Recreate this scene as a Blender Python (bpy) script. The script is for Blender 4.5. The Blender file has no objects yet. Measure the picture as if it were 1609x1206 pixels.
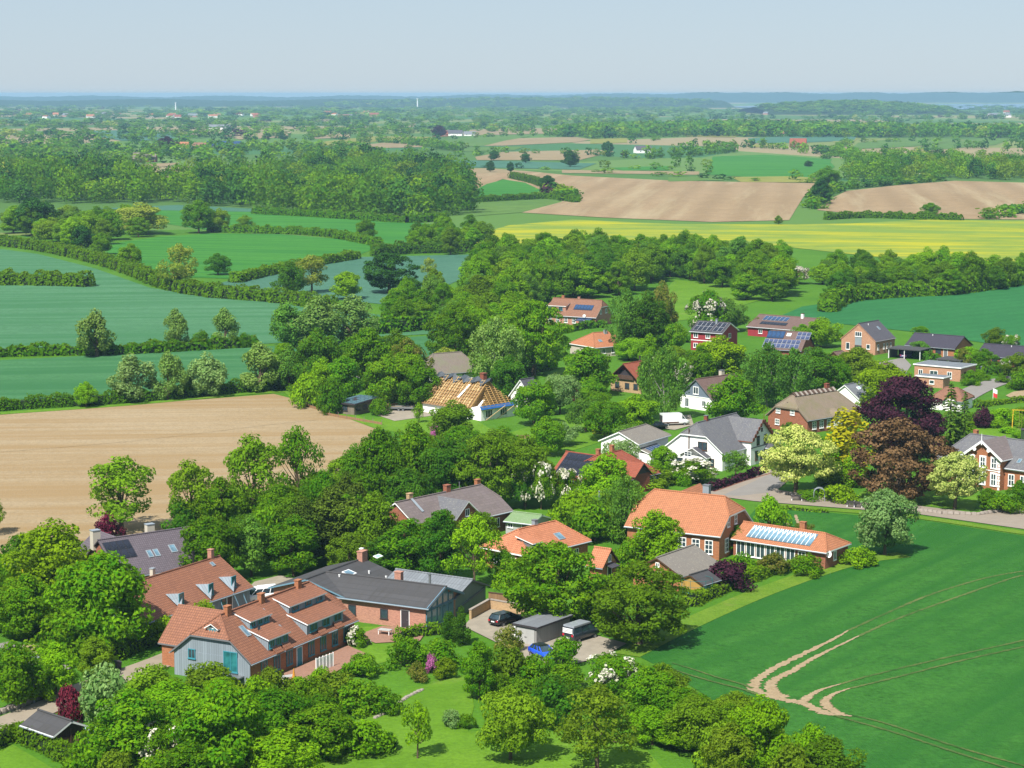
import bpy, math, random
import numpy as np
from math import radians as R, sin, cos, tan, atan, atan2, hypot, pi, sqrt
from mathutils import Vector, Matrix
random.seed(7); RNG = np.random.default_rng(7)

# ------------------------------------------------------------------ camera, sky, sun, exposure
HAZE = 7.5e-5
S = bpy.context.scene
COL = S.collection
FPX, CX, CY, CAMH, EYE = 3253.0, 804.5, 603.0, 65.0, 147.0      # photograph is 1609 x 1206
PITCH = atan((CY - EYE) / FPX)
cam = bpy.data.cameras.new('camera'); cam_o = bpy.data.objects.new('camera', cam); COL.objects.link(cam_o)
cam.sensor_width = 36; cam.lens = FPX / 1609 * 36; cam.clip_start = 1; cam.clip_end = 90000
cam_o.location = (0, 0, CAMH); cam_o.rotation_euler = (pi / 2 - PITCH, 0, 0)
S.camera = cam_o
SUN = Vector((-0.42, -0.78, 1.12)).normalized()
W = bpy.data.worlds.new('World'); S.world = W; W.use_nodes = True
wn = W.node_tree.nodes; wl = W.node_tree.links
sky = wn.new('ShaderNodeTexSky'); sky.sky_type = 'NISHITA'; sky.sun_disc = False
sky.sun_elevation = math.asin(SUN.z); sky.sun_rotation = atan2(SUN.x, SUN.y)
sky.air_density = 1.0; sky.dust_density = 0.2; sky.ozone_density = 4.0; sky.altitude = 60
bg = wn['Background']; bg.inputs['Strength'].default_value = 0.063
hzy = wn.new('ShaderNodeMix'); hzy.data_type = 'RGBA'; hzy.inputs[0].default_value = .78        # even summer haze over the whole dome
hzy.inputs[7].default_value = (4.0, 5.0, 6.1, 1); wl.new(sky.outputs[0], hzy.inputs[6]); wl.new(hzy.outputs[2], bg.inputs[0])
sl = bpy.data.lights.new('sun', 'SUN'); sl.energy = 4.4; sl.angle = R(0.53); sl.color = (1, 0.955, 0.88)
so = bpy.data.objects.new('sun', sl); COL.objects.link(so)
so.rotation_euler = SUN.to_track_quat('Z', 'Y').to_euler()
S.view_settings.view_transform = 'Standard'; S.view_settings.look = 'None'
S.view_settings.gamma = 1; S.view_settings.use_curve_mapping = False
S.view_settings.exposure = 0.95
S.render.engine = 'CYCLES'
S.cycles.max_bounces = 6; S.cycles.diffuse_bounces = 3; S.cycles.glossy_bounces = 2
S.cycles.transmission_bounces = 3; S.cycles.volume_bounces = 0; S.cycles.transparent_max_bounces = 6

# ------------------------------------------------------------------ pixel -> place
def at(px, py, z=0.0):
    a = (px - CX) / FPX; b = (py - CY) / FPX
    dx, dy, dz = a, cos(PITCH) - b * sin(PITCH), -sin(PITCH) - b * cos(PITCH)
    t = (z - CAMH) / dz
    return Vector((dx * t, dy * t, z))
def ztop(base, py):
    b = (py - CY) / FPX
    dy, dz = cos(PITCH) - b * sin(PITCH), -sin(PITCH) - b * cos(PITCH)
    return CAMH + dz * base.y / dy
def proj(v):
    y, z = v[1], v[2] - CAMH
    f = y * cos(PITCH) - z * sin(PITCH); u = y * sin(PITCH) + z * cos(PITCH)
    return CX + v[0] / f * FPX, CY - u / f * FPX
def ppm(v): return FPX / max(1, v[1] * cos(PITCH) + CAMH * sin(PITCH))

# ------------------------------------------------------------------ objects
def link(o, parent=None):
    COL.objects.link(o)
    if parent is not None: o.parent = parent
    return o
def tag(o, label, cat, group=None, kind=None):
    if label: o['label'] = label
    if cat: o['category'] = cat
    if group: o['group'] = group
    if kind: o['kind'] = kind
    return o
def thing(name, label, cat, loc=(0, 0, 0), rz=0, group=None):
    o = bpy.data.objects.new(name, None); o.empty_display_size = .5
    link(o); o.location = loc; o.rotation_euler = (0, 0, rz)
    return tag(o, label, cat, group)
def setmat(me, mats):
    for m in (mats if isinstance(mats, (list, tuple)) else [mats]): me.materials.append(m)
def obj(name, me, parent=None, loc=(0, 0, 0), rot=(0, 0, 0), scale=None, mat=None):
    o = bpy.data.objects.new(name, me); link(o, parent); o.location = loc; o.rotation_euler = rot
    if scale is not None: o.scale = scale
    if mat is not None:
        o.material_slots[0].link = 'OBJECT'; o.material_slots[0].material = mat
    return o
def copy_tree(o, parent=None):
    c = o.copy(); link(c, parent)
    for ch in list(o.children): copy_tree(ch, c)
    return c

class MB:
    """collects polygons; auto UV in metres (u along the face, v up the slope)"""
    def __init__(s): s.v = []; s.f = []; s.m = []
    def poly(s, pts, m=0):
        i = len(s.v); s.v += [tuple(p) for p in pts]; s.f.append(list(range(i, i + len(pts)))); s.m.append(m)
        return s
    def box(s, x0, x1, y0, y1, z0, z1, m=0):
        i = len(s.v)
        s.v += [(x0, y0, z0), (x1, y0, z0), (x1, y1, z0), (x0, y1, z0), (x0, y0, z1), (x1, y0, z1), (x1, y1, z1), (x0, y1, z1)]
        for q in ((0, 3, 2, 1), (4, 5, 6, 7), (0, 1, 5, 4), (1, 2, 6, 5), (2, 3, 7, 6), (3, 0, 4, 7)):
            s.f.append([i + k for k in q]); s.m.append(m)
        return s
    def bar(s, p, q, w, h=None, m=0):
        p, q = Vector(p), Vector(q); d = (q - p).normalized(); h = h or w
        a = d.cross(Vector((0, 0, 1)))
        a = Vector((1, 0, 0)) if a.length < 1e-3 else a.normalized()
        b = a.cross(d).normalized(); i = len(s.v)
        for e in (p, q):
            for (k, l) in ((-1, -1), (1, -1), (1, 1), (-1, 1)): s.v.append(tuple(e + a * k * w / 2 + b * l * h / 2))
        for q_ in ((0, 1, 2, 3), (7, 6, 5, 4), (0, 4, 5, 1), (1, 5, 6, 2), (2, 6, 7, 3), (3, 7, 4, 0)):
            s.f.append([i + k for k in q_]); s.m.append(m)
        return s
    def tube(s, pts, rad, n=6, m=0, cap=True):
        i = len(s.v); P = [Vector(p) for p in pts]
        for k, p in enumerate(P):
            d = (P[min(k + 1, len(P) - 1)] - P[max(k - 1, 0)]).normalized()
            a = d.cross(Vector((0.13, 0.97, 0.2))).normalized(); b = d.cross(a)
            r = rad[k] if isinstance(rad, (list, tuple)) else rad
            for j in range(n):
                t = 2 * pi * j / n; s.v.append(tuple(p + a * cos(t) * r + b * sin(t) * r))
        for k in range(len(P) - 1):
            for j in range(n):
                s.f.append([i + k * n + j, i + k * n + (j + 1) % n, i + (k + 1) * n + (j + 1) % n, i + (k + 1) * n + j]); s.m.append(m)
        if cap:
            s.f.append([i + j for j in range(n)][::-1]); s.m.append(m)
            s.f.append([i + (len(P) - 1) * n + j for j in range(n)]); s.m.append(m)
        return s
    def slab(s, polys, th, m=0, mside=None):
        """polygons (seen from above) thickened downwards; shared edges stay open inside"""
        key = lambda p: (round(p[0], 3), round(p[1], 3), round(p[2], 3))
        cnt = {}
        for P in polys:
            for a, b in zip(P, list(P[1:]) + [P[0]]):
                k = frozenset((key(a), key(b))); cnt[k] = cnt.get(k, 0) + 1
        for P in polys:
            n = sum(((Vector(P[i]).cross(Vector(P[(i + 1) % len(P)]))) for i in range(len(P))), Vector())
            if n.z < 0: P = list(P)[::-1]
            s.poly(P, m)
            low = [(p[0], p[1], p[2] - th) for p in P]; s.poly(low[::-1], m if mside is None else mside)
            for i in range(len(P)):
                j = (i + 1) % len(P)
                if cnt[frozenset((key(P[i]), key(P[j])))] == 1:
                    s.poly([P[i], low[i], low[j], P[j]], m if mside is None else mside)
        return s
    def mesh(s, name, mats):
        me = bpy.data.meshes.new(name); me.from_pydata(s.v, [], s.f); setmat(me, mats)
        uv = me.uv_layers.new(name='UVMap'); Zv = Vector((0, 0, 1))
        for p in me.polygons:
            p.material_index = s.m[p.index]; n = p.normal
            e1 = Zv.cross(n)
            e1 = Vector((1, 0, 0)) if e1.length < 0.02 else e1.normalized()
            e2 = n.cross(e1)
            for li in p.loop_indices:
                c = me.vertices[me.loops[li].vertex_index].co; uv.data[li].uv = (c.dot(e1), c.dot(e2))
        me.update(); return me
    def build(s, name, mats, parent=None, loc=(0, 0, 0), rot=(0, 0, 0)):
        return obj(name, s.mesh(name, mats), parent, loc, rot)

# ------------------------------------------------------------------ materials
def srgb(h):
    c = [((h >> k) & 255) / 255 for k in (16, 8, 0)]
    return tuple(x / 12.92 if x <= .04045 else ((x + .055) / 1.055) ** 2.4 for x in c)
MAT = {}
class NT:
    def __init__(s, name):
        s.m = bpy.data.materials.new(name); s.m.use_nodes = True; s.t = s.m.node_tree
        s.p = s.t.nodes['Principled BSDF']; s.out = s.t.nodes['Material Output']
    def n(s, typ, **k):
        o = s.t.nodes.new(typ)
        for a, b in k.items():
            if a in o.inputs.keys(): o.inputs[a].default_value = b
            else: setattr(o, a, b)
        return o
    def l(s, a, b): s.t.links.new(a, b)
    def noise(s, vec, scale, detail=4, rough=.55):
        o = s.n('ShaderNodeTexNoise'); o.inputs['Scale'].default_value = scale; o.inputs['Detail'].default_value = detail
        o.inputs['Roughness'].default_value = rough
        if vec is not None: s.l(vec, o.inputs['Vector'])
        return o.outputs['Fac']
    def ramp(s, fac, stops):
        o = s.n('ShaderNodeValToRGB'); e = o.color_ramp.elements
        while len(e) > len(stops): e.remove(e[-1])
        while len(e) < len(stops): e.new(0.5)
        for k, (p, c) in enumerate(stops):
            e[k].position = p; e[k].color = (*c, 1)
        s.l(fac, o.inputs[0]); return o.outputs[0]
    def mix(s, fac, a, b, mode='MIX'):
        o = s.n('ShaderNodeMix', data_type='RGBA', blend_type=mode)
        if isinstance(fac, (int, float)): o.inputs[0].default_value = fac
        else: s.l(fac, o.inputs[0])
        for i, c in ((6, a), (7, b)):
            if isinstance(c, tuple): o.inputs[i].default_value = (*c, 1)
            else: s.l(c, o.inputs[i])
        return o.outputs[2]
    def math(s, op, a, b=0.0):
        o = s.n('ShaderNodeMath', operation=op)
        for i, c in ((0, a), (1, b)):
            if isinstance(c, (int, float)): o.inputs[i].default_value = c
            else: s.l(c, o.inputs[i])
        return o.outputs[0]
    def bump(s, h, strength=.4, dist=.05):
        o = s.n('ShaderNodeBump'); o.inputs['Strength'].default_value = strength; o.inputs['Distance'].default_value = dist
        s.l(h, o.inputs['Height']); s.l(o.outputs[0], s.p.inputs['Normal'])
    def done(s, col, rough=.85, spec=.3, metal=0):
        if isinstance(col, tuple): s.p.inputs['Base Color'].default_value = (*col, 1)
        else: s.l(col, s.p.inputs['Base Color'])
        s.p.inputs['Roughness'].default_value = rough; s.p.inputs['Specular IOR Level'].default_value = spec
        s.p.inputs['Metallic'].default_value = metal
        return s.m
    def uv(s): return s.n('ShaderNodeUVMap').outputs[0]
    def oc(s): return s.n('ShaderNodeTexCoord').outputs['Object']
    def rnd(s): return s.n('ShaderNodeObjectInfo').outputs['Random']
def sc(c, k): return tuple(min(1, x * k) for x in c)

def m_plain(name, c, var=.15, scale=1.5, rough=.8, spec=.3, metal=0, bump=0.0):
    if name in MAT: return MAT[name]
    t = NT(name); v = t.oc(); f = t.noise(v, scale, 6, .65); f2 = t.noise(v, scale * 9, 3)
    col = t.ramp(f, [(.3, sc(c, 1 - var)), (.7, sc(c, 1 + var))])
    col = t.mix(t.math('MULTIPLY', f2, var), col, sc(c, .6))
    if bump: t.bump(f2, bump, .03)
    MAT[name] = t.done(col, rough, spec, metal); return MAT[name]
def m_tile(name, c, row=.34, colw=.3, dark=.45, weather=None, rough=.75, bump=.6):
    """roof tiles: rows and columns with shaded overlaps, patchy weathering"""
    if name in MAT: return MAT[name]
    t = NT(name); uv = t.uv()
    b = t.n('ShaderNodeTexBrick', offset=0.0); t.l(uv, b.inputs['Vector'])
    b.inputs['Scale'].default_value = 1; b.inputs['Brick Width'].default_value = colw; b.inputs['Row Height'].default_value = row
    b.inputs['Mortar Size'].default_value = row * .13; b.inputs['Mortar Smooth'].default_value = .4; b.inputs['Bias'].default_value = 0
    b.inputs['Color1'].default_value = (*sc(c, .86), 1); b.inputs['Color2'].default_value = (*sc(c, 1.12), 1)
    b.inputs['Mortar'].default_value = (*sc(c, dark), 1)
    f = t.noise(uv, .55, 5, .6); col = t.mix(t.math('MULTIPLY', f, .45), b.outputs[0], sc(weather or c, .75))
    f2 = t.noise(uv, 3.5, 4); col = t.mix(t.ramp(f2, [(.56, (0, 0, 0)), (.76, (.6, .6, .6))]), col, sc(weather or c, 1.3))
    mp = t.n('ShaderNodeMapping'); t.l(uv, mp.inputs[0]); mp.inputs['Scale'].default_value = (1.6, .22, 1); f3 = t.noise(mp.outputs[0], 1, 5, .7)      # rain streaks and lichen
    col = t.mix(t.ramp(f3, [(.5, (0, 0, 0)), (.74, (.55, .55, .55))]), col, sc(weather or c, .62))
    t.bump(b.outputs['Fac'], -bump, .04)
    MAT[name] = t.done(col, rough, .25); return MAT[name]
def m_brick(name, c, mortar=None):
    if name in MAT: return MAT[name]
    t = NT(name); uv = t.uv()
    b = t.n('ShaderNodeTexBrick'); t.l(uv, b.inputs['Vector']); b.inputs['Scale'].default_value = 1
    b.inputs['Brick Width'].default_value = .25; b.inputs['Row Height'].default_value = .083; b.inputs['Mortar Size'].default_value = .007
    b.inputs['Color1'].default_value = (*sc(c, .75), 1); b.inputs['Color2'].default_value = (*sc(c, 1.2), 1)
    b.inputs['Mortar'].default_value = (*(mortar or sc(c, 1.3)), 1)
    f = t.noise(uv, .8, 5); col = t.mix(t.math('MULTIPLY', f, .4), b.outputs[0], sc(c, .62))
    MAT[name] = t.done(col, .9, .2); return MAT[name]
def m_board(name, c, wid=.3, var=.12, dirt=.0, gap=.55):
    """vertical boards / standing seams"""
    if name in MAT: return MAT[name]
    t = NT(name); uv = t.uv()
    b = t.n('ShaderNodeTexBrick', offset=0.0); t.l(uv, b.inputs['Vector']); b.inputs['Scale'].default_value = 1
    b.inputs['Brick Width'].default_value = wid; b.inputs['Row Height'].default_value = 60; b.inputs['Mortar Size'].default_value = wid * .07
    b.inputs['Color1'].default_value = (*sc(c, 1 - var), 1); b.inputs['Color2'].default_value = (*sc(c, 1 + var), 1)
    b.inputs['Mortar'].default_value = (*sc(c, gap), 1)
    f = t.noise(uv, 1.2, 6, .65); col = t.mix(t.math('MULTIPLY', f, .3 + dirt), b.outputs[0], sc(c, .7))
    t.bump(b.outputs['Fac'], -.5, .03)
    MAT[name] = t.done(col, .65, .3); return MAT[name]
def m_glass(name, c=(.03, .05, .06), rough=.12, spec=.7):
    if name in MAT: return MAT[name]
    t = NT(name); f = t.noise(t.oc(), .7, 2); MAT[name] = t.done(t.ramp(f, [(.35, sc(c, .6)), (.65, sc(c, 1.5))]), rough, spec); return MAT[name]
def m_thatch(name, c, moss):
    t = NT(name); uv = t.uv(); mp = t.n('ShaderNodeMapping'); t.l(uv, mp.inputs[0]); mp.inputs['Scale'].default_value = (5, .5, 1)
    f = t.noise(mp.outputs[0], 2.2, 6, .7); g = t.noise(uv, .35, 5, .65)
    col = t.ramp(f, [(.25, sc(c, .65)), (.75, sc(c, 1.3))]); col = t.mix(t.ramp(g, [(.45, (0, 0, 0)), (.7, (.75, .75, .75))]), col, moss)
    t.bump(f, .9, .08); MAT[name] = t.done(col, .95, .1); return MAT[name]
def m_leaf(name, c, c2=None, trans=.3, var=.34):
    """c, c2: leaf colours mixed per leaf and per plant"""
    if name in MAT: return MAT[name]
    t = NT(name); c2 = c2 or sc(c, .6)
    a = t.n('ShaderNodeAttribute', attribute_name='tone').outputs['Fac']; r = t.rnd()
    col = t.mix(a, c2, c)
    hs = t.n('ShaderNodeHueSaturation'); t.l(col, hs.inputs['Color'])
    t.l(t.math('ADD', t.math('MULTIPLY', r, .018), .488), hs.inputs['Hue'])
    t.l(t.math('ADD', t.math('MULTIPLY', t.math('FRACT', t.math('MULTIPLY', r, 7.31)), var), 1 - var / 2), hs.inputs['Value'])
    d = t.n('ShaderNodeBsdfDiffuse'); tr = t.n('ShaderNodeBsdfTranslucent'); mx = t.n('ShaderNodeMixShader'); mx.inputs[0].default_value = trans * 1.25
    t.l(hs.outputs[0], d.inputs[0]); t.l(t.mix(.5, hs.outputs[0], (.35, .5, .02)), tr.inputs[0]) if trans > .2 else t.l(hs.outputs[0], tr.inputs[0])
    t.l(d.outputs[0], mx.inputs[1]); t.l(tr.outputs[0], mx.inputs[2]); t.l(mx.outputs[0], t.out.inputs[0]); t.t.nodes.remove(t.p)
    MAT[name] = t.m; return t.m
def m_field(name, c1, c2, ang=0, period=0, sstr=.3, big=.012, fine=1.2, patch=None, pcut=(.6, .75), pscale=(.01, .04), bump=.5, bscale=1.6, line=None, grain=.5):
    """crop / soil: large soft patches, fine grain, drill rows at an angle, optional coloured patches"""
    t = NT(name); oc = t.oc()
    f = t.noise(oc, big, 5, .6); f2 = t.noise(oc, fine, 4, .7)
    col = t.ramp(f, [(.3, c1), (.7, c2)]); col = t.mix(t.ramp(f2, [(.36, (0, 0, 0)), (.68, (grain, grain, grain))]), col, sc(c1, .5))
    f3 = t.noise(oc, fine * .22, 4, .65); col = t.mix(t.ramp(f3, [(.4, (0, 0, 0)), (.7, (grain * .6,) * 3)]), col, sc(c2, 1.15))
    mp = t.n('ShaderNodeMapping'); t.l(oc, mp.inputs[0]); mp.inputs['Rotation'].default_value = (0, 0, R(ang))
    if period:
        w = t.n('ShaderNodeTexWave', bands_direction='Y'); t.l(mp.outputs[0], w.inputs[0]); w.inputs['Scale'].default_value = .314 / period * 1.0
        w.inputs['Distortion'].default_value = .6; w.inputs['Detail Scale'].default_value = .3
        col = t.mix(t.math('MULTIPLY', w.outputs['Fac'], sstr), col, sc(c1, .72))
    if line:
        mp2 = t.n('ShaderNodeMapping'); t.l(mp.outputs[0], mp2.inputs[0]); mp2.inputs['Scale'].default_value = (.008, .16, 1)
        col = t.mix(t.ramp(t.noise(mp2.outputs[0], 1, 3, .6), [(.42, (0, 0, 0)), (.6, (.9, .9, .9))]), col, line)
    if patch:
        mp3 = t.n('ShaderNodeMapping'); t.l(mp.outputs[0], mp3.inputs[0]); mp3.inputs['Scale'].default_value = (pscale[0], pscale[1], 1)
        col = t.mix(t.ramp(t.noise(mp3.outputs[0], 1, 6, .68), [(pcut[0], (0, 0, 0)), (pcut[1], (1, 1, 1))]), col, patch)
    if bump: t.bump(t.noise(oc, bscale, 3, .7), bump, .25)
    MAT[name] = t.done(col, .95, .1); return MAT[name]
# ------------------------------------------------------------------ ground, fields, roads, water, hills
KA = .40                                     # share of a sunlit surface's picture value that is its own colour
def T(h, k=1.0): return sc(srgb(h), KA * k)
LAY = [0]
def sheet(name, pts, mat, z=None, px=True, kind='structure'):
    P = [at(*p) for p in pts] if px else [Vector((p[0], p[1], 0)) for p in pts]
    if z is None:
        d = sum(p.y for p in P) / len(P); LAY[0] += 1; z = .03 + d * 1.2e-4 + LAY[0] * .002
    b = MB(); b.poly([(p.x, p.y, z) for p in P]); me = b.mesh(name, mat)
    n = me.polygons[0].normal
    if n.z < 0: me.flip_normals()
    o = obj(name, me); o['kind'] = kind; return o
RG = random.Random(12)
def strip(name, pts, w, mat, z, ragged=False):
    """ground strip along a pixel polyline, w metres wide"""
    P = [at(*p) for p in pts]; b = MB(); Lp, Rp = [], []
    for i, p in enumerate(P):
        d = (P[min(i + 1, len(P) - 1)] - P[max(i - 1, 0)]).normalized(); n = Vector((-d.y, d.x, 0))
        ww = (w[i] if isinstance(w, (list, tuple)) else w) / 2; j1, j2 = (RG.uniform(.55, 1.35), RG.uniform(.55, 1.35)) if ragged else (1, 1)
        Lp.append(p + n * ww * j1); Rp.append(p - n * ww * j2)
    for i in range(len(P) - 1):
        b.poly([(*q.xy, z) for q in (Rp[i], Rp[i + 1], Lp[i + 1], Lp[i])])
    o = b.build(name, mat); o['kind'] = 'structure'; return o
def smooth(pts, n=6):
    out = []; P = [pts[0]] + list(pts) + [pts[-1]]
    for i in range(1, len(P) - 2):
        for k in range(n):
            t = k / n; p0, p1, p2, p3 = P[i - 1:i + 3]
            out.append(tuple(.5 * (2 * b + (c - a) * t + (2 * a - 5 * b + 4 * c - d) * t * t + (3 * b - a - 3 * c + d) * t ** 3) for a, b, c, d in zip(p0, p1, p2, p3)))
    return out + [pts[-1]]

m_field('meadow', T(0x5a9a26), T(0x78b430), big=.03, fine=2.0, patch=T(0x96a84c), pcut=(.62, .85), pscale=(.05, .07), bump=.5)
def m_patchwork():
    t = NT('far_land'); oc = t.oc(); mp = t.n('ShaderNodeMapping'); t.l(oc, mp.inputs[0]); mp.inputs['Scale'].default_value = (.0032, .0022, 1); mp.inputs['Rotation'].default_value = (0, 0, .35)
    v = t.n('ShaderNodeTexVoronoi'); v.inputs['Scale'].default_value = 1; v.inputs['Randomness'].default_value = .8; t.l(mp.outputs[0], v.inputs['Vector'])
    sx = t.n('ShaderNodeSeparateColor'); t.l(v.outputs['Color'], sx.inputs[0])
    col = t.ramp(sx.outputs[0], [(0, T(0x6c9c48)), (.22, T(0x88b25a)), (.4, T(0x5c9a5c)), (.55, T(0xa8b868)), (.7, T(0xd4bf93)), (.84, T(0x7cac4c)), (1, T(0xcac070))])
    col.node.color_ramp.interpolation = 'CONSTANT'
    col = t.mix(t.math('MULTIPLY', t.noise(oc, .02, 4), .3), col, T(0x5c8040)); MAT['far_land'] = t.done(col, .95, .1)
m_patchwork()
m_field('lawn', T(0x74ac28), T(0x90c436), big=.08, fine=2, bump=.35, patch=T(0xa4c055), pcut=(.6, .8), pscale=(.1, .1))
m_field('rough_grass', T(0x78b02c), T(0x9cc040), big=.15, fine=2.5, bump=.9, bscale=2.5, patch=T(0xb5b26a), pcut=(.6, .8), pscale=(.2, .2))
m_field('wheat_near', T(0x449236), T(0x5aa23e), ang=-55, period=.0, big=.02, fine=1.3, bump=1.0, bscale=2.4, grain=.8, line=T(0x3a8430))
m_field('soil_sand', T(0xd8bc90), T(0xe8d0a8), ang=-4, period=3.0, sstr=.14, big=.02, fine=1.6, bump=.5, bscale=2.2, line=T(0xccac7c))
m_field('teal_a', T(0x62a26e), T(0x78b684), ang=-6, period=0, big=.008, fine=.9, bump=.5, bscale=1.2, line=T(0x569862))
m_field('teal_b', T(0x589c5e), T(0x6cae72), ang=-8, period=0, big=.01, fine=1, bump=.5, bscale=1.2, line=T(0x4c9056))
m_field('teal_c', T(0x5c9678), T(0x6ea688), ang=5, big=.01, fine=.6, bump=.3)
m_field('green_bright', T(0x56ac3a), T(0x6cbc46), ang=14, period=9, sstr=.18, big=.006, fine=.4, bump=.3, line=T(0x449638))
m_field('wheat_far', T(0x3c9250), T(0x4ea45c), ang=-38, period=7, sstr=.28, big=.008, fine=.6, bump=.4)
m_field('rape', T(0x98bc46), T(0xb4cc4a), ang=8, big=.01, fine=.3, bump=.2, patch=T(0xe4e02c), pcut=(.44, .62), pscale=(.013, .05), line=T(0x9cc054))
m_field('soil_brown', T(0xcdae82), T(0xe0c298), ang=-82, period=22, sstr=.42, big=.006, fine=.25, bump=.2, patch=T(0xe2cda2), pcut=(.5, .7), pscale=(.003, .05))
m_field('tan_far', T(0xc3ab7e), T(0xd4bf93), ang=10, big=.004, fine=.1, bump=0)
m_field('green_far', T(0x6a9c46), T(0x88b052), ang=10, big=.004, fine=.1, bump=0)
m_field('yellow_far', T(0xa9b050), T(0xc6c462), ang=10, big=.004, fine=.1, bump=0)
m_field('track_soil', T(0xd8bc92), T(0xe6cda6), big=.4, fine=4, bump=.6, patch=T(0x7f9a4c), pcut=(.62, .72), pscale=(.8, .8))
m_field('wheel_mark', T(0x427e34), T(0x94a05c), big=.12, fine=3, bump=.4)
m_plain('asphalt', T(0xb9b3ac), .08, .4, .9, .2, bump=.2)
m_plain('pavement', T(0xc8b9a8), .08, .5, .9, .2, bump=.2)
m_plain('lane', T(0xcfbfa8), .1, .5, .9, .2, bump=.3)
m_plain('gravel', T(0xd2c6b2), .14, .6, .95, .1, bump=.8)
m_plain('kerb_red', T(0xa8674c), .12, 1, .9, .2)
m_plain('kerb_stone', T(0x9a948a), .15, 1, .9, .2, bump=.3)
m_plain('water', T(0x6f9cc0), .06, .002, .25, .5)
m_plain('hill_far', T(0x35552c), .25, .004, .95, .05)
m_plain('hill_wood', T(0x3c5c2c), .3, .02, .95, .05, bump=.5)

g = MB().poly([(-9000, -40, 0), (9000, -40, 0), (9000, 24000, 0), (-9000, 24000, 0)])
# the ground: one sheet to the horizon, near part meadow, far part patchwork land
go = g.build('ground', MAT['far_land']); go['kind'] = 'structure'
sheet('meadow', [(-350, 1400), (1960, 1400), (1960, 440), (1609, 425), (1200, 372), (740, 392), (300, 360), (-60, 372), (-200, 420)], MAT['meadow'], z=.02)

sheet('crop_field', [(1000, 1030), (1080, 985), (1200, 932), (1330, 888), (1345, 874), (1330, 866), (1150, 845), (1190, 796), (1350, 810), (1440, 816), (1609, 842), (1900, 890), (1900, 1400), (1560, 1400), (1350, 1215), (1230, 1150), (1120, 1100), (1040, 1050)], MAT['wheat_near'])
sheet('ploughed_field', [(-160, 664), (0, 652), (430, 619), (470, 629), (590, 672), (604, 690), (560, 745), (450, 805), (250, 838), (0, 880), (-160, 920)], MAT['soil_sand'])
sheet('crop_field', [(-160, 574), (0, 566), (400, 546), (668, 528), (690, 540), (680, 565), (430, 606), (0, 640), (-160, 652)], MAT['teal_b'])
sheet('crop_field', [(-160, 385), (0, 391), (60, 399), (150, 422), (235, 452), (330, 468), (450, 477), (640, 500), (694, 512), (690, 524), (420, 540), (0, 556), (-160, 564)], MAT['teal_a'])
sheet('grass_field', [(160, 385), (250, 372), (330, 367), (440, 368), (560, 378), (596, 388), (560, 402), (480, 412), (360, 438), (300, 436), (190, 425)], MAT['green_bright'])
sheet('grass_field', [(225, 331), (330, 326), (400, 334), (560, 343), (660, 350), (740, 362), (735, 392), (640, 392), (600, 384), (520, 369), (400, 360), (330, 362), (250, 350)], MAT['green_bright'])
sheet('crop_field', [(340, 446), (420, 428), (490, 412), (560, 404), (740, 400), (765, 420), (700, 450), (600, 478), (520, 470)], MAT['teal_c'])
sheet('crop_field', [(150, 328), (280, 322), (440, 330), (560, 342), (400, 333), (230, 330)], MAT['teal_c'])
sheet('rapeseed_field', [(735, 372), (800, 354), (900, 345), (1060, 352), (1250, 353), (1340, 351), (1460, 345), (1609, 347), (1800, 350), (1800, 450), (1609, 432), (1450, 412), (1200, 384), (1000, 378), (800, 388), (728, 394)], MAT['rape'])
sheet('ploughed_field', [(718, 268), (820, 268), (900, 276), (1060, 284), (1284, 288), (1262, 310), (1240, 346), (1120, 349), (950, 342), (820, 334), (880, 318), (905, 306), (850, 298), (790, 281), (740, 302), (720, 296)], MAT['soil_brown'])
sheet('grass_field', [(738, 303), (765, 289), (792, 282), (825, 287), (850, 299), (835, 312), (780, 315), (742, 312)], MAT['green_bright'])
sheet('grass_field', [(740, 318), (870, 312), (900, 318), (830, 333), (740, 340)], MAT['green_far'])
sheet('ploughed_field', [(1284, 330), (1300, 315), (1330, 300), (1410, 291), (1500, 284), (1609, 287), (1800, 290), (1800, 348), (1609, 345), (1480, 344), (1380, 340)], MAT['soil_brown'])
sheet('grass_field', [(1120, 246), (1200, 243), (1300, 250), (1312, 262), (1285, 281), (1200, 280), (1110, 274)], MAT['green_bright'])
sheet('crop_field', [(1228, 496), (1260, 482), (1340, 470), (1480, 463), (1609, 445), (1800, 425), (1800, 580), (1609, 548), (1520, 535), (1440, 522), (1330, 510), (1240, 505)], MAT['wheat_far'])
sheet('crop_field', [(1370, 436), (1440, 433), (1440, 446), (1370, 450)], MAT['green_far'])
sheet('grass_field', [(1050, 470), (1080, 452), (1160, 450), (1200, 470), (1100, 500), (1060, 505)], MAT['lawn'])
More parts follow.
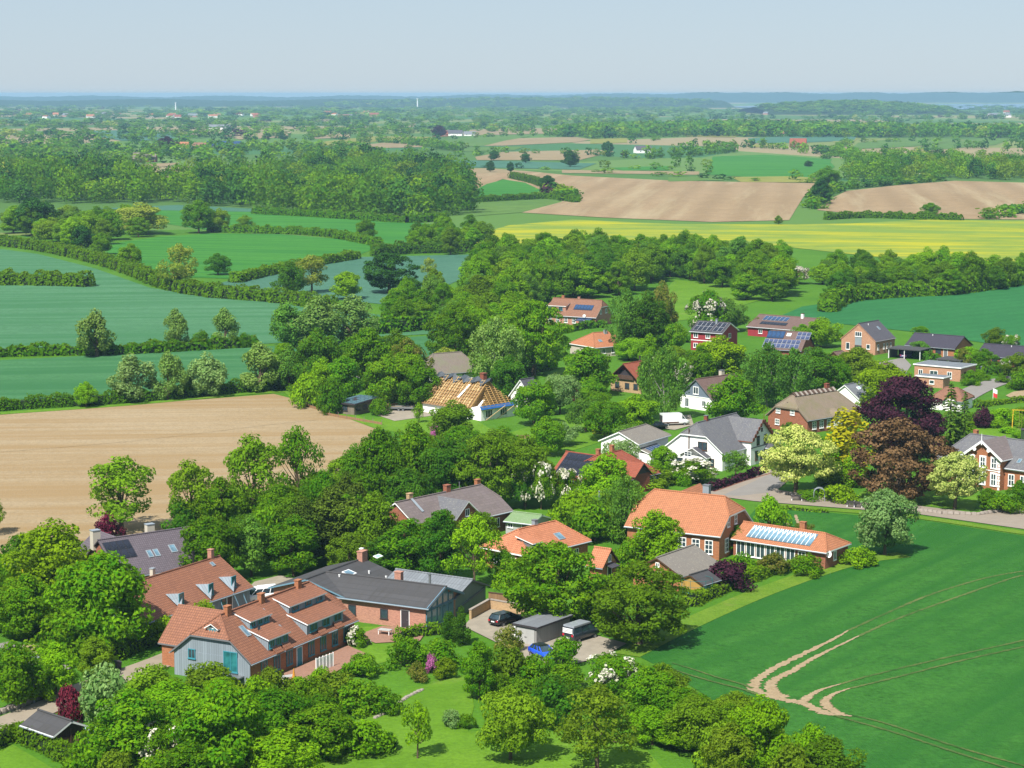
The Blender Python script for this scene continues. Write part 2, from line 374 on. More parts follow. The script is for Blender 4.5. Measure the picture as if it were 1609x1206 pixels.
# strips of far farmland
Q = lambda *p: [(500 + x / 2.925, 120 + y / 2.925) for x, y in p]
QR = lambda *p: [(1050 + x / 2.878, 120 + y / 2.878) for x, y in p]
QL = lambda *p: [(x / 2.925, 120 + y / 2.925) for x, y in p]
for nm, pts, m in [
    ('ploughed_field', Q((760, 320), (900, 285), (1180, 278), (1260, 290), (1180, 303), (860, 318)), 'tan_far'),
    ('crop_field', Q((480, 310), (700, 285), (830, 275), (980, 275), (860, 295), (760, 320), (560, 330)), 'green_far'),
    ('crop_field', Q((650, 248), (900, 236), (1110, 240), (1120, 262), (650, 272)), 'tan_far'),
    ('ploughed_field', Q((720, 370), (850, 347), (1280, 337), (1360, 345), (1200, 385), (730, 385)), 'tan_far'),
    ('crop_field', Q((570, 385), (900, 390), (1280, 400), (1200, 428), (660, 418)), 'teal_c'),
    ('crop_field', Q((640, 425), (780, 422), (1010, 440), (670, 448)), 'tan_far'),
    ('crop_field', Q((1250, 288), (1420, 283), (1420, 305), (1250, 310)), 'yellow_far'),
    ('crop_field', Q((20, 300), (250, 275), (530, 278), (520, 292), (260, 300), (150, 318)), 'yellow_far'),
    ('crop_field', Q((150, 320), (350, 300), (480, 308), (480, 325), (200, 332)), 'tan_far'),
    ('ploughed_field', Q((330, 235), (380, 222), (450, 218), (440, 232), (360, 240)), 'tan_far'),
    ('crop_field', Q((1030, 190), (1100, 188), (1250, 184), (1180, 200), (1040, 205)), 'yellow_far'),
    ('crop_field', Q((480, 330), (700, 325), (950, 322), (900, 340), (640, 345)), 'green_far'),
    ('ploughed_field', Q((1120, 430), (1609, 436), (1609, 450), (1120, 444)), 'tan_far'),
    ('crop_field', Q((1350, 420), (1500, 415), (1609, 412), (1609, 432), (1400, 434)), 'green_bright'),
    ('crop_field', QR((240, 360), (520, 358), (740, 376), (720, 410), (690, 450), (280, 440), (250, 400)), 'green_bright'),
    ('crop_field', QR((280, 455), (560, 452), (690, 460), (660, 480), (330, 478)), 'yellow_far'),
    ('crop_field', QR((820, 330), (860, 300), (1000, 285), (1180, 275), (1330, 288), (1100, 318)), 'green_far'),
    ('crop_field', QR((1110, 325), (1260, 298), (1420, 280), (1560, 280), (1480, 310), (1180, 335)), 'green_far'),
    ('crop_field', QR((360, 280), (620, 268), (860, 262), (840, 290), (600, 300), (370, 302)), 'teal_c'),
    ('crop_field', QR((740, 290), (860, 278), (840, 295), (750, 300)), 'yellow_far'),
    ('crop_field', QR((60, 262), (220, 256), (330, 262), (300, 276), (80, 272)), 'yellow_far'),
    ('crop_field', QR((360, 310), (500, 302), (500, 316), (370, 322)), 'yellow_far'),
    ('crop_field', QR((0, 430), (140, 430), (140, 445), (0, 445)), 'tan_far'),
    ('crop_field', QR((0, 456), (250, 452), (250, 470), (0, 476)), 'green_far'),
    ('crop_field', QL((430, 250), (640, 245), (800, 260), (870, 270), (860, 292), (560, 296), (440, 275)), 'teal_c'),
    ('crop_field', QL((0, 205), (200, 198), (430, 198), (420, 212), (60, 218)), 'green_far'),
    ('crop_field', QL((1020, 270), (1260, 252), (1340, 252), (1320, 280), (1100, 290)), 'tan_far'),
    ('crop_field', QL((1120, 160), (1300, 155), (1440, 153), (1400, 166), (1150, 172)), 'green_far'),
    ('crop_field', QL((1420, 268), (1609, 262), (1609, 280), (1430, 288)), 'tan_far'),
    ('ploughed_field', QL((630, 408), (760, 398), (830, 396), (780, 412), (640, 424)), 'tan_far'),
    ('crop_field', QL((1480, 305), (1609, 285), (1609, 310), (1490, 320)), 'yellow_far'),
    ('crop_field', QL((1420, 200), (1520, 196), (1560, 206), (1430, 212)), 'tan_far')]:
    sheet(nm, pts, MAT[m])
# bay on the horizon, far shore hills
sheet('water', [(1120, 168), (1250, 165.5), (1330, 164.5), (1700, 163), (1700, 170), (1500, 172), (1330, 168), (1200, 170)], MAT['water'], z=2.2)
def ridge(name, x0, x1, D, depth, prof, mat, seed):
    """a long low hill: prof(px) gives the picture row of its crest"""
    r = random.Random(seed); b = MB(); n = 340; rows = []
    for k in range(n + 1):
        px = x0 + (x1 - x0) * k / n; X = (px - CX) / FPX * D
        top = CAMH - (prof(px) + r.uniform(-.8, .5) - EYE) / FPX * D
        rows.append([(X, D - depth, -.5), (X * 1.0, D - depth * .55, max(.5, top) * .62), (X, D, max(.8, top)), (X, D + depth * .7, max(.5, top) * .6), (X, D + depth, -.5)])
    for k in range(n):
        for j in range(4): b.poly([rows[k][j], rows[k + 1][j], rows[k + 1][j + 1], rows[k][j + 1]])
    o = b.build(name, mat); o['kind'] = 'structure'
    for p in o.data.polygons: p.use_smooth = True
    return o
ridge('hills', -250, 1250, 17500, 1500, lambda x: 150.5 + 1.5 * sin(x * .004) - .002 * x + 1.2 * sin(x * .031), MAT['hill_far'], 1)
ridge('hills', 950, 1900, 17000, 1500, lambda x: 144.5 + 1.5 * sin(x * .006) + 1.0 * sin(x * .05) + max(0, 1120 - x) * .03, MAT['hill_far'], 2)
ridge('hills', 500, 1130, 10500, 700, lambda x: 153 + 7 * ((x - 870) / 320) ** 2, MAT['hill_wood'], 3)
ridge('hills', 1180, 1480, 7000, 500, lambda x: 160 + 8 * ((x - 1320) / 140) ** 2, MAT['hill_wood'], 4)
ridge('hills', -250, 620, 11500, 900, lambda x: 156.5 + 1.5 * sin(x * .02), MAT['hill_wood'], 5)

# tractor tracks in the near crop
V5 = lambda *p: [(1150 + x / 3.505, 900 + y / 3.505) for x, y in p]
zt = .09
for pts, w, m in [
    (V5((1609, -8), (1400, 30), (1100, 120), (850, 225), (640, 320)), .45, 'wheel_mark'),
    (V5((1609, 18), (1540, 32), (1200, 150), (900, 260), (700, 350)), .45, 'wheel_mark'),
    (V5((640, 320), (550, 372), (380, 455), (250, 520), (165, 572), (122, 618), (140, 655), (240, 692), (390, 722), (500, 772), (600, 788)), [.25, .6, 1.0, 1.1, 1.2, 1.7, 1.7, 1.5, 1.7, 1.6, .3], 'track_soil'),
    (V5((700, 350), (560, 418), (430, 482), (330, 545), (240, 590), (212, 625), (235, 665), (300, 690)), [.25, .55, .9, 1.1, 1.2, 1.6, 1.7, 1.6], 'track_soil'),
    (V5((1700, 350), (1609, 375), (1200, 465), (800, 560), (600, 615)), .4, 'wheel_mark'),
    (V5((600, 615), (480, 652), (410, 695), (380, 722)), [.2, .7, 1.2, 1.3], 'track_soil'),
    (V5((1700, 388), (1609, 410), (1250, 490), (900, 580), (650, 640)), .4, 'wheel_mark'),
    (V5((650, 640), (560, 672), (518, 705), (525, 740), (590, 778), (660, 795)), [.2, .7, 1.2, 1.4, 1.2, .3], 'track_soil'),
    (V5((620, 780), (780, 815), (900, 850), (1050, 900), (1200, 950), (1400, 1010), (1700, 1090)), .4, 'wheel_mark'),
    (V5((560, 790), (700, 828), (900, 885), (1100, 950), (1300, 1015), (1500, 1075), (1650, 1120)), .4, 'wheel_mark'),
    (V5((110, 640), (40, 612), (-80, 580), (-200, 540), (-330, 500)), [.8, .45, .3, .3, .25], 'wheel_mark'),
    (V5((140, 672), (40, 640), (-80, 610), (-220, 570), (-340, 530)), [.9, .5, .4, .4, .4], 'wheel_mark'),
    ([(1232, 812), (1238, 826), (1245, 838), (1262, 850), (1300, 858)], .5, 'track_soil'),
    ([(1250, 810), (1254, 822), (1262, 834), (1280, 846), (1320, 856)], .5, 'track_soil')]:
    zt += .0045
    k = len(pts)
    if isinstance(w, list): pts2 = smooth(pts, 16); w2 = [.85 * (w[min(k - 1, i // 16)] * (1 - (i % 16) / 16) + w[min(k - 1, i // 16 + 1)] * ((i % 16) / 16)) for i in range(len(pts2))]
    else: pts2 = smooth(pts, 30); w2 = w
    strip('tractor_track', pts2, w2, MAT[m], zt, True)
strip('tractor_track', smooth([(-20, 712), (200, 694), (420, 668), (500, 660)], 5), .5, MAT['soil_sand'], .11)
# rough margins beside fields
strip('grass_verge', smooth([(985, 1030), (1080, 982), (1200, 930), (1330, 886), (1420, 872)], 5), 3.4, MAT['rough_grass'], .10)
strip('grass_verge', smooth([(0, 650), (200, 636), (430, 616), (475, 627), (598, 672)], 5), 3.0, MAT['lawn'], .12)
strip('grass_verge', smooth([(1195, 792), (1300, 801), (1440, 813), (1609, 838), (1700, 852)], 5), 2.2, MAT['rough_grass'], .105)
# roads
sheet('road', [(1080, 792), (1105, 768), (1195, 742), (1225, 734), (1262, 742), (1236, 758), (1222, 770), (1300, 784), (1350, 789), (1440, 795), (1530, 806), (1575, 803), (1609, 792), (1720, 770), (1720, 850), (1609, 832), (1440, 808), (1350, 801), (1185, 788), (1140, 782)], MAT['pavement'], z=.125)
sheet('road', [(1135, 779), (1205, 748), (1232, 744), (1250, 748), (1222, 765), (1205, 775), (1160, 780)], MAT['asphalt'], z=.132)
strip('kerb', [(1122, 773), (1170, 756), (1212, 744)], .35, MAT['kerb_red'], .138)
strip('road', smooth([(-60, 1172), (0, 1142), (90, 1105), (140, 1081), (200, 1060), (270, 1034), (330, 1005), (380, 965), (410, 940)], 5), 4.2, MAT['lane'], .13)
sheet('gravel_yard', [(380, 935), (400, 915), (440, 905), (470, 912), (440, 935), (400, 950)], MAT['gravel'], z=.14)
sheet('gravel_yard', [(728, 985), (745, 968), (775, 957), (822, 962), (850, 975), (900, 990), (985, 1012), (945, 1034), (900, 1045), (850, 1045), (820, 1034), (775, 1008)], MAT['gravel'], z=.14)
strip('footpath', smooth([(0, 1012), (30, 1022), (60, 1042), (110, 1052)], 5), 2.2, MAT['asphalt'], .12)
sheet('sandy_path', [(18, 1018), (50, 1012), (75, 1022), (70, 1040), (40, 1034)], MAT['track_soil'], z=.115)
sheet('road', [(1380, 570), (1420, 562), (1432, 574), (1420, 592), (1390, 592)], MAT['asphalt'], z=.13)
strip('road', smooth([(1500, 632), (1530, 615), (1562, 602), (1590, 597), (1640, 604), (1700, 612)], 5), 6, MAT['asphalt'], .15)
sheet('sand_pit', [(1580, 622), (1592, 616), (1625, 612), (1625, 624), (1590, 626)], MAT['track_soil'], z=.15)
sheet('driveway', [(875, 628), (885, 612), (898, 612), (892, 632)], MAT['gravel'], z=.13)
sheet('driveway', [(1030, 672), (1040, 655), (1085, 652), (1090, 668), (1060, 676)], MAT['gravel'], z=.13)
sheet('driveway', [(585, 650), (600, 640), (690, 640), (690, 652), (620, 662)], MAT['gravel'], z=.13)
# lawns
for pts in ([(560, 1130), (640, 1085), (735, 1060), (745, 1110), (735, 1150), (860, 1150), (1000, 1160), (1060, 1230), (1060, 1400), (480, 1400), (500, 1206)],
            [(-100, 1230), (20, 1170), (120, 1230), (120, 1400), (-100, 1400)], [(560, 665), (620, 650), (740, 655), (780, 680), (680, 690), (600, 675)],
            [(770, 690), (880, 655), (960, 650), (960, 690), (860, 720), (780, 710)], [(1350, 775), (1420, 750), (1540, 780), (1530, 803), (1440, 793), (1350, 786)],
            [(1020, 480), (1060, 440), (1130, 445), (1080, 490)], [(860, 590), (900, 570), (890, 610), (870, 620)], [(1510, 660), (1600, 640), (1609, 690), (1540, 690)],
            [(480, 1010), (560, 985), (660, 985), (640, 1030), (540, 1060)]):
    sheet('lawn', pts, MAT['lawn'], z=.06 + .002 * len(pts))
# ------------------------------------------------------------------ plants
def leaf_mesh(name, pos, nrm, size, tone, mat, rng, aspect=.62, droop=0.0):
    """one diamond-shaped leaf spray per point, facing nrm"""
    n = len(pos)
    nrm = nrm / np.maximum(1e-6, np.linalg.norm(nrm, axis=1))[:, None]
    a = np.cross(nrm, rng.normal(size=(n, 3))); a /= np.maximum(1e-6, np.linalg.norm(a, axis=1))[:, None]
    b = np.cross(nrm, a)
    if droop: a = a * (1 - droop) + np.array([0, 0, -1.0]) * droop; a /= np.linalg.norm(a, axis=1)[:, None]
    s = size[:, None] if hasattr(size, '__len__') else size
    fold = nrm * s * .22
    V = np.stack([pos - a * s, pos - b * s * aspect + fold, pos + a * s, pos + b * s * aspect + fold], 1).reshape(-1, 3)
    me = bpy.data.meshes.new(name); me.vertices.add(4 * n); me.vertices.foreach_set('co', V.astype(np.float32).ravel())
    me.loops.add(4 * n); me.loops.foreach_set('vertex_index', np.arange(4 * n, dtype=np.int32))
    me.polygons.add(n); me.polygons.foreach_set('loop_start', np.arange(0, 4 * n, 4, dtype=np.int32))
    at_ = me.attributes.new('tone', 'FLOAT', 'FACE'); at_.data.foreach_set('value', tone.astype(np.float32))
    me.update(calc_edges=True); me.materials.append(mat); return me
def sphere_dirs(n, rng):
    d = rng.normal(size=(n, 3)); return d / np.linalg.norm(d, axis=1)[:, None]
def crown_points(rng, H, Wd, z0, prof, nclump, nleaf, cr, squash=.8, inner=.35, weep=0.0):
    """clumps spread through an envelope of half-width prof(t)*Wd/2 for t in 0..1 from z0 to H"""
    P, N, Tn = [], [], []
    cs = []
    lob = rng.uniform(0, 6.28, 6); amp = rng.uniform(.08, .2, 6)
    tries = 0
    while len(cs) < nclump and tries < nclump * 40:
        tries += 1
        t = rng.uniform(0, 1) ** .85; th = rng.uniform(0, 2 * pi)
        w = prof(t)
        if rng.uniform() > w + .12: continue
        k = 1 + sum(amp[j] * sin((j % 3 + 2) * th + lob[j] + 3 * t) for j in range(6)) * .6
        rr = (1 - rng.uniform(0, 1) ** 1.7 * (1 - inner)) * w * Wd / 2 * k
        r = cr * Wd * rng.uniform(.65, 1.25)
        rr = max(0, rr - r * .55)
        zc = z0 + t * (H - z0) - r * .4 * (t > .8) + r * .5 * (t < .15)
        c = np.array([rr * cos(th), rr * sin(th), zc])
        if any(np.linalg.norm(c - q[0]) < .55 * min(r, q[1]) for q in cs): continue
        cs.append((c, r))
    cen = np.array([0, 0, z0 + .45 * (H - z0)])
    for c, r in cs:
        m = int(nleaf * (r / (cr * Wd)) ** 1.6); d = sphere_dirs(m, rng)
        out = c - cen; out /= (np.linalg.norm(out) + 1e-6)
        keep = (d @ out) > rng.uniform(-1.1, .35, m); d = d[keep]
        rad = r * (1 - .45 * rng.uniform(0, 1, len(d)) ** 2.2) * rng.uniform(.9, 1.18, len(d))
        sq = np.array([1, 1, squash])
        p = c + d * rad[:, None] * sq
        if weep: p[:, 2] -= weep * r * rng.uniform(0, 1, len(d)) ** 1.5 * 2
        P.append(p); N.append(d * .85 + out * .3 + np.array([0, 0, .25]) + rng.normal(size=d.shape) * .55)
        Tn.append(np.clip(rng.normal(.5 + rng.normal() * .17, .27, len(d)), 0, 1))
    return np.concatenate(P), np.concatenate(N), np.concatenate(Tn), cs
def trunk_mesh(name, rng, H, Wd, z0, cs, mat, r0, lean=.04, nl=7, upto=.72):
    b = MB(); lx, ly = rng.normal(0, lean, 2) * H
    sp = [(0, 0, -.15), (lx * .15, ly * .15, z0 * .6), (lx * .4, ly * .4, z0 + (H - z0) * .25), (lx * .7, ly * .7, z0 + (H - z0) * .5), (lx, ly, z0 + (H - z0) * upto)]
    b.tube(sp, [r0 * 1.25, r0, r0 * .75, r0 * .45, r0 * .15], 7)
    for i in rng.permutation(len(cs))[:nl]:
        c = cs[i][0]; k = rng.uniform(.15, .55)
        s0 = Vector(sp[1]).lerp(Vector(sp[3]), k); e = Vector(c); mid = s0.lerp(e, .5) + Vector((0, 0, -.06 * H * rng.uniform(0, 1)))
        b.tube([s0, mid, e], [r0 * .42, r0 * .26, r0 * .08], 5, cap=False)
    return b.mesh(name, mat)

BARK = m_plain('bark', T(0x8d7a63), .3, 3, .95, .1, bump=.5)
BARKW = m_plain('bark_birch', T(0xc9c4ba), .3, 4, .9, .1)
BARKD = m_plain('bark_dark', T(0x5d5040), .3, 3, .95, .1)
LK = 1.55
def LT(h, grey=False):
    c = srgb(h)
    if grey: return tuple(min(.8, x * KA * LK * k) for x, k in zip(c, (1.05, 1.14, .70)))
    if c[1] > c[0]: c = (min(c[0] * 1.85, max(c[1] * .51, min(c[0], c[1] * .60))), c[1], c[2] * .45)      # fresh green, never mustard
    return tuple(min(.8, x * KA * LK) for x in c)
LEAF = {}; GREY = ('willow', 'greywillow', 'birch', 'khaki')
for nm, a, b in [('oak', 0x57a82a, 0x2d7a24), ('mid', 0x62b42e, 0x378c26), ('maple', 0x74c22c, 0x3e962a), ('lime', 0x9ccc2e, 0x6aa428), ('fresh', 0x86d030, 0x54ac28),
                 ('dark', 0x489838, 0x28702e), ('deep', 0x347e42, 0x1b5636), ('olive', 0x93a83e, 0x5f7c2c), ('birch', 0x7ca84c, 0x4c7c38), ('willow', 0xa0bc78, 0x6f9854),
                 ('greywillow', 0xa8c494, 0x78a06c), ('khaki', 0xb4ba60, 0x88a044), ('purple', 0x5e3644, 0x321a2a), ('bronze', 0x907650, 0x584628), ('red', 0x943a4e, 0x5c2036),
                 ('pale', 0xdfe08a, 0x9cbc4c), ('gold', 0xf0e62c, 0xd0d02a), ('spruce', 0x5a9444, 0x27602c), ('pine', 0x7a8a42, 0x4a5e30), ('cypress', 0x3f8a38, 0x1f5a28),
                 ('yew', 0x7cac38, 0x447c26), ('blossom', 0xfaf4e8, 0xd8d8b8), ('pink', 0xe08cc4, 0xb85c9c), ('hedge', 0x6cac30, 0x3c8028), ('hedgeyellow', 0x9cb43a, 0x6c8c2a),
                 ('rust', 0xa09a4a, 0x787a34), ('ash', 0x8cb83c, 0x5c942e), ('yellow', 0xf0dc28, 0xc4b428)]:
    LEAF[nm] = m_leaf('leaf_' + nm, LT(a, nm in GREY), LT(b, nm in GREY), trans=.14 if nm in ('purple', 'bronze', 'red', 'blossom', 'spruce', 'pine', 'deep', 'pink') else .3)
LEAF['pale'] = m_leaf('leaf_cream', (.54, .58, .17), (.28, .38, .07), trans=.25)
PR_ROUND = lambda t: max(0, (1 - (2 * t - .86) ** 2 / 1.32)) ** .55 if t < .98 else .18
PR_TALL = lambda t: max(.12, 1 - abs(2 * t - .8) ** 2.4 * .8) ** .6
PR_SPREAD = lambda t: max(.1, 1 - abs(2 * t - .75) ** 2.2 * .75) ** .5
PR_COL = lambda t: max(.1, min(1, (1 - t) * 2.2 + .12)) * min(1, .75 + t)
PR_SHRUB = lambda t: max(.15, 1 - t ** 2.4 * .9) ** .6
PROTO = {}
def proto(key, prof, H, Wd, z0, ncl, nlf, cr, leaf, r0, squash=.8, bark=BARK, inner=.35, weep=0, nl=7, droop=0, seeds=2):
    PROTO[key] = []
    for s_ in range(seeds):
        rng = np.random.default_rng(hash_(key) + s_ * 17)
        P, N, Tn, cs = crown_points(rng, H, Wd, z0, prof, ncl, nlf, cr, squash, inner, weep)
        cm = leaf_mesh('crown', P, N, rng.uniform(.7, 1.3, len(P)) * leaf, Tn, LEAF['oak'], rng, droop=droop)
        tm = trunk_mesh('trunk', rng, H, Wd, z0, cs, bark, r0, nl=nl) if r0 else None
        PROTO[key].append((cm, tm, H, Wd))
def hash_(s): return sum(ord(c) * (i + 3) * 31 for i, c in enumerate(s))
proto('round', PR_ROUND, 10, 9, 1.2, 74, 199, .135, 0.228, .26, seeds=4)
proto('tall', PR_TALL, 12, 7.5, 1.2, 80, 180, .14, 0.22, .24, seeds=3)
proto('spread', PR_SPREAD, 7, 8.5, 1.6, 64, 171, .12, 0.19, .2, seeds=3)
proto('open', PR_TALL, 11, 9, 2.4, 58, 98, .115, 0.228, .24, nl=16, seeds=3, inner=.2)
proto('clumpy', PR_ROUND, 11, 11, .8, 130, 161, .095, 0.205, .4, seeds=2, squash=.6)
proto('lollipop', PR_ROUND, 11, 11, 2.3, 130, 160, .095, .205, .36, seeds=2, squash=.6)
proto('weep', PR_TALL, 13, 7, 1.8, 95, 117, .1, 0.198, .17, squash=1.5, bark=BARKW, weep=.8, droop=.6, seeds=3)
proto('pollard', PR_COL, 7, 5, .6, 46, 190, .16, 0.182, .25, squash=1.2, seeds=3, droop=.35)
proto('shrub', PR_SHRUB, 3.2, 4.2, .1, 34, 133, .17, 0.152, .09, seeds=4, nl=5)
proto('lowmound', PR_SHRUB, 1.6, 3, .0, 26, 114, .17, 0.106, .05, seeds=2, nl=3)
proto('column', PR_COL, 6, 2, .1, 44, 114, .26, 0.122, .12, squash=1.2, seeds=2, droop=.3, nl=2)
proto('fruit', PR_SPREAD, 4.2, 4.6, 1.0, 30, 72, .13, 0.144, .12, seeds=2, nl=12, inner=.2)
def proto_conifer(key, H, Wd, seed, layers, per, leaf):
    rng = np.random.default_rng(seed); P, N, Tn = [], [], []
    for i in range(layers):
        t = i / layers; z = .5 + t * (H - .6); rad = (1 - t) ** .85 * Wd / 2 + .12
        nb = max(5, int(12 * (1 - t * .6)))
        for j in range(nb):
            th = rng.uniform(0, 2 * pi); rr = rad * rng.uniform(.75, 1.12); m = int(per * (rad / (Wd / 2)) + 6)
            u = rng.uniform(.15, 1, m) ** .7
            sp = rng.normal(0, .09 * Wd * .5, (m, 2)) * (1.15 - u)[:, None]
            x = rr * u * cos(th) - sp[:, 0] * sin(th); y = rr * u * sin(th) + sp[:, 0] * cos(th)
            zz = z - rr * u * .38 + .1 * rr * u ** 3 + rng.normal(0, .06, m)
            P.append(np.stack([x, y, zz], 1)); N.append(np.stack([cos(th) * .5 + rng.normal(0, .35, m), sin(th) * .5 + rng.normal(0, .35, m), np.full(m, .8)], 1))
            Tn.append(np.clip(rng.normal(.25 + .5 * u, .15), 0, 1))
    P = np.concatenate(P); N = np.concatenate(N); Tn = np.concatenate(Tn)
    cm = leaf_mesh('crown', P, N, rng.uniform(.7, 1.3, len(P)) * leaf, Tn, LEAF['spruce'], rng, .45)
    b = MB().tube([(0, 0, -.1), (0, 0, H * .5), (0, 0, H * .95)], [.22, .14, .03], 7)
    PROTO.setdefault(key, []).append((cm, b.mesh('trunk', BARKD), H, Wd))
proto_conifer('spruce', 11, 5.5, 3, 26, 22, .2); proto_conifer('spruce', 11, 5.2, 8, 24, 22, .2)
KIND = {}
def plant(name, shape, leaf, base, h, w, label, cat='tree', group=None, seed=None, blossom=None):
    """a tree or shrub of its own: Empty at the foot > trunk, crown (> blossom)"""
    pr = PROTO[shape]; k = random.randrange(len(pr)) if seed is None else seed % len(pr); cm, tm, H, Wd = pr[k]
    o = thing(name, label, cat, (base[0], base[1], 0), random.uniform(0, 6.28), group); s = (w / Wd, w / Wd, h / H)
    c = obj('crown', cm, o, scale=s, mat=LEAF[leaf])
    if tm: obj('trunk', tm, o, scale=s)
    if blossom:
        key = ('bl', shape, k, blossom)
        if key not in PROTO:
            n = len(cm.polygons); rng = np.random.default_rng(k + 5)
            ce = np.empty(n * 3, np.float32); cm.polygons.foreach_get('center', ce); ce = ce.reshape(-1, 3)
            nn = np.empty(n * 3, np.float32); cm.polygons.foreach_get('normal', nn); nn = nn.reshape(-1, 3)
            ph = rng.uniform(0, 6.28, 3); f = np.sin(ce[:, 0] * 1.5 + ph[0]) + np.sin(ce[:, 1] * 1.5 + ph[1]) + np.sin(ce[:, 2] * 1.4 + ph[2])
            sel = np.where((f > .75 if blossom < 1 else f > -.6) & (rng.uniform(0, 1, n) < .62))[0]
            sg = np.where(nn[sel, 2:3] < 0, -1, 1)
            PROTO[key] = leaf_mesh('blossom', ce[sel] + nn[sel] * sg * .1, nn[sel] * sg, np.full(len(sel), Wd * .022 + .09), rng.uniform(0, 1, len(sel)), LEAF['blossom'], rng, .9)
        obj('blossom', PROTO[key], c)
    KIND[name] = KIND.get(name, 0) + 1
    return o
def tree(px, top, base, wpx, shape, leaf, label, name='broadleaf_tree', cat='tree', group=None, blossom=None, seed=None):
    b = at(px, base); h = max(.6, ztop(b, top)); return plant(name, shape, leaf, b, h, wpx / ppm(b), label, cat, group, seed, blossom)

def hedge(pts, w, h, leaf, label, name='hedge', px=True, lump=.25, dens=26, size=.17, group=None, cat='hedge'):
    """clipped or wild hedge: sprays over a lumpy bank along a line; a woody core keeps it opaque"""
    P = [at(*p) for p in pts] if px else [Vector(p) for p in pts]
    L = [0]
    for a, b in zip(P, P[1:]): L.append(L[-1] + (b - a).length)
    rng = np.random.default_rng(int(abs(P[0].x * 13 + P[0].y * 7)) + len(P)); n = int(min(14000, L[-1] * (w + 2 * h) * dens))
    t = rng.uniform(0, L[-1], n); seg = np.clip(np.searchsorted(L, t, side='right') - 1, 0, len(P) - 2)
    La = np.array(L); f = (t - La[seg]) / np.maximum(1e-6, La[seg + 1] - La[seg]); A = np.array([p[:] for p in P])
    d = A[seg + 1] - A[seg]; c = A[seg] + d * f[:, None]; d /= np.linalg.norm(d, axis=1)[:, None]; nr = np.stack([-d[:, 1], d[:, 0], np.zeros(n)], 1)
    lm = 1 + lump * (np.sin(t * 1.1 + rng.uniform(0, 6)) * .5 + np.sin(t * .43 + 1) * .5 + np.sin(t * 2.3) * .3)
    u = rng.uniform(0, w + 2 * h, n); side = np.where(u < h, -1, np.where(u > h + w, 1, 0)); lat = np.where(side == 0, (u - h - w / 2), side * w / 2)
    z = np.where(side == 0, h, np.where(side < 0, u, u - h - w)) * lm; lat = lat * (1 - .25 * (z / (h * lm)) ** 3) * lm
    pos = c + nr * lat[:, None]; pos[:, 2] = z; pos += rng.normal(0, .09 * min(1.5, h), (n, 3)); pos[:, 2] = np.maximum(.03, pos[:, 2])
    nn = nr * side[:, None] + np.array([0, 0, 1.0]) * np.where(side == 0, 1, .35)[:, None] + rng.normal(0, .5, (n, 3))
    e_ = rng.uniform(0, 1, n) < min(.25, (w * h) / (L[-1] * (w + 2 * h)) * 2)       # rounded leafy ends
    es = np.where(rng.uniform(0, 1, n) < .5, 0, 1)
    dA, dB = (P[1] - P[0]).normalized(), (P[-1] - P[-2]).normalized(); q_ = rng.uniform(-.5, .5, n); zz = rng.uniform(.03, 1, n) ** .8 * h
    for k_, (pp, dd_) in enumerate(((P[0], -dA), (P[-1], dB))):
        s_ = e_ & (es == k_); nd = np.array([-dd_.y, dd_.x, 0]); bulge = .35 * w * (1 - (2 * q_[s_]) ** 2) * (1 - (zz[s_] / h) ** 3)
        pos[s_] = np.array(pp[:]) + nd * (q_[s_] * w)[:, None] + np.array(dd_[:]) * bulge[:, None]; pos[s_, 2] = zz[s_]; nn[s_] = np.array(dd_[:]) + rng.normal(0, .4, (s_.sum(), 3)) + np.array([0, 0, .4])
    me = leaf_mesh('foliage', pos, nn, rng.uniform(.7, 1.3, n) * size, np.clip(rng.normal(.5, .25, n), 0, 1), LEAF[leaf], rng)
    o = thing(name, label, cat, P[0], 0, group)
    fo = obj('foliage', me, o); fo.location = -P[0]
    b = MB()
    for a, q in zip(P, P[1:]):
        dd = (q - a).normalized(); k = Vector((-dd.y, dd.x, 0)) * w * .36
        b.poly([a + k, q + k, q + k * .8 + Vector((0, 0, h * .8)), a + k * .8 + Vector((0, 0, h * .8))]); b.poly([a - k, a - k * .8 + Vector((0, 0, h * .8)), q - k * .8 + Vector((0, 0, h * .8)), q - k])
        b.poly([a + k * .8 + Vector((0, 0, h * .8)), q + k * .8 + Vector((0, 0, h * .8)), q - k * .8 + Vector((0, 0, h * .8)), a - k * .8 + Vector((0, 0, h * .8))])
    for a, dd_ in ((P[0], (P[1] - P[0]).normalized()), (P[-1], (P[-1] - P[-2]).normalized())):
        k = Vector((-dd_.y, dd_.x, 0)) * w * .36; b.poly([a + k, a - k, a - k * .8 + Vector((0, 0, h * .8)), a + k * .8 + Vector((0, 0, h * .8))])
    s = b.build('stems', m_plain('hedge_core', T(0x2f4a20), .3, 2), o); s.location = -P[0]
    return o

# far trees: small crowns joined into one mass (stuff)
def far_templates(ncl=15, nlf=14, kmax=96, size=1.05):
    out = []
    for s_ in range(5):
        rng = np.random.default_rng(90 + s_); P, N, Tn, cs = crown_points(rng, 10, 9, .3, PR_ROUND if s_ % 2 else PR_TALL, ncl, nlf, .24 if kmax < 100 else .19, .8, .45)
        k = min(len(P), kmax); i = rng.permutation(len(P))[:k]; P, N, Tn = P[i], N[i], Tn[i]
        nn = N / np.linalg.norm(N, axis=1)[:, None]; a = np.cross(nn, rng.normal(size=nn.shape)); a /= np.linalg.norm(a, axis=1)[:, None]; b = np.cross(nn, a)
        sz = rng.uniform(.75, 1.25, k)[:, None] * size
        V = np.stack([P - a * sz, P - b * sz * .75, P + a * sz, P + b * sz * .75], 1)          # k,4,3
        out.append((V, Tn))
    return out
FT = far_templates(); FT2 = far_templates(40, 26, 460, .46)
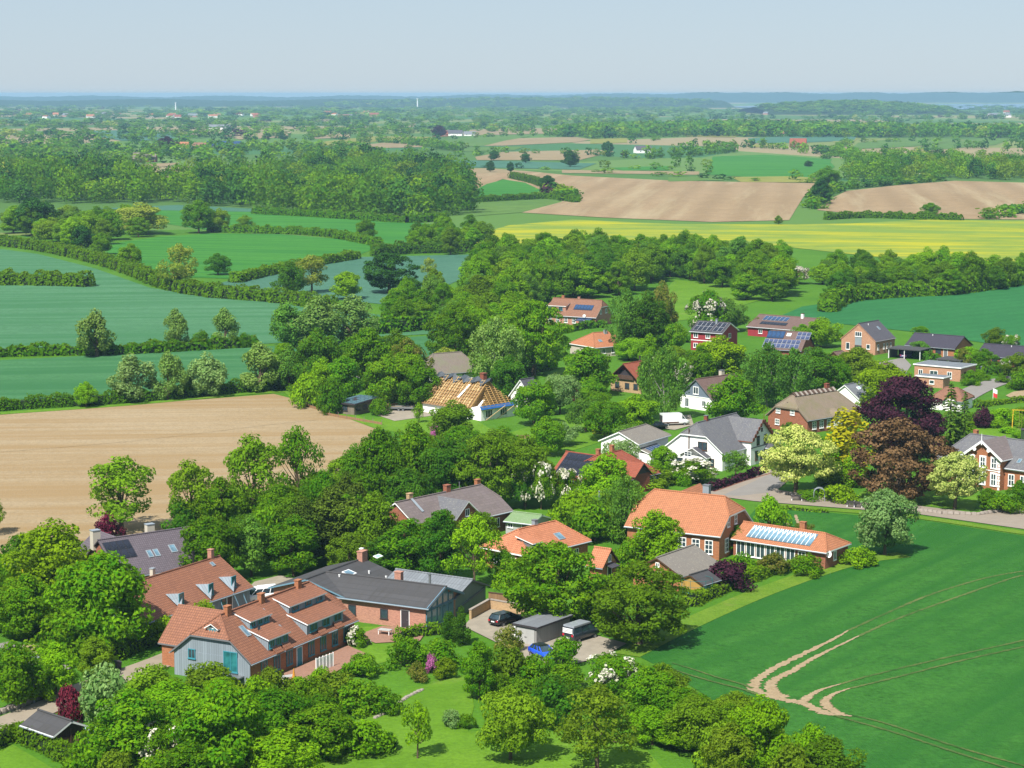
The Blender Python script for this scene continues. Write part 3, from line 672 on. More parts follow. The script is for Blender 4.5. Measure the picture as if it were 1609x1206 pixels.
def far_mass(name, label, cat, items, leafs, FT=FT):
    """items: (x, y, h, w, leaf index)"""
    Vs, Ts, Ms = [], [], []; r = np.random.default_rng(3)
    for (x, y, h, w, li, *z_) in items:
        V, Tn = FT[r.integers(len(FT))]; th = r.uniform(0, 6.28); c, s_ = cos(th), sin(th)
        X = (V[..., 0] * c - V[..., 1] * s_) * w / 9 + x; Y = (V[..., 0] * s_ + V[..., 1] * c) * w / 9 + y; Z = np.maximum(V[..., 2] * h / 10 + (z_[0] if z_ else 0), 0.02)
        Vs.append(np.stack([X, Y, Z], -1).reshape(-1, 3)); Ts.append(np.clip(Tn + r.normal(0, .3), 0, 1)); Ms.append(np.full(len(Tn), li))
    V = np.concatenate(Vs); tn = np.concatenate(Ts); mi = np.concatenate(Ms); n = len(tn)
    me = bpy.data.meshes.new(name); me.vertices.add(4 * n); me.vertices.foreach_set('co', V.astype(np.float32).ravel())
    me.loops.add(4 * n); me.loops.foreach_set('vertex_index', np.arange(4 * n, dtype=np.int32))
    me.polygons.add(n); me.polygons.foreach_set('loop_start', np.arange(0, 4 * n, 4, dtype=np.int32))
    me.attributes.new('tone', 'FLOAT', 'FACE').data.foreach_set('value', tn.astype(np.float32))
    for l_ in leafs: me.materials.append(LEAF[l_])
    me.polygons.foreach_set('material_index', mi.astype(np.int32)); me.update(calc_edges=True)
    o = obj(name, me); o['kind'] = 'stuff'; return tag(o, label, cat)
def inpoly(x, y, P):
    r = False; j = len(P) - 1
    for i in range(len(P)):
        if (P[i][1] > y) != (P[j][1] > y) and x < (P[j][0] - P[i][0]) * (y - P[i][1]) / (P[j][1] - P[i][1]) + P[i][0]: r = not r
        j = i
    return r
def fill(pxpoly, spacing, rnd, maxn=9999):
    """scattered places inside a pixel polygon on the ground, at least `spacing` metres apart"""
    G = [at(*p) for p in pxpoly]; P = [(g_.x, g_.y) for g_ in G]
    x0, x1 = min(p[0] for p in P), max(p[0] for p in P); y0, y1 = min(p[1] for p in P), max(p[1] for p in P)
    out = []; grid = {}
    for _ in range(int((x1 - x0) * (y1 - y0) / spacing ** 2 * 5) + 30):
        x, y = rnd.uniform(x0, x1), rnd.uniform(y0, y1)
        if not inpoly(x, y, P): continue
        k = (int(x // spacing), int(y // spacing))
        if any(hypot(x - q[0], y - q[1]) < spacing for i in (-1, 0, 1) for j in (-1, 0, 1) for q in grid.get((k[0] + i, k[1] + j), ())): continue
        grid.setdefault(k, []).append((x, y)); out.append((x, y))
        if len(out) >= maxn: break
    return out
def along(pxpts, step, jit, rnd):
    P = [at(*p) for p in pxpts]; out = []
    for a, b in zip(P, P[1:]):
        n = max(1, int((b - a).length / step))
        for i in range(n):
            q = a.lerp(b, (i + rnd.uniform(.1, .9)) / n); out.append((q.x + rnd.uniform(-jit, jit), q.y + rnd.uniform(-jit, jit)))
    return out
def TB(h, k=1.0): return sc(srgb(h), .58 * k)
# ------------------------------------------------------------------ building materials
m_tile('tile_orange', TB(0xdc9268), weather=TB(0xc88660)); m_tile('tile_red', TB(0xb47a5c), .36, .32, .4, weather=TB(0xa87460))
m_tile('tile_pinkorange', TB(0xe89a72), weather=TB(0xd4845c)); m_tile('tile_brown', TB(0x8a7068), .34, .3, .5); m_tile('tile_violet', TB(0x7c727a), .36, .3, .5)
m_tile('tile_grey', TB(0x6c6a72), .3, .3, .6); m_tile('tile_anth', TB(0x524e5c), .34, .3, .6); m_tile('slate', TB(0x70707a), .3, .3, .75, weather=TB(0xa8a8a0))
m_tile('slate_brown', TB(0x86787a), .5, 1.1, .8, weather=TB(0x9c9284)); m_tile('tile_dull', TB(0xa87a62), .34, .3, .5); m_tile('felt_dark', TB(0x5a5a5e), 1.0, 8, .85, weather=TB(0x5a564e), bump=.15)
m_tile('felt_grey', TB(0x8e9298), 1.0, 6, .85, bump=.15); m_tile('eternit', TB(0xa8a098), 1.1, .18, .62, weather=TB(0xc0b8a8), rough=.95); m_tile('tile_dark', TB(0x5c5a62), .34, .3, .55)
m_tile('tile_redbrown', TB(0xb4644c), .34, .3, .5); m_tile('roof_green', TB(0x8cb074), 1.2, .18, .8, weather=TB(0xb8cca8))
m_board('metal_grey', TB(0x8e949a), .45); m_board('board_blue', TB(0xa3b0ba), .32); m_board('board_green', TB(0x93a49a), .25, .06); m_board('board_white', TB(0xd4d4d0), .18, .05); m_board('board_grey', TB(0xaeaca8), .16, .1)
m_board('board_brown', TB(0x6c5344), .2); m_board('board_red', TB(0xb8404a), .2, .06, gap=.75); m_board('board_slate', TB(0x8896a8), .16, .05, gap=.8); m_board('board_yellow', TB(0xdcae5c), .15, .06); m_board('board_larch', TB(0x9a8c7c), .2, .12)
m_board('corrugated', TB(0x8cb074), .18); m_board('fence_wood', TB(0xb08a64), .14, .15)
m_brick('brick_red', TB(0xb4755c)); m_brick('brick_pink', TB(0xd49c86)); m_brick('brick_orange', TB(0xc4835e)); m_brick('brick_yellow', TB(0xd4b288)); m_brick('brick_dark', TB(0xa05f4c)); m_brick('brick_light', TB(0xd8a486))
m_plain('plaster_white', (.80, .79, .76), .05, .6); m_plain('plaster_cream', TB(0xe6dcc8), .06, .6); m_plain('trim_white', (.8, .8, .79), .03, 1, .6); m_plain('trim_blue', TB(0x7ea6bc), .06, 1, .6); m_plain('trim_grey', TB(0x84868a), .06, 1, .6)
m_plain('trim_teal', TB(0x4ba2b4), .05, 1, .5); m_plain('trim_dark', TB(0x4a4448), .08, 1, .6); m_plain('trim_brown', TB(0x6a4a38), .08, 1, .6); m_plain('zinc', TB(0xaab4bc), .08, 1, .4, .5); m_plain('white_bar', (.8, .8, .8), .02, 1, .5)
m_plain('wood_new', TB(0xd8ae6c), .14, 2); m_plain('wood_pale', TB(0xe6c894), .12, 2); m_plain('tarp_dark', TB(0x4c545c), .3, 1, .4, .5); m_plain('tarp_blue', TB(0x2c6cb4), .15, 1, .5); m_plain('foil_white', (.78, .78, .78), .06, 1, .5)
m_plain('rubber', TB(0x2a2a2c), .1, 2); m_plain('steel', TB(0xb4b8bc), .08, 2, .35, .5, .6); m_plain('stone', TB(0xb8aca0), .2, 2, .9, .2, bump=.4); m_plain('orange_cloth', TB(0xe8a040), .06)
m_glass('glass'); m_glass('glass_teal', srgb(0x2a6a6c)); m_glass('glass_pale', srgb(0x9fc4bc), .3, .4); m_glass('glass_sky', srgb(0x5f7c8c), .1, .8)
m_glass('solar_black', srgb(0x20222c), .2, .5); m_glass('solar_blue', srgb(0x243c5c), .2, .6); m_glass('solar_grey', srgb(0x3c4460), .25, .5); m_plain('panel_frame', TB(0xc9ccd2), .03, 1, .4, .4); m_plain('panel_frame_dark', TB(0x34363c), .03, 1, .4, .4)
m_thatch('thatch', TB(0x9c8c7a), TB(0x8a8660)); m_thatch('thatch_grey', TB(0x94887e), TB(0x8c9070))
M = MAT
WCACHE = {}
def win_mesh(w, h, nx, ny, fm, pm, bar):
    k = (round(w, 2), round(h, 2), nx, ny, fm, pm, bar)
    if k not in WCACHE:
        b = MB(); t = .09 * bar
        b.box(-w / 2, w / 2, -.07, .02, 0, t); b.box(-w / 2, w / 2, -.07, .02, h - t, h); b.box(-w / 2, -w / 2 + t, -.07, .02, t, h - t); b.box(w / 2 - t, w / 2, -.07, .02, t, h - t)
        for i in range(1, nx): x = -w / 2 + w * i / nx; b.box(x - t * .4, x + t * .4, -.065, .01, t, h - t)
        for i in range(1, ny): z = h * i / ny; b.box(-w / 2 + t, w / 2 - t, -.06, .01, z - t * .35, z + t * .35)
        b.box(-w / 2 - .06, w / 2 + .06, -.14, .02, -.07, -.002)
        p = MB().box(-w / 2 + t * .8, w / 2 - t * .8, -.035, -.012, t * .8, h - t * .8)
        WCACHE[k] = (b.mesh('window', M[fm]), p.mesh('pane', M[pm]))
    return WCACHE[k]
HOUSES = []
class House:
    def __init__(s, name, label, A, B, H, E, Wd, yaw=None, ext=(0, 0), ea=None, eb=None, og=.35, oe=.4, wall='brick_red', roof='tile_orange', ga=None, gb=None, trim='trim_grey', th=.2, cat='house', z0=-.3, root=None):
        a, b = at(*A, H), at(*B, H); d = b - a; s.yaw = atan2(d.y, d.x) if yaw is None else R(yaw)
        L = d.length if yaw is None else max(d.length * .5, abs(d.x) / max(.3, cos(s.yaw)) if abs(yaw) < 70 else d.length)
        u = Vector((cos(s.yaw), sin(s.yaw), 0)); mid = (a + b) / 2 + u * (ext[1] - ext[0]) / 2; L += ext[0] + ext[1]
        s.H, s.E, s.W, s.og, s.oe, s.roofm, s.wallm, s.th = H, E, Wd, og, oe, roof, wall, th
        s.root = root or thing(name, label, cat, (mid.x, mid.y, 0), s.yaw)
        s.par = s.root; s.m = (H - E) / (Wd / 2)
        ra = ea[1] if ea else 0; rb = eb[1] if eb else 0
        xa, xb = -L / 2 - ra, L / 2 + rb; s.xa, s.xb = xa + og, xb - og; s.ra, s.rb = -L / 2, L / 2
        ye, ze = Wd / 2 + oe, E - oe * s.m; yz = lambda z: (H - z) / s.m
        def side(sg):
            P = [(xa, sg * ye, ze), (xb, sg * ye, ze)]
            if eb and eb[0] > ze + .02: P.append((xb, sg * yz(eb[0]), eb[0]))
            P.append((s.rb, 0, H)); P.append((s.ra, 0, H))
            if ea and ea[0] > ze + .02: P.append((xa, sg * yz(ea[0]), ea[0]))
            return P
        polys = [side(-1), side(1)]
        for e, x, r in ((ea, xa, s.ra), (eb, xb, s.rb)):
            if e:
                zh = max(e[0], ze); polys.append([(x, -yz(zh), zh), (x, yz(zh), zh), (r, 0, H)])
        s.roof = MB().slab(polys, th, 0, 1).build('roof', [M[roof], M[trim]], s.root)
        rc = MB(); rc.tube([(s.ra - .02, 0, H + .03), (s.rb + .02, 0, H + .03)], .13, 6)
        for e, x, r in ((ea, xa, s.ra), (eb, xb, s.rb)):
            if e:
                for sg in (-1, 1): rc.tube([(r, 0, H + .03), (x, sg * yz(max(e[0], ze)), max(e[0], ze) + .03)], .11, 6)
        rc.build('ridge_cap', M[roof], s.roof)
        b_ = MB(); w2 = Wd / 2
        for sg in (-1, 1):
            q = [(s.xa, sg * w2, z0), (s.xb, sg * w2, z0), (s.xb, sg * w2, E - .03), (s.xa, sg * w2, E - .03)]
            b_.poly(q if sg < 0 else q[::-1])
        for e, x, sg, gi in ((ea, s.xa, -1, 1), (eb, s.xb, 1, 2)):
            low = [(x, -w2, z0), (x, w2, z0), (x, w2, E - .03), (x, -w2, E - .03)]
            if e: zt = max(E, e[0]); up = [(x, -w2, E - .03), (x, w2, E - .03), (x, yz(zt) * .999, zt - .03), (x, -yz(zt) * .999, zt - .03)]; 
            else: up = [(x, -w2, E - .03), (x, w2, E - .03), (x, 0, H - .05)]
            b_.poly(low if sg > 0 else low[::-1], 0)
            if not e or e[0] > E + .1: b_.poly(up if sg > 0 else up[::-1], gi)
        s.wall = b_.build('wall', [M[wall], M[ga or wall], M[gb or wall]], s.root)
        g_ = MB()                                                       # gutters
        for sg in (-1, 1): g_.tube([(xa, sg * (ye + .05), ze - .12), (xb, sg * (ye + .05), ze - .12)], .075, 6)
        g_.build('gutter', M['zinc'], s.root)
        HOUSES.append((mid.x, mid.y, hypot(xb, Wd / 2)))
    def win(s, face, pos, z, w, h, nx=2, ny=1, f='trim_white', p='glass', bar=1.0, off=0.0, label=None, name='window', parent=None, y=None):
        fm, pm = win_mesh(w, h, nx, ny, f, p, bar)
        loc, rz = {'F': ((pos, -(s.W / 2 if y is None else y) - .012 - off, z), 0), 'K': ((pos, s.W / 2 + .012, z), pi), 'A': ((s.xa - .012 - off, pos, z), -pi / 2), 'B': ((s.xb + .012 + off, pos, z), pi / 2)}[face]
        o = obj(name, fm, parent or s.root, loc, (0, 0, rz)); obj('pane', pm, o)
        return o
    def wins(s, face, posl, z, w, h, **k):
        for p in posl: s.win(face, p, z, w, h, **k)
    def door(s, face, pos, w=1.0, h=2.1, mat='trim_dark', z=.05, off=0):
        k = ('door', w, h, mat)
        if k not in WCACHE:
            b = MB().box(-w / 2, w / 2, -.06, .02, 0, h); b.box(-w / 2 - .08, -w / 2, -.08, .02, 0, h + .08, 1).box(w / 2, w / 2 + .08, -.08, .02, 0, h + .08, 1).box(-w / 2, w / 2, -.08, .02, h, h + .08, 1)
            hd = MB().tube([(w * .36, -.1, h * .48), (w * .22, -.1, h * .48)], .025, 5)
            WCACHE[k] = (b.mesh('door', [M[mat], M['trim_white']]), hd.mesh('handle', M['steel']))
        dm, hm_ = WCACHE[k]
        loc, rz = {'F': ((pos, -s.W / 2 - .012 - off, z), 0), 'A': ((s.xa - .012 - off, pos, z), -pi / 2), 'B': ((s.xb + .012 + off, pos, z), pi / 2)}[face]
        o = obj('door', dm, s.root, loc, (0, 0, rz)); obj('handle', hm_, o); return o
    def sl(s, x, t, lift=0.0, side=1):
        y = -(s.W / 2) * (1 - t); z = s.E + (s.H - s.E) * t; a = atan(s.m)
        y, z = y - sin(a) * lift, z + cos(a) * lift
        return ((x, y, z), (a, 0, 0)) if side > 0 else ((x, -y, z), (a, 0, pi))
    def skylight(s, x, t, w=.8, h=1.3, side=1, f='zinc', p='glass_sky'):
        k = ('sky', w, h, f, p)
        if k not in WCACHE:
            b = MB(); q = .1
            b.box(-w / 2, w / 2, 0, q, 0, .1).box(-w / 2, w / 2, h - q, h, 0, .1).box(-w / 2, -w / 2 + q, q, h - q, 0, .1).box(w / 2 - q, w / 2, q, h - q, 0, .1)
            WCACHE[k] = (b.mesh('skylight', M[f]), MB().box(-w / 2 + q * .9, w / 2 - q * .9, q * .9, h - q * .9, .02, .07).mesh('pane', M[p]))
        fm, pm = WCACHE[k]; l_, r_ = s.sl(x, t, .01, side); o = obj('skylight', fm, s.root, l_, r_); obj('pane', pm, o); return o
    def panels(s, x0, t0, rows, cols, pw=1.05, ph=1.7, gap=.05, face='solar_black', frame='panel_frame_dark', side=1, skip=()):
        k = ('pan', pw, ph, face, frame)
        if k not in WCACHE:
            b = MB().box(0, pw, 0, ph, .06, .1, 1); q = .05
            b.box(q, pw - q, q, ph - q, .1, .106, 0); WCACHE[k] = b.mesh('solar_panel', [M[face], M[frame]])
        sl_ = hypot(s.W / 2, s.H - s.E)
        for r in range(rows):
            for c in range(cols):
                if (r, c) in skip: continue
                l_, r_ = s.sl(x0 + c * (pw + gap), t0 + r * (ph + gap) / sl_, 0, side); obj('solar_panel', WCACHE[k], s.root, l_, r_)
    def chimney(s, x, y, top, w=.6, d=.6, mat='brick_red', cap='zinc', pipe=False):
        zb = s.H - abs(y) * s.m - .4
        b = MB().box(-w / 2, w / 2, -d / 2, d / 2, 0, top - zb, 0).box(-w / 2 - .06, w / 2 + .06, -d / 2 - .06, d / 2 + .06, top - zb + .002, top - zb + .1, 1)
        if pipe: b.tube([(0, 0, top - zb + .1), (0, 0, top - zb + .5)], .12, 8, 1)
        return b.build('chimney', [M[mat], M[cap]], s.root, (x, y, zb))
    def flue(s, x, y, h=1.1, mat='steel', r=.1):
        zb = s.H - abs(y) * s.m - .1
        return MB().tube([(0, 0, 0), (0, 0, h)], r, 8).tube([(0, 0, h - .12), (0, 0, h)], r * 1.5, 8).build('flue_pipe', M[mat], s.root, (x, y, zb))
    def shed_dormer(s, x0, x1, tf, hd, sd, cheek='board_blue', roof=None, trim='trim_white', winl=(), ov=.25, wh=None):
        yf = -(s.W / 2) * (1 - tf); zs = s.E + (s.H - s.E) * tf; d = hd / (s.m - sd); yb, zb = yf + d, zs + hd + d * sd
        b = MB(); zl = zs - .1
        b.poly([(x0, yf, zl), (x1, yf, zl), (x1, yf, zs + hd), (x0, yf, zs + hd)])
        b.poly([(x0, yf, zl), (x0, yf, zs + hd), (x0, yb, zb), (x0, yb, zb - .1)]); b.poly([(x1, yf, zl), (x1, yb, zb - .1), (x1, yb, zb), (x1, yf, zs + hd)])
        o = b.build('dormer', M[cheek], s.root)
        r = MB().slab([[(x0 - .2, yf - ov, zs + hd - ov * sd + .1), (x1 + .2, yf - ov, zs + hd - ov * sd + .1), (x1 + .2, yb + .1, zb + .1 + .1 * sd), (x0 - .2, yb + .1, zb + .1 + .1 * sd)]], .14, 0, 1)
        r.build('dormer_roof', [M[roof or s.roofm], M[trim]], o)
        for (px_, w, nx) in winl:
            h = wh or hd * .72; fm, pm = win_mesh(w, h, nx, 1, 'trim_teal', 'glass', 1.0)
            obj('window', fm, o, (px_, yf - .012, zs + (hd - h) * .55), (0, 0, 0)); obj('pane', pm, o, (px_, yf - .012, zs + (hd - h) * .55))
        return o
    def cross(s, x, wc, out, Hc, Ec, wall=None, roof=None, gab=None, trim=None, side=1, og=.35, oe=.3, name='wing', z0=-.3, apron=True):
        """gabled wing at right angles to the ridge; returns its front y"""
        sg = -side; yf = s.W / 2 + out; mm = (Hc - Ec) / (wc / 2); yr = max(0, (s.H - Hc) / s.m); ze = Ec - oe * mm; yv = min(s.W / 2 + .3, max(0, (s.H - ze) / s.m))
        P = lambda X, Y, Z: (X, sg * Y, Z)
        polys = [[P(x, yf + og, Hc), P(x, yr - .02, Hc), P(x + k * (wc / 2 + oe), yv - .1, ze), P(x + k * (wc / 2 + oe), yf + og, ze)] for k in (-1, 1)]
        o = MB().slab(polys, .18, 0, 1).build('wing_roof', [M[roof or s.roofm], M[trim or 'trim_white']], s.root)
        b = MB(); w2 = wc / 2; yi = min(yv, s.W / 2) - .3
        b.poly([P(x - w2, yf, z0), P(x + w2, yf, z0), P(x + w2, yf, Ec), P(x - w2, yf, Ec)], 0); b.poly([P(x - w2, yf, Ec), P(x + w2, yf, Ec), P(x, yf, Hc - .05)], 1)
        for k in (-1, 1): b.poly([P(x + k * w2, yf, z0), P(x + k * w2, yi, z0), P(x + k * w2, yi, Ec), P(x + k * w2, yf, Ec)], 0)
        b.build('wing_wall', [M[wall or s.wallm], M[gab or wall or s.wallm]], s.root)
        return yf

def dish(parent, loc, rz, r=.42, mat='trim_white'):
    b = MB(); n = 14
    for i in range(n):
        a0, a1 = 2 * pi * i / n, 2 * pi * (i + 1) / n
        b.poly([(0, .1, 0), (r * .6 * cos(a0), .05, r * .6 * sin(a0)), (r * .6 * cos(a1), .05, r * .6 * sin(a1))]); b.poly([(r * .6 * cos(a0), .05, r * .6 * sin(a0)), (r * cos(a0), -.05, r * sin(a0)), (r * cos(a1), -.05, r * sin(a1)), (r * .6 * cos(a1), .05, r * .6 * sin(a1))])
    b.bar((0, .1, -.02), (0, .35, -r), .05); b.bar((0, 0, -r * .7), (0, -.35, 0), .03)
    return b.build('satellite_dish', M[mat], parent, loc, (R(-12), 0, rz))

# ------------------------------------------------------------------ the village
# house with stacked dormers, grey board gable (front left)
h = House('dormer_house', 'orange tiled house with four stacked dormers and grey board gable in the foreground', (345.5, 965.6), (485, 914), 7.15, 3.0, 10.4, yaw=62, ea=(5.0, 2.0), eb=(4.6, 2.2), wall='brick_orange', roof='tile_red', ga='board_blue', trim='trim_grey')
h1 = h
MB().box(h.xa - .05, h.xa - .012, -h.W / 2, h.W / 2, -.3, h.E).build('cladding', M['board_blue'], h.root)
h.win('A', -2.6, 1.35, 1.9, 2.3, nx=2, f='trim_teal', p='glass_teal', off=.05); h.win('A', 2.7, 2.2, 1.0, 1.1, nx=2, f='trim_teal', p='glass', off=.05)
MB().box(h.xa - 1.0, h.xa - .06, -4.4, -.8, .95, 1.1).build('balcony', M['steel'], h.root)
for (x0, x1) in ((-6.9, -2.9), (.9, 8.6)):
    k = (x1 - x0)
    h.shed_dormer(x0 + .2, x1 + .1, .53, .98, .32, winl=[(x0 + k * q, min(1.3, k * .22), 2) for q in (.2, .55, .85)])
    h.shed_dormer(x0, x1, .03, 1.3, .3, winl=[(x0 + k * q, min(1.5, k * .24), 2) for q in (.18, .52, .84)])
    for q in (.35, .8):
        x = x0 + k * q; MB().slab([[(x - .75, -5.75, 2.75), (x + .75, -5.75, 2.75), (x + .75, -4.75, 3.75), (x - .75, -4.75, 3.75)]], .12).build('canopy', M['tile_red'], h.root)
h.skylight(-7.6, .42, .75, 1.6); h.skylight(-2.3, .62, .8, 1.3); h.skylight(-2.2, .2, .8, 1.4)
for x in (-7.8, -1.2, 6.4): h.chimney(x, -.2, h.H + .75, .75, .55, 'brick_orange', 'brick_orange')
yk = h.cross(-4.6, 7.5, 3.5, 6.4, 3.0, side=-1, roof='tile_red', trim='trim_grey')
# small hipped dormer on the end hip
dm = MB(); xh = h.xa; dm.box(xh + .25, xh + 1.5, -.75, .75, 5.0, 6.0); dmo = dm.build('dormer', M['plaster_white'], h.root)
MB().slab([[(xh - .1, -.95, 5.95), (xh - .1, 0, 6.5), (xh + 2.2, 0, 6.5), (xh + 1.8, -.95, 5.95)], [(xh - .1, .95, 5.95), (xh - .1, 0, 6.5), (xh + 2.2, 0, 6.5), (xh + 1.8, .95, 5.95)]], .1, 0, 1).build('dormer_roof', [M['tile_red'], M['trim_white']], dmo)
fm, pm = win_mesh(.8, .7, 2, 1, 'trim_teal', 'glass', 1); o = obj('window', fm, dmo, (xh + .24, 0, 5.15), (0, 0, -pi / 2))
h.wins('F', [-8, -5.5, -3.0, 1.5, 4.0, 6.5, 9.0], .6, 1.2, 1.7, nx=2, f='trim_teal')
h.door('F', -1.0, 1.0, 2.1, 'trim_teal')
dish(h.root, (-5.9, -3.1, 5.3), .2, .35, 'trim_grey')

# long orange roofed house behind it with three teal wedge windows
h = House('long_house', 'long orange tiled house with three slanted teal windows in its roof', (223, 909), (344, 875), 5.95, 2.75, 10, yaw=60, ext=(5.5, 0), wall='board_blue', roof='tile_red', trim='trim_blue')
for x in (-3.2, 2.6, 7.2):
    yf = -4.55; b = MB(); zt = 4.35
    b.poly([(x - .8, yf - .8, 2.75), (x + .55, yf, 2.9), (x + .55, yf, zt), (x - .8, yf + 1.6, zt)], 0); b.poly([(x - .8, yf + 1.6, zt), (x + .55, yf, zt), (x + .9, yf + 1.6, zt + .05)], 1)
    b.poly([(x + .55, yf, 2.9), (x + .9, yf + 1.6, 3.7), (x + .9, yf + 1.6, zt), (x + .55, yf, zt)], 0)
    o = b.build('wedge_dormer', [M['board_blue'], M['tile_red']], h.root)
    fm, pm = win_mesh(1.15, 1.5, 1, 1, 'trim_teal', 'glass_teal', 1); w = obj('window', fm, o, (x + .08, yf - .12, 3.0), (0, 0, R(8))); obj('pane', pm, o, (x + .08, yf - .12, 3.0), (0, 0, R(8)))
    MB().bar((x + 1.0, -5.4, 2.2), (x + 1.5, -5.9, .2), .12).bar((x - .9, -5.4, 2.6), (x - .2, -6.0, .2), .1).build('brace', M['trim_blue'], h.root)
h.chimney(8.9, .15, h.H + 1.1, .6, .6, 'brick_pink', 'brick_pink'); h.skylight(8.0, .78, .6, .7); h.flue(6.3, .9, 2.0, 'rubber', .14)
h.chimney(-.2, 2.2, h.H + .2, .5, .5, 'plaster_cream', 'zinc')
h.wins('F', [-6.5, -4.8, .2, 4.8], .7, 1.0, 1.5, nx=1, f='trim_teal'); h.door('F', -.9, 1.0, 2.1, 'plaster_white'); h.door('F', 5.9, 1.0, 2.1, 'board_brown')
h.flue(4.4, 1.2, .5, 'trim_white', .08)

# dark violet tiled house with chimneys
h = House('dark_roofed_house', 'dark violet tiled house with black solar panels beside the sandy field', (153, 849), (300, 827), 6.65, 2.8, 10.5, yaw=38, wall='brick_red', roof='tile_violet', trim='trim_dark')
h.cross(-3.4, 9, 2.0, 6.4, 2.8, side=-1, roof='tile_violet', trim='trim_dark')
h.panels(-6.6, .42, 2, 4, .92, 1.55, .04)
for x in (-.9, .1): h.skylight(x, .34, .75, 1.3)
h.skylight(2.7, .38, .95, 1.4); h.skylight(5.4, .42, .8, 1.4); h.chimney(1.2, .9, h.H + .95, 1.1, .8, 'plaster_cream'); h.chimney(-6.5, 1.6, h.H + 1.0, 1.1, .9, 'plaster_cream')
h.wins('F', [-4, -1.5, 1, 3.5], .8, 1.2, 1.2)

# long low hall building with a glazed gable
h = House('low_hall', 'long low brick building with dark felt roof and tall glazed gable end', (528, 900.6), (702, 921), 4.75, 3.15, 8.2, yaw=-27, ext=(1.5, 0), wall='brick_pink', roof='felt_dark', trim='trim_blue', og=.7, oe=.45)
hall = h
h.chimney(1.6, .6, 5.7, .9, .7, 'brick_pink', 'brick_pink'); h.flue(6.2, .3, 1.5, 'steel', .16); h.flue(-.2, .5, .6, 'trim_white', .09); h.flue(-6.4, -.6, .4, 'trim_white', .09)
h.wins('F', [-5.6, -2.4, 2.2], .9, 1.1, 1.2, nx=1, f='trim_dark'); h.door('F', 5.2, 1.1, 2.2, 'trim_dark')
for (y0, y1) in ((-4.0, -2.75), (-2.6, -1.35), (-1.2, .05), (.2, 1.45), (1.6, 2.85)):
    ym = (y0 + y1) / 2; zt = 3.15 + (4.1 - abs(ym)) * .37
    fm, pm = win_mesh(y1 - y0, 2.1, 1, 1, 'trim_blue', 'glass_sky', 1); o = obj('glazing', fm, h.root, (h.xb + .02, ym, .25), (0, 0, pi / 2)); obj('pane', pm, o)
    fm, pm = win_mesh(y1 - y0, max(.5, zt - 2.75), 1, 1, 'trim_blue', 'glass_sky', 1); o = obj('glazing', fm, h.root, (h.xb + .02, ym, 2.5), (0, 0, pi / 2)); obj('pane', pm, o)
MB().bar((h.xb + .5, -4.6, 2.9), (h.xb + .5, 0, 4.62), .1, .3).bar((h.xb + .5, 4.6, 2.9), (h.xb + .5, 0, 4.62), .1, .3).build('bargeboard', M['trim_blue'], h.root)
h = House('hall_wing', 'low dark felt roofed wing with pink brick chimney behind the dormer house', (481, 910), (571, 876.5), 4.7, 3.15, 10.6, yaw=62, wall='brick_pink', roof='felt_dark', trim='trim_blue', oe=.5, og=.5)
h.chimney(6, -.3, 5.8, 1.3, .8, 'brick_pink', 'brick_pink'); h.chimney(9.5, 2.0, 5.2, .4, .4, 'trim_white', 'trim_white'); h.skylight(.5, .55, 1.6, 1.3, f='white_bar'); h.skylight(9.2, .8, 1.4, .7, f='white_bar', p='glass_pale'); h.flue(3.0, -3.2, .5, 'trim_white', .09)
h.wins('A', [-2.5, 1.5], 1, 1.2, 1.1)
h = House('metal_barn', 'grey metal clad barn wing rising behind the low brick hall', (623, 888), (746, 917), 4.1, 2.7, 7.4, yaw=-30, ext=(0, -.3), wall='board_green', roof='metal_grey', trim='trim_grey')
MB().bar((h.xb + .06, -3.6, .9), (h.xb + .06, 3.5, 2.3), .1, .25).build('rail', M['trim_grey'], h.root)

# grey slate farmhouse among the trees
h = House('slate_farmhouse', 'old grey slate roofed farmhouse with cross gable half hidden by trees', (620, 791), (755.5, 759.4), 6.5, 3.2, 9.6, yaw=49, eb=(4.6, 1.6), wall='brick_red', roof='slate_brown', trim='trim_white')
yf = h.cross(-.6, 6.4, 1.4, 6.3, 3.6, roof='slate', wall='brick_red', trim='trim_white')
h.win('F', -.6, 4.0, .9, 1.1, y=yf); MB().box(-.85, -.35, -.01, .01, 0, 4).build('roof_flashing', M['zinc'], h.root, (-5.3, -2.4, 5.0), (R(-55), 0, 0))
h.chimney(2.0, .2, h.H + .9, .9, .7, 'brick_red', 'brick_red'); h.chimney(-6.0, .2, h.H + .8, .8, .6, 'brick_yellow', 'brick_yellow'); h.chimney(h.rb + .6, 1.2, h.H + .5, .8, .6, 'brick_orange', 'brick_orange'); h.flue(5.6, 1.0, 1.6, 'steel', .06)
h.wins('F', [3.4, 5.6, 7.6], .9, 1.0, 1.4); h.wins('B', [-2, 2], .9, 1.0, 1.4)
# green metal shed
h = House('green_roof_shed', 'low shed with green corrugated roof beside the slate farmhouse', (806, 803), (852, 809), 2.9, 2.1, 5.0, yaw=-30, wall='board_white', roof='roof_green', trim='trim_white', cat='shed', og=.2)
h.door('F', 1, 1.0, 1.8, 'trim_grey'); h.win('F', -1.5, 1, .9, .7)
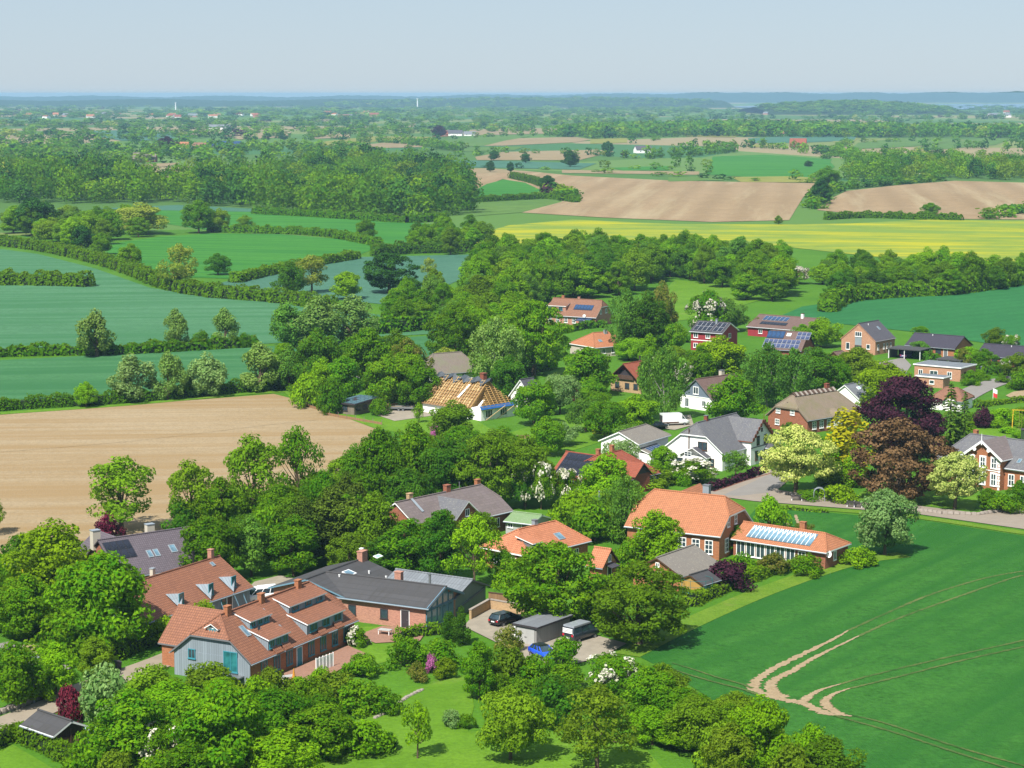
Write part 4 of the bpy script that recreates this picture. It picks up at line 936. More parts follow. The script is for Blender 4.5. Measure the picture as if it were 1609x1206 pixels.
# orange hipped cottage
h = House('hipped_cottage', 'salmon tiled hipped cottage with grey chimney among the trees', (814, 832.5), (872.4, 817), 5.4, 3.0, 8.2, yaw=48, ea=(2.8, 3.0), eb=(2.8, 2.6), wall='brick_orange', roof='tile_pinkorange', trim='trim_white')
h.chimney(-.2, .2, h.H + .7, .7, .6, 'zinc', 'trim_grey'); h.skylight(1.8, .22, 1.3, 1.4); h.shed_dormer(-5.4, -3.6, .04, 1.1, .2, cheek='trim_grey', winl=[(-4.5, 1.2, 2)]); h.wins('F', [-1, 1.5, 3.6], .8, 1.1, 1.3); h.wins('A', [-1.5, 1.5], .8, 1.1, 1.3)
# small yellow playhouse cottage
h = House('yellow_cottage', 'tiny yellow board cottage with orange roof peeping out of the shrubs', (934, 858.5), (961, 863), 4.3, 2.5, 3.8, yaw=-33, wall='brick_orange', roof='tile_pinkorange', gb='board_yellow', trim='trim_brown', cat='cottage')
h.win('B', 0, 2.55, .75, 1.0, off=.01); MB().slab([[(0, -1.0, 2.0), (0, 1.0, 2.0), (1.1, 1.0, 1.7), (1.1, -1.0, 1.7)]], .1).build('porch_roof', M['tile_dark'], h.root, (h.xb, 0, .3)); h.door('B', 0, .9, 1.9)

# big orange half hipped brick house
h = House('brick_villa', 'large brick house with bright orange half hipped roof beside the crop field', (1031.4, 771), (1135.4, 777), 8.05, 3.8, 11.2, yaw=-29, ea=(5.9, 2.0), eb=(5.9, 2.0), wall='brick_orange', roof='tile_orange', trim='trim_white', ext=(.2, .2))
h8 = h
h.cross(-1.9, 8.5, 2.2, 7.95, 3.8, side=-1, trim='trim_white')
h.chimney(2.2, 1.2, h.H + 1.1, .95, .8, 'zinc', 'trim_grey'); h.wins('F', [-.6, 1.5, 3.6, 5.6, -3, -5], .75, 1.25, 2.0, nx=2, ny=3, bar=1.2)
h.wins('B', [-2.4, .2], 4.2, .95, 1.35, nx=2, ny=2, bar=1.2); h.win('B', -3.0, .7, 1.2, 2.0, nx=2, ny=3); h.wins('A', [-2, 1], .8, 1.2, 1.9, ny=3); h.wins('A', [-1.2, 1.2], 4.2, .95, 1.3)
MB().box(h.xa, h.xb, -h.W / 2 - .05, -h.W / 2, 3.3, 3.55).build('cornice', M['trim_white'], h.root)
# its low extension with a long glass roof
h = House('glass_roof_annex', 'low orange tiled annex with a long strip of glass roof beside the field', (1178, 821), (1296.5, 837), 4.35, 2.7, 6.6, yaw=-37, ext=(1, 0), eb=(2.6, 2.2), wall='brick_red', roof='tile_orange', trim='trim_white')
L0, L1 = h.ra + 2.2, h.rb - .8; n = 14
for i in range(n):
    x = L0 + (L1 - L0) * i / n; w = (L1 - L0) / n
    l_, r_ = h.sl(x, .12, .03); k = ('gp', 1)
    if k not in WCACHE:
        sl_ = hypot(3.3, 1.65) * .74
        b = MB().box(0, .06, 0, sl_, .0, .12, 1).box(.06, w - .002, 0, sl_, .02, .05, 0); b.bar((.06, sl_ * .55, .1), (w * .5, sl_ * .98, .1), .07, .05, 1).bar((w * .5, sl_ * .98, .1), (w - .03, sl_ * .55, .1), .07, .05, 1)
        WCACHE[k] = b.mesh('glass_pane', [M['glass_sky'], M['white_bar']])
    obj('glass_pane', WCACHE[k], h.root, l_, r_)
h.chimney(2.8, .5, h.H + 1.0, .8, .6, 'brick_orange', 'brick_orange'); h.wins('F', [-5, -3.4, -1.8, -.2, 1.4, 3.0], .25, 1.45, 2.1, nx=2, bar=1.2); h.wins('F', [4.8], .8, 1.2, 1.3); h.win('B', -.6, .9, .8, 1.3)
dish(h.root, (h.xb + .35, -2.9, 2.2), R(-10), .5)
# grey corrugated barn
h = House('corrugated_barn', 'old barn with weathered grey corrugated roof in front of the brick villa', (1031, 875), (1092, 856), 4.3, 2.3, 7.6, yaw=55, wall='brick_orange', roof='eternit', ga='brick_orange', trim='trim_brown', cat='barn')
h.win('A', 0, 1.4, 1.1, 1.0); h.win('A', 0, 3.0, .6, .6); h.door('F', -2, 2.4, 2.0, 'board_brown')
h = House('garden_shed', 'small yellow board shed with dark roof beside the corrugated barn', (1083, 902), (1112, 896), 2.9, 2.1, 3.6, yaw=50, wall='board_yellow', roof='felt_dark', trim='trim_brown', cat='shed', og=.25); h.door('F', .3, .9, 1.8, 'board_brown')

# brick house with big black solar roof
h = House('solar_brick_house', 'brick house with red hipped roof and a black solar wing', (939, 715.6), (975.7, 706.8), 6.1, 2.8, 11, yaw=50, eb=(2.6, 3.2), ea=(2.8, 2.0), wall='brick_dark', roof='tile_redbrown', trim='trim_brown', ext=(.5, 0))
h.chimney(-2.0, .6, h.H + .8, .6, .6, 'brick_orange', 'brick_orange'); h.chimney(1.6, .5, h.H + 1.0, .6, .6, 'brick_orange', 'brick_orange'); h.cross(1.2, 4.2, .6, 5.0, 3.2, gab='trim_dark', trim='trim_brown'); h.win('F', -3.2, .8, 1.2, 1.4, nx=2, ny=2, bar=1.3); h.wins('F', [4.6, 6], .8, 1.1, 1.2)
h = House('solar_wing', 'steep wing of the red hipped brick house covered in black solar panels', (890.7, 709), (939, 716), 6.0, 2.7, 8.6, yaw=-40, ext=(.2, 1), wall='brick_dark', roof='tile_redbrown', trim='trim_brown')
h.panels(-3.1, .1, 3, 6, 1.02, 1.55, .03); h.win('F', 3.2, .8, 1.1, 1.3, nx=2, ny=2, bar=1.3)
# white two storey outbuilding
h = House('white_outbuilding', 'white two storey outbuilding with grey hipped roof and solar lean-to', (979, 676.6), (1014.7, 666), 6.1, 4.4, 7.4, yaw=58, wall='plaster_white', roof='eternit', trim='trim_white', eb=(4.2, 2.0), ext=(1.6, 0), cat='outbuilding')
h.win('A', 1.5, 1.2, .9, 1.2, nx=1, f='trim_brown'); h.win('A', -1.4, .1, 1.1, 2.1, nx=1, f='trim_brown')
MB().slab([[(-4.5, -6.4, 2.5), (2.2, -6.4, 2.5), (2.2, -3.72, 3.4), (-4.5, -3.72, 3.4)]], .15, 0, 1).build('lean_to_roof', [M['eternit'], M['trim_white']], h.root); MB().box(-4.3, 2.0, -6.1, -3.73, -.3, 2.55).build('lean_to', M['plaster_white'], h.root)
for i in range(5):
    if ('lp',) not in WCACHE: WCACHE[('lp',)] = MB().box(0, .95, 0, 1.6, .05, .09, 1).box(.04, .91, .04, 1.56, .09, .096, 0).mesh('solar_panel', [M['solar_blue'], M['panel_frame']])
    obj('solar_panel', WCACHE[('lp',)], h.root, (-3.2 + i, -5.75, 2.72), (atan(.9 / 2.68), 0, 0))
h.win('F', -2.8, .9, .8, .9, y=6.1, nx=1, f='trim_brown'); h.door('F', -.6, .9, 2.0, 'board_brown', off=2.4)
# big white farmhouse
h = House('white_farmhouse', 'large white farmhouse with grey slate roof and ornate red edged gable', (1097, 663.6), (1135, 653.7), 7.9, 3.4, 11.6, yaw=54, ea=(5.9, 1.3), wall='plaster_white', roof='slate', trim='trim_white', ext=(.4, 5))
h.win('A', -1.8, 3.3, 1.9, 1.5, nx=2, f='trim_brown'); h.win('A', -3.4, .6, 1.6, 1.4, nx=2, f='trim_brown'); h.chimney(-3.6, .1, h.H + .8, .6, .6, 'brick_dark', 'trim_grey'); MB().tube([(h.xa - .2, .9, .2), (h.xa - .2, .9, 7.0)], .09, 7).build('flue_pipe', M['trim_brown'], h.root)
yf = h.cross(3.6, 7.6, 1.3, 7.8, 4.6, roof='slate', wall='plaster_white', trim='kerb_red', og=.4)
h.wins('F', [2.3, 4.9], 3.4, 1.0, 1.6, y=yf, f='trim_brown', nx=2); h.wins('F', [1.8, 5.0], .7, 1.0, 1.7, y=yf, f='trim_brown', nx=2); h.door('F', 3.5, 1.0, 2.2, 'board_brown', off=1.3); h.win('F', 3.6, 5.7, .5, .6, y=yf, f='trim_brown', nx=1)
b = MB()
for k in (-1, 1):
    for i in range(6):
        q = (i + .5) / 6; b.tube([(3.6 + k * 4.0 * q, -yf - .42, 7.75 - 3.35 * q), (3.6 + k * 4.0 * q, -yf - .5, 7.75 - 3.35 * q)], .38, 8)
b.tube([(3.6, -yf - .4, 7.6), (3.6, -yf - .4, 9.2)], [.08, .02], 5); b.build('bargeboard', M['kerb_red'], h.root)
MB().bar((3.6 - 3.8, -yf + .02, 3.1), (3.6 + 3.8, -yf + .02, 3.1), .12, .2).build('string_course', M['trim_grey'], h.root)
b = MB().slab([[(-9.5, -3.6, 2.3), (-9.5, -.6, 3.9), (-6.4, -.6, 3.9), (-6.4, -3.6, 2.3)], [(-9.5, 2.4, 2.3), (-9.5, -.6, 3.9), (-6.4, -.6, 3.9), (-6.4, 2.4, 2.3)]], .14, 0, 1); b.build('porch_roof', [M['tile_grey'], M['trim_white']], h.root)
MB().box(-9.1, -6.45, -3.2, 2.0, -.3, 2.3).build('porch', M['plaster_white'], h.root); h.wins('A', [-2.4, -.6, 1.2], .5, 1.3, 1.6, off=2.75, f='trim_dark'); h.win('A', -.6, 2.5, 1.4, .9, nx=2, ny=2, off=2.95, f='trim_white')
h = House('grey_roof_annex', 'brown roofed low annex right of the white farmhouse', (1196, 679), (1222, 679), 4.8, 2.8, 6, yaw=-25, wall='plaster_white', roof='tile_grey', trim='trim_white')

# thatched house
h = House('thatched_house', 'brick house with a mossy thatched roof and white arched doorway', (1247.5, 619), (1308, 609), 7.15, 3.0, 10.0, yaw=42, ea=(4.7, 2.0), eb=(2.9, 3.2), wall='brick_red', roof='thatch', trim='thatch', oe=.35, og=.35, th=.32)
L_ = h.rb - h.ra + .8; n = 18
for i in range(n):
    x = h.ra - .4 + L_ * (i + .5) / n; w = L_ / n * .5
    MB().slab([[(x - w, -.75, h.H - .35), (x + w * .6, -.75, h.H - .35), (x + w * .6, 0, h.H + .3), (x - w, 0, h.H + .3)], [(x - w, .75, h.H - .35), (x + w * .6, .75, h.H - .35), (x + w * .6, 0, h.H + .3), (x - w, 0, h.H + .3)]], .1).build('ridge_slat', M['stone' if i % 2 else 'board_brown'], h.roof)
h.chimney(h.rb - 1.6, .2, h.H + 1.0, .85, .7, 'brick_dark', 'brick_dark'); h.wins('A', [2.4, -1.2], 3.3, 1.1, 1.0, nx=3, ny=2, bar=1.2); h.win('A', 2.6, 1.0, 1.1, 1.1, nx=2, ny=2, bar=1.2)
h.wins('F', [-5.6, -3.4, -1.2, 3.6], .75, 1.15, 1.5, nx=2, ny=3, bar=1.2); h.door('F', 1.3, 1.3, 2.2, 'trim_white')
b = MB().box(.1, 2.5, -5.35, -5.2, .0, 2.6, 0); b.build('portal', M['trim_white'], h.root)
b = MB(); 
for k in range(8):
    a0, a1 = pi * k / 8, pi * (k + 1) / 8; c = lambda a: (1.3 + 1.9 * cos(a), 2.55 + 1.15 * sin(a)); p0, p1 = c(a0), c(a1)
    b.poly([(p0[0], -5.75, p0[1]), (p1[0], -5.75, p1[1]), (p1[0], -3.2, p1[1] + .5), (p0[0], -3.2, p0[1] + .5)]); b.poly([(1.3, -5.2, 2.5), (p0[0], -5.2, p0[1]), (p1[0], -5.2, p1[1])], 1)
b.build('eyebrow_dormer', [M['thatch'], M['brick_red']], h.root); h.win('F', 1.3, 2.85, .8, .5, nx=2, off=.05)
MB().tube([(0, -.05, 0), (0, .3, 0)], .3, 10).build('owl_hole_shade', M['trim_dark'], h.root, (h.xa + .35, .4, 5.3), (0, 0, -pi / 2))  # solid dark plug, its colour standing for the shade in the hole

# grand brick house with white quoins (right edge)
h = House('gabled_villa', 'brick villa with white quoins, tall white framed windows and slate roof', (1522, 679), (1595, 692), 7.6, 4.0, 11.5, yaw=-43, ext=(0, 12), ea=(3.9, 3.0), wall='brick_orange', roof='slate', trim='trim_white')
xg = h.xa + 9.3; yf = h.cross(xg, 6.6, 1.4, 8.1, 5.5, roof='slate_brown', wall='brick_orange', trim='trim_white', og=.6, oe=.45)
for z, hh in ((.7, 2.1), (3.6, 1.8)):
    for k in (-2.1, 0, 2.1): h.win('F', xg + k, z, 1.05, hh, nx=2, ny=2, y=yf, bar=1.5); MB().box(-.64, .64, -.04, 0, -.1, hh + .16).build('surround', M['trim_white'], h.root, (xg + k, -yf - .002, z))
for k in (-1, 1):
    for i in range(11): MB().box(-.16 - .08 * (i % 2), .16 + .08 * (i % 2), -.06, .0, 0, .36).build('quoin', M['trim_white'], h.root, (xg + k * 3.05, -yf - .004, .1 + i * .48))
MB().box(xg - 3.3, xg + 3.3, -yf - .05, -yf, 3.15, 3.3).build('string_course', M['trim_white'], h.root)
b = MB().bar((xg - 3.9, -yf - .62, 5.1), (xg, -yf - .62, 8.0), .1, .34).bar((xg + 3.9, -yf - .62, 5.1), (xg, -yf - .62, 8.0), .1, .34).tube([(xg, -yf - .6, 7.4), (xg, -yf - .6, 9.3)], [.1, .03], 6)
for k in (-1, 1): b.tube([(xg + k * 1.3, -yf - .55, 6.6), (xg + k * 1.3, -yf - .65, 6.6)], .32, 10)
b.build('bargeboard', M['trim_white'], h.root)
h.wins('F', [xg + 4.6, xg + 6.8, xg + 9.0, h.xa + 2, h.xa + 4.2], .8, 1.15, 2.0, nx=2, ny=2, bar=1.5); h.skylight(xg + 5.2, .16, .7, 1.1); MB().box(xg + 3.4, h.xb, -5.85, -5.76, 3.4, 3.8).build('cornice', M['trim_white'], h.root)
h.chimney(h.xa + 3.4, .5, h.H + .6, .7, .7, 'brick_orange', 'brick_orange')

# blue gable house
h = House('blue_gable_house', 'white house with slate blue board gable and brown tiled roof', (1093, 596), (1152, 587), 6.4, 2.8, 9.0, yaw=42, wall='plaster_white', roof='tile_brown', ga='board_slate', trim='trim_grey', ext=(0, .5))
h.chimney(2.6, .6, h.H + 1.0, .95, .8, 'plaster_cream', 'trim_grey'); h.win('A', .1, 3.2, 1.5, 1.6, bar=1.5, off=.01); h.win('A', -2.2, .9, 1.1, 1.2); h.win('A', 2.6, .3, 1.1, 1.9); h.wins('F', [-2, 1], .8, 1.2, 1.2)
MB().box(-.08, .02, -4.5, 4.5, 2.62, 2.78).build('string_course', M['trim_white'], h.root, (h.xa, 0, 0))
# brown gable house
h = House('brown_gable_house', 'yellow brick house with dark red board gable and recessed balcony behind a birch', (979.5, 572.5), (1003, 566.5), 6.4, 2.9, 8.6, yaw=48, wall='brick_yellow', roof='tile_redbrown', ga='board_red', trim='trim_brown', ext=(0, 3), og=1.0)
h.wins('A', [2.4, -.4, -2.8], .9, 1.2, 1.2, f='trim_dark'); MB().box(-.02, .05, -1.9, 1.9, 0, 1.5).build('recess_shade_panel', M['trim_dark'], h.root, (h.xa - .07, 0, 3.4)); MB().box(-.35, -.02, -2.4, 2.4, 0, .9).build('balcony', M['board_brown'], h.root, (h.xa - .07, 0, 2.9)); h.flue(2, .3, 1.5, 'trim_dark', .18)  # flat dark panel on the gable stands in for shade inside the recess
# orange hip in the trees
h = House('orange_hipped_house', 'bright orange hipped roof house half hidden behind a round green tree', (931.6, 522.6), (956, 520.6), 5.5, 2.7, 10.4, yaw=35, ea=(2.6, 3.6), eb=(2.6, 3.2), wall='plaster_cream', roof='tile_orange', trim='trim_white')
h.chimney(1.0, -.6, h.H + .6, .8, .6, 'zinc', 'trim_grey'); h.skylight(-2.6, .3, 1.0, 1.0); h.wins('F', [-3, 0, 3], .8, 1.1, 1.2)
# long brick house with blue solar
h = House('solar_dormer_house', 'long brick house with brown roof, blue solar panels and shed dormer', (879, 468), (946, 471.5), 7.1, 3.0, 10.5, yaw=-28, wall='brick_pink', roof='tile_dull', trim='trim_white', ext=(2, 0), eb=(5.4, .9))
h.shed_dormer(-7.5, -1.6, .2, 1.5, .25, cheek='brick_pink', winl=[(-6.6, 1.2, 2), (-3.2, 1.2, 2)]); h.panels(.4, .34, 1, 6, .95, 2.1, .02, 'solar_blue', 'panel_frame_dark'); h.chimney(-4.6, .2, h.H + .7, .8, .6, 'brick_orange', 'brick_orange'); h.chimney(.4, .3, h.H + .5, .7, .6, 'brick_pink', 'brick_pink')
h.wins('F', [-6, -3.6, -1, 1.5], .8, 1.1, 1.5, ny=2); h.wins('B', [-2, 1.5], 3.4, 1.1, 1.2); h.door('F', 4, 1.6, 2.2, 'plaster_white'); dish(h.root, (5.0, -5.8, 3.1), 0, .45); MB().slab([[(3, -7.8, 1.9), (7.5, -7.8, 1.9), (7.5, -5.3, 2.4), (3, -5.3, 2.4)]], .12).build('veranda_roof', M['solar_blue'], h.root); MB().bar((3.2, -7.6, 0), (3.2, -7.6, 1.9), .12).bar((7.3, -7.6, 0), (7.3, -7.6, 1.9), .12).build('veranda_post', M['trim_white'], h.root)
# red houses
h = House('red_solar_house', 'two storey red board house with dark solar panels over its roof', (1096.6, 503.3), (1146, 507), 7.1, 5.0, 8.8, yaw=-33, wall='board_red', roof='tile_dark', trim='trim_white', ext=(0, .5))
h.panels(-4.0, .05, 2, 4, 1.2, 2.1, .03, 'solar_black', 'panel_frame'); h.panels(1.6, .05, 2, 2, 1.2, 2.1, .03, 'solar_black', 'panel_frame'); h.chimney(1.0, -.6, 7.9, .5, .5, 'zinc', 'trim_grey')
h.wins('F', [-3.0, .5], 3.3, 1.3, 1.3, bar=1.4); h.wins('F', [-3.0, .5], .7, 1.3, 1.2, bar=1.4); MB().box(h.xa, h.xb, -4.46, -4.41, 2.55, 2.75).build('string_course', M['trim_white'], h.root); h.wins('B', [0], 3.2, 1.4, 1.2)
h = House('red_barn', 'wide red board building with brown roof and two rows of solar panels', (1193, 493.5), (1287, 500), 5.3, 2.7, 13, yaw=-37, wall='board_red', roof='tile_brown', trim='trim_white', cat='barn')
h.panels(-6.6, .55, 1, 6, 1.15, 2.4, .12, 'solar_blue', 'panel_frame'); h.panels(-6.2, .22, 1, 8, 1.0, 1.5, .01, 'solar_black', 'panel_frame_dark'); h.chimney(4.4, -.3, 6.3, .7, .7, 'plaster_white', 'trim_brown'); h.wins('F', [-2, .4], .3, 1.5, 2.0, f='trim_brown'); h.wins('F', [-5, 3], .9, 1.2, 1.1)
h = House('solar_roof_house', 'low house with a brown roof almost covered by pale framed solar panels', (1211, 519), (1271, 522), 6.3, 2.6, 11, yaw=-25, wall='brick_dark', roof='tile_brown', trim='trim_dark')
h.panels(-5.4, .02, 2, 8, 1.1, 1.6, .06, 'solar_grey', 'panel_frame'); h.panels(2.3, .56, 2, 3, 1.1, 1.35, .06, 'solar_grey', 'panel_frame'); h.panels(-5.3, .56, 1, 4, 1.1, 2.8, .0, 'solar_blue', 'panel_frame_dark'); h.skylight(.2, .72, 1.1, 1.1, f='white_bar', p='glass_pale'); h.wins('B', [-2, 2], .9, 1.2, 1.2)
# brick gable house by the crop
h = House('brick_gable_house', 'tall brick gable house with grey roof beside the dark green field', (1349, 508), (1380.5, 502.6), 7.7, 3.7, 9.8, yaw=50, wall='brick_light', roof='tile_grey', trim='brick_light', oe=.2, og=.15)
h.win('A', 0, 4.4, 1.9, 1.2, nx=3); MB().box(-.05, 0, -.95, .95, 0, 2.2).build('infill_panel', M['zinc'], h.root, (h.xa - .004, 0, 2.2)); h.win('A', 0, .4, 2.0, 1.7, nx=3, f='trim_dark'); h.win('A', 3.0, .9, 1.1, 1.8, nx=1); h.win('A', -2.9, 1.4, 1.1, 1.2, nx=1); h.wins('F', [-3.5, -.6, 1.0, 2.8], 1.2, .7, 1.4, nx=1); h.skylight(1.6, .5, .7, 1.2); h.flue(-1.5, -.8, .5, 'trim_white', .08)
# bungalows
h = House('grey_bungalow', 'brick bungalow with wide charcoal gable roof behind a flat roofed house', (1437, 522.5), (1515.6, 528.3), 5.0, 2.6, 10, yaw=-37, wall='brick_orange', roof='tile_anth', trim='trim_dark', cat='bungalow')
h.wins('F', [-3.5, -.3, 2.2], .9, 1.5, 1.3, f='trim_dark'); h.door('F', 4.2, 1.0, 2.0, 'trim_grey'); h.wins('B', [1.2], 1.2, .6, 1.2, nx=1, f='trim_brown'); h.flue(-1.5, -.6, .4, 'trim_white', .09)
h = House('dark_bungalow', 'charcoal roofed bungalow at the right edge behind leafy shrubs', (1545.5, 539), (1612, 544.3), 4.7, 2.5, 9.6, yaw=-35, wall='brick_red', roof='tile_anth', trim='trim_dark', cat='bungalow', ext=(0, 4)); h.wins('F', [-5, -2.5, 1, 3.5], .8, 1.4, 1.3, f='trim_dark'); h.flue(0, -.6, .4, 'trim_white', .09)
# small roofs seen between trees
h = House('thatched_cottage', 'grey thatched roof showing between trees behind the roofless house', (680, 556), (724, 552), 6.2, 2.5, 9, yaw=30, ea=(2.5, 3), eb=(2.5, 3), wall='plaster_white', roof='thatch_grey', trim='thatch_grey', th=.35, cat='cottage'); h.wins('F', [-2, 2], .8, 1, 1.1)
h = House('white_gable_house', 'small white gable with dark window right of the roofless house', (817, 597), (838, 592), 6.0, 2.8, 5.5, yaw=50, wall='plaster_white', roof='tile_grey', trim='trim_white'); h.win('A', 0, 3.4, .9, 1.2, f='trim_dark'); h.win('A', 0, .8, 1.2, 1.3, f='trim_dark')
h = House('grey_shed', 'small grey wooden shed with a white window near the red solar house', (1035, 525), (1054, 527), 3.6, 2.5, 3.5, yaw=-32, wall='board_grey', roof='felt_grey', trim='trim_white', cat='shed', og=.2); h.win('F', 0, 1.3, .9, .9, bar=1.4)
h = House('brown_roof_annex', 'low brown roof in front of the grey shed among bushes', (1031, 553), (1055, 547), 3.4, 2.3, 5, yaw=45, wall='plaster_cream', roof='tile_brown', trim='trim_white', cat='shed')
h = House('grey_roof_cottage', 'grey roofed house glimpsed between thatched house and lime green tree', (1330, 607), (1352, 596), 5.6, 2.6, 8, yaw=50, wall='plaster_white', roof='felt_grey', trim='trim_white'); h.skylight(0, .6, 1.2, .8, f='white_bar', p='glass_pale')
h = House('porch_cottage', 'brown roofed cottage with a little orange gable behind the spruces', (1484, 606), (1508, 611), 4.4, 2.4, 7, yaw=-30, wall='plaster_white', roof='tile_dull', trim='trim_brown', ea=(2.4, 2.4), eb=(2.4, 2.4), cat='cottage'); h.cross(1.0, 2.2, .4, 3.9, 2.6, gab='board_yellow', trim='trim_brown')
h = House('small_brown_roof', 'brown hipped roof tip in front of the tall brick gable house', (1310, 553), (1322, 550), 4.4, 2.6, 6, yaw=45, wall='brick_red', roof='tile_brown', trim='trim_brown', eb=(2.5, 2)); h.win('A', 0, 1, 1, 1)
h = House('carport_roof_house', 'grey roofed garage beside the asphalt turning area', (1375, 574), (1398, 569), 3.6, 2.4, 6, yaw=48, wall='brick_red', roof='tile_brown', trim='trim_grey', cat='garage')

def flat_box(name, label, px0, yaw, L, Wd, z, wall, roofm, trim, cat='house'):
    """flat roofed block: px0 = its near left roof corner"""
    p = at(*px0, z); o = thing(name, label, cat, (p.x, p.y, 0), R(yaw))
    MB().box(0, L, 0, Wd, -.3, z - .25).build('wall', M[wall], o); MB().box(-.25, L + .25, -.25, Wd + .25, z - .248, z, 0).box(-.1, L + .1, -.1, Wd + .1, z + .002, z + .03, 1).build('roof', [M[trim], M[roofm]], o)
    HOUSES.append((p.x, p.y, 8)); return o
def fwin(o, x, z, w, h, nx=2, f='trim_white', p='glass', rz=0, y=-.012):
    fm, pm = win_mesh(w, h, nx, 1, f, p, 1.2); q = obj('window', fm, o, (x, y, z), (0, 0, rz)); obj('pane', pm, q)
o = flat_box('flat_roofed_house', 'flat roofed brick house with pale roof beside the curved road', (1437, 571), -37, 11.5, 8, 3.3, 'brick_light', 'metal_grey', 'trim_white')
for x, w in ((1.6, 1.1), (4.9, 2.0), (8.8, 1.2)): fwin(o, x, .5, w, 1.6)
for y in (2.2, 4, 5.6): fwin(o, 11.512, .4, .9, 1.7, 1, 'board_brown', 'trim_brown', pi / 2, y)
o = flat_box('flat_roofed_annex', 'small flat roofed brick annex in front of the flat roofed house', (1440, 589), -37, 6.5, 3.5, 2.5, 'brick_light', 'metal_grey', 'trim_white', 'annex'); fwin(o, 3.8, .8, 1.2, .9, 1, 'trim_white')
# carports
def carport(label, px0, yaw, L, Wd, z, roofm, back, name='carport'):
    p = at(*px0, z); o = thing(name, label, 'carport', (p.x, p.y, 0), R(yaw)); MB().box(-.2, L + .2, -.2, Wd + .2, z - .25, z).build('roof', M[roofm], o)
    for x in (0.1, L / 2, L - .1):
        for y in (.1, Wd - .1): MB().box(x - .07, x + .07, y - .07, y + .07, 0, z - .252).build('post', M['trim_white'], o)
    MB().box(.2, L - .2, Wd - .28, Wd - .2, 0, z - .3).build('back_wall', M[back], o); MB().box(-.18, -.08, .2, Wd - .2, 0, z - .3).build('side_wall', M['board_grey'], o); return o
carport('open grey carport with parked car beside the tall brick gable house', (1396, 546), -35, 8.5, 6, 2.6, 'felt_dark', 'trim_dark')
carport('dark roofed carport in front of the brick bungalow', (1472, 563), -37, 6, 6, 2.5, 'felt_dark', 'trim_dark')
# garage shed in the gravel yard
p = at(843, 984, 2.45); o = thing('garage', 'grey board garage with flat dark roof in the gravel yard', 'garage', (p.x, p.y, 0), R(54)); HOUSES.append((p.x, p.y, 5))
MB().box(0, 7.0, 0, 3.1, -.2, 2.15).build('wall', M['board_grey'], o); MB().slab([[(-.25, -.3, 2.42), (7.3, -.3, 2.42), (7.3, 3.35, 2.42), (-.25, 3.35, 2.42)]], .24, 0, 1).build('roof', [M['felt_grey'], M['trim_dark']], o)
MB().box(-.05, -.004, .3, 2.8, .05, 2.0).build('garage_door', M['board_white'], o); MB().bar((-.08, 1.4, .95), (-.08, 1.7, .95), .05).build('handle', M['trim_dark'], o); MB().box(-.12, .02, 3.0, 3.2, 0, 2.1).build('post', M['trim_white'], o)
# log store shed (bottom left)
h = House('log_cabin', 'small open timber shelter with dark felt roof beside the lane', (57.5, 1118), (115, 1129.5), 3.0, 2.1, 3.8, yaw=-42, wall='board_brown', roof='felt_dark', trim='trim_white', cat='shelter', og=.8, oe=.35)
for y in (-1.6, 0, 1.6): MB().box(-.08, .08, -.08, .08, 0, 2.2).build('post', M['board_brown'], h.root, (h.xb + .55, y, 0))
MB().box(h.xb + .05, h.xb + .5, -1.5, 1.0, 0, 1.2).build('log_stack', M['fence_wood'], h.root)
p = at(112, 1172); o = thing('greenhouse', 'low glass greenhouse frame with white bars beside the timber shelter', 'greenhouse', p, R(28)); 
for i in range(5): MB().bar((i * .75, 0, .35), (i * .75, 1.6, 1.25), .08).bar((i * .75, 0, 0), (i * .75, 0, .35), .08).bar((i * .75, 1.6, 0), (i * .75, 1.6, 1.25), .08).build('frame_bar', M['trim_white'], o)
for i in range(4): MB().slab([[(i * .75 + .05, .02, .36), (i * .75 + .7, .02, .36), (i * .75 + .7, 1.58, 1.24), (i * .75 + .05, 1.58, 1.24)]], .02).build('pane', M['glass_pale'], o)
MB().box(0, 3, -.05, .05, 0, .34).build('base', M['trim_white'], o)

# ------------------------------------------------------------------ roofless house under repair
p0 = at(756, 661.5); yw = -44
o = thing('roofless_house', 'white house under repair with bare roof timbers and dark tarpaulins', 'house', (p0.x, p0.y, 0), R(yw)); HOUSES.append((p0.x - 6, p0.y + 8, 12))
Lh, Wh, Eh, Hh = 17.0, 9.8, 2.5, 7.5        # x runs along the ridge from the near right gable (x=0) back to the left
MB().box(-Lh, 0, 0, Wh, -.3, Eh).build('wall', M['plaster_white'], o)
MB().slab([[(-Lh, -.5, Eh - .45), (-3.2, -.5, Eh - .45), (-3.2, Wh / 2, Hh - .25), (-Lh, Wh / 2, Hh - .25)], [(-Lh, Wh + .5, Eh - .45), (-3.2, Wh + .5, Eh - .45), (-3.2, Wh / 2, Hh - .25), (-Lh, Wh / 2, Hh - .25)]], .06).build('brightening_boards', M['fence_wood'], o)  # pale boarding added under the rafters so the dark open roof reads lighter
for i in range(19):
    x = -Lh + .4 + i * (Lh - 3.2) / 18
    MB().bar((x, -.5, Eh - .25), (x, Wh / 2, Hh), .14, .2).build('rafter', M['wood_new'], o); MB().bar((x, Wh + .5, Eh - .25), (x, Wh / 2, Hh), .14, .2).build('rafter', M['wood_new'], o)
for i in range(9):
    t = (i + .5) / 9; MB().bar((-Lh + .2, -.5 + (Wh / 2 + .5) * t, Eh - .1 + (Hh - Eh + .25) * t), (-3.2, -.5 + (Wh / 2 + .5) * t, Eh - .1 + (Hh - Eh + .25) * t), .1, .07).build('lath', M['wood_pale'], o)
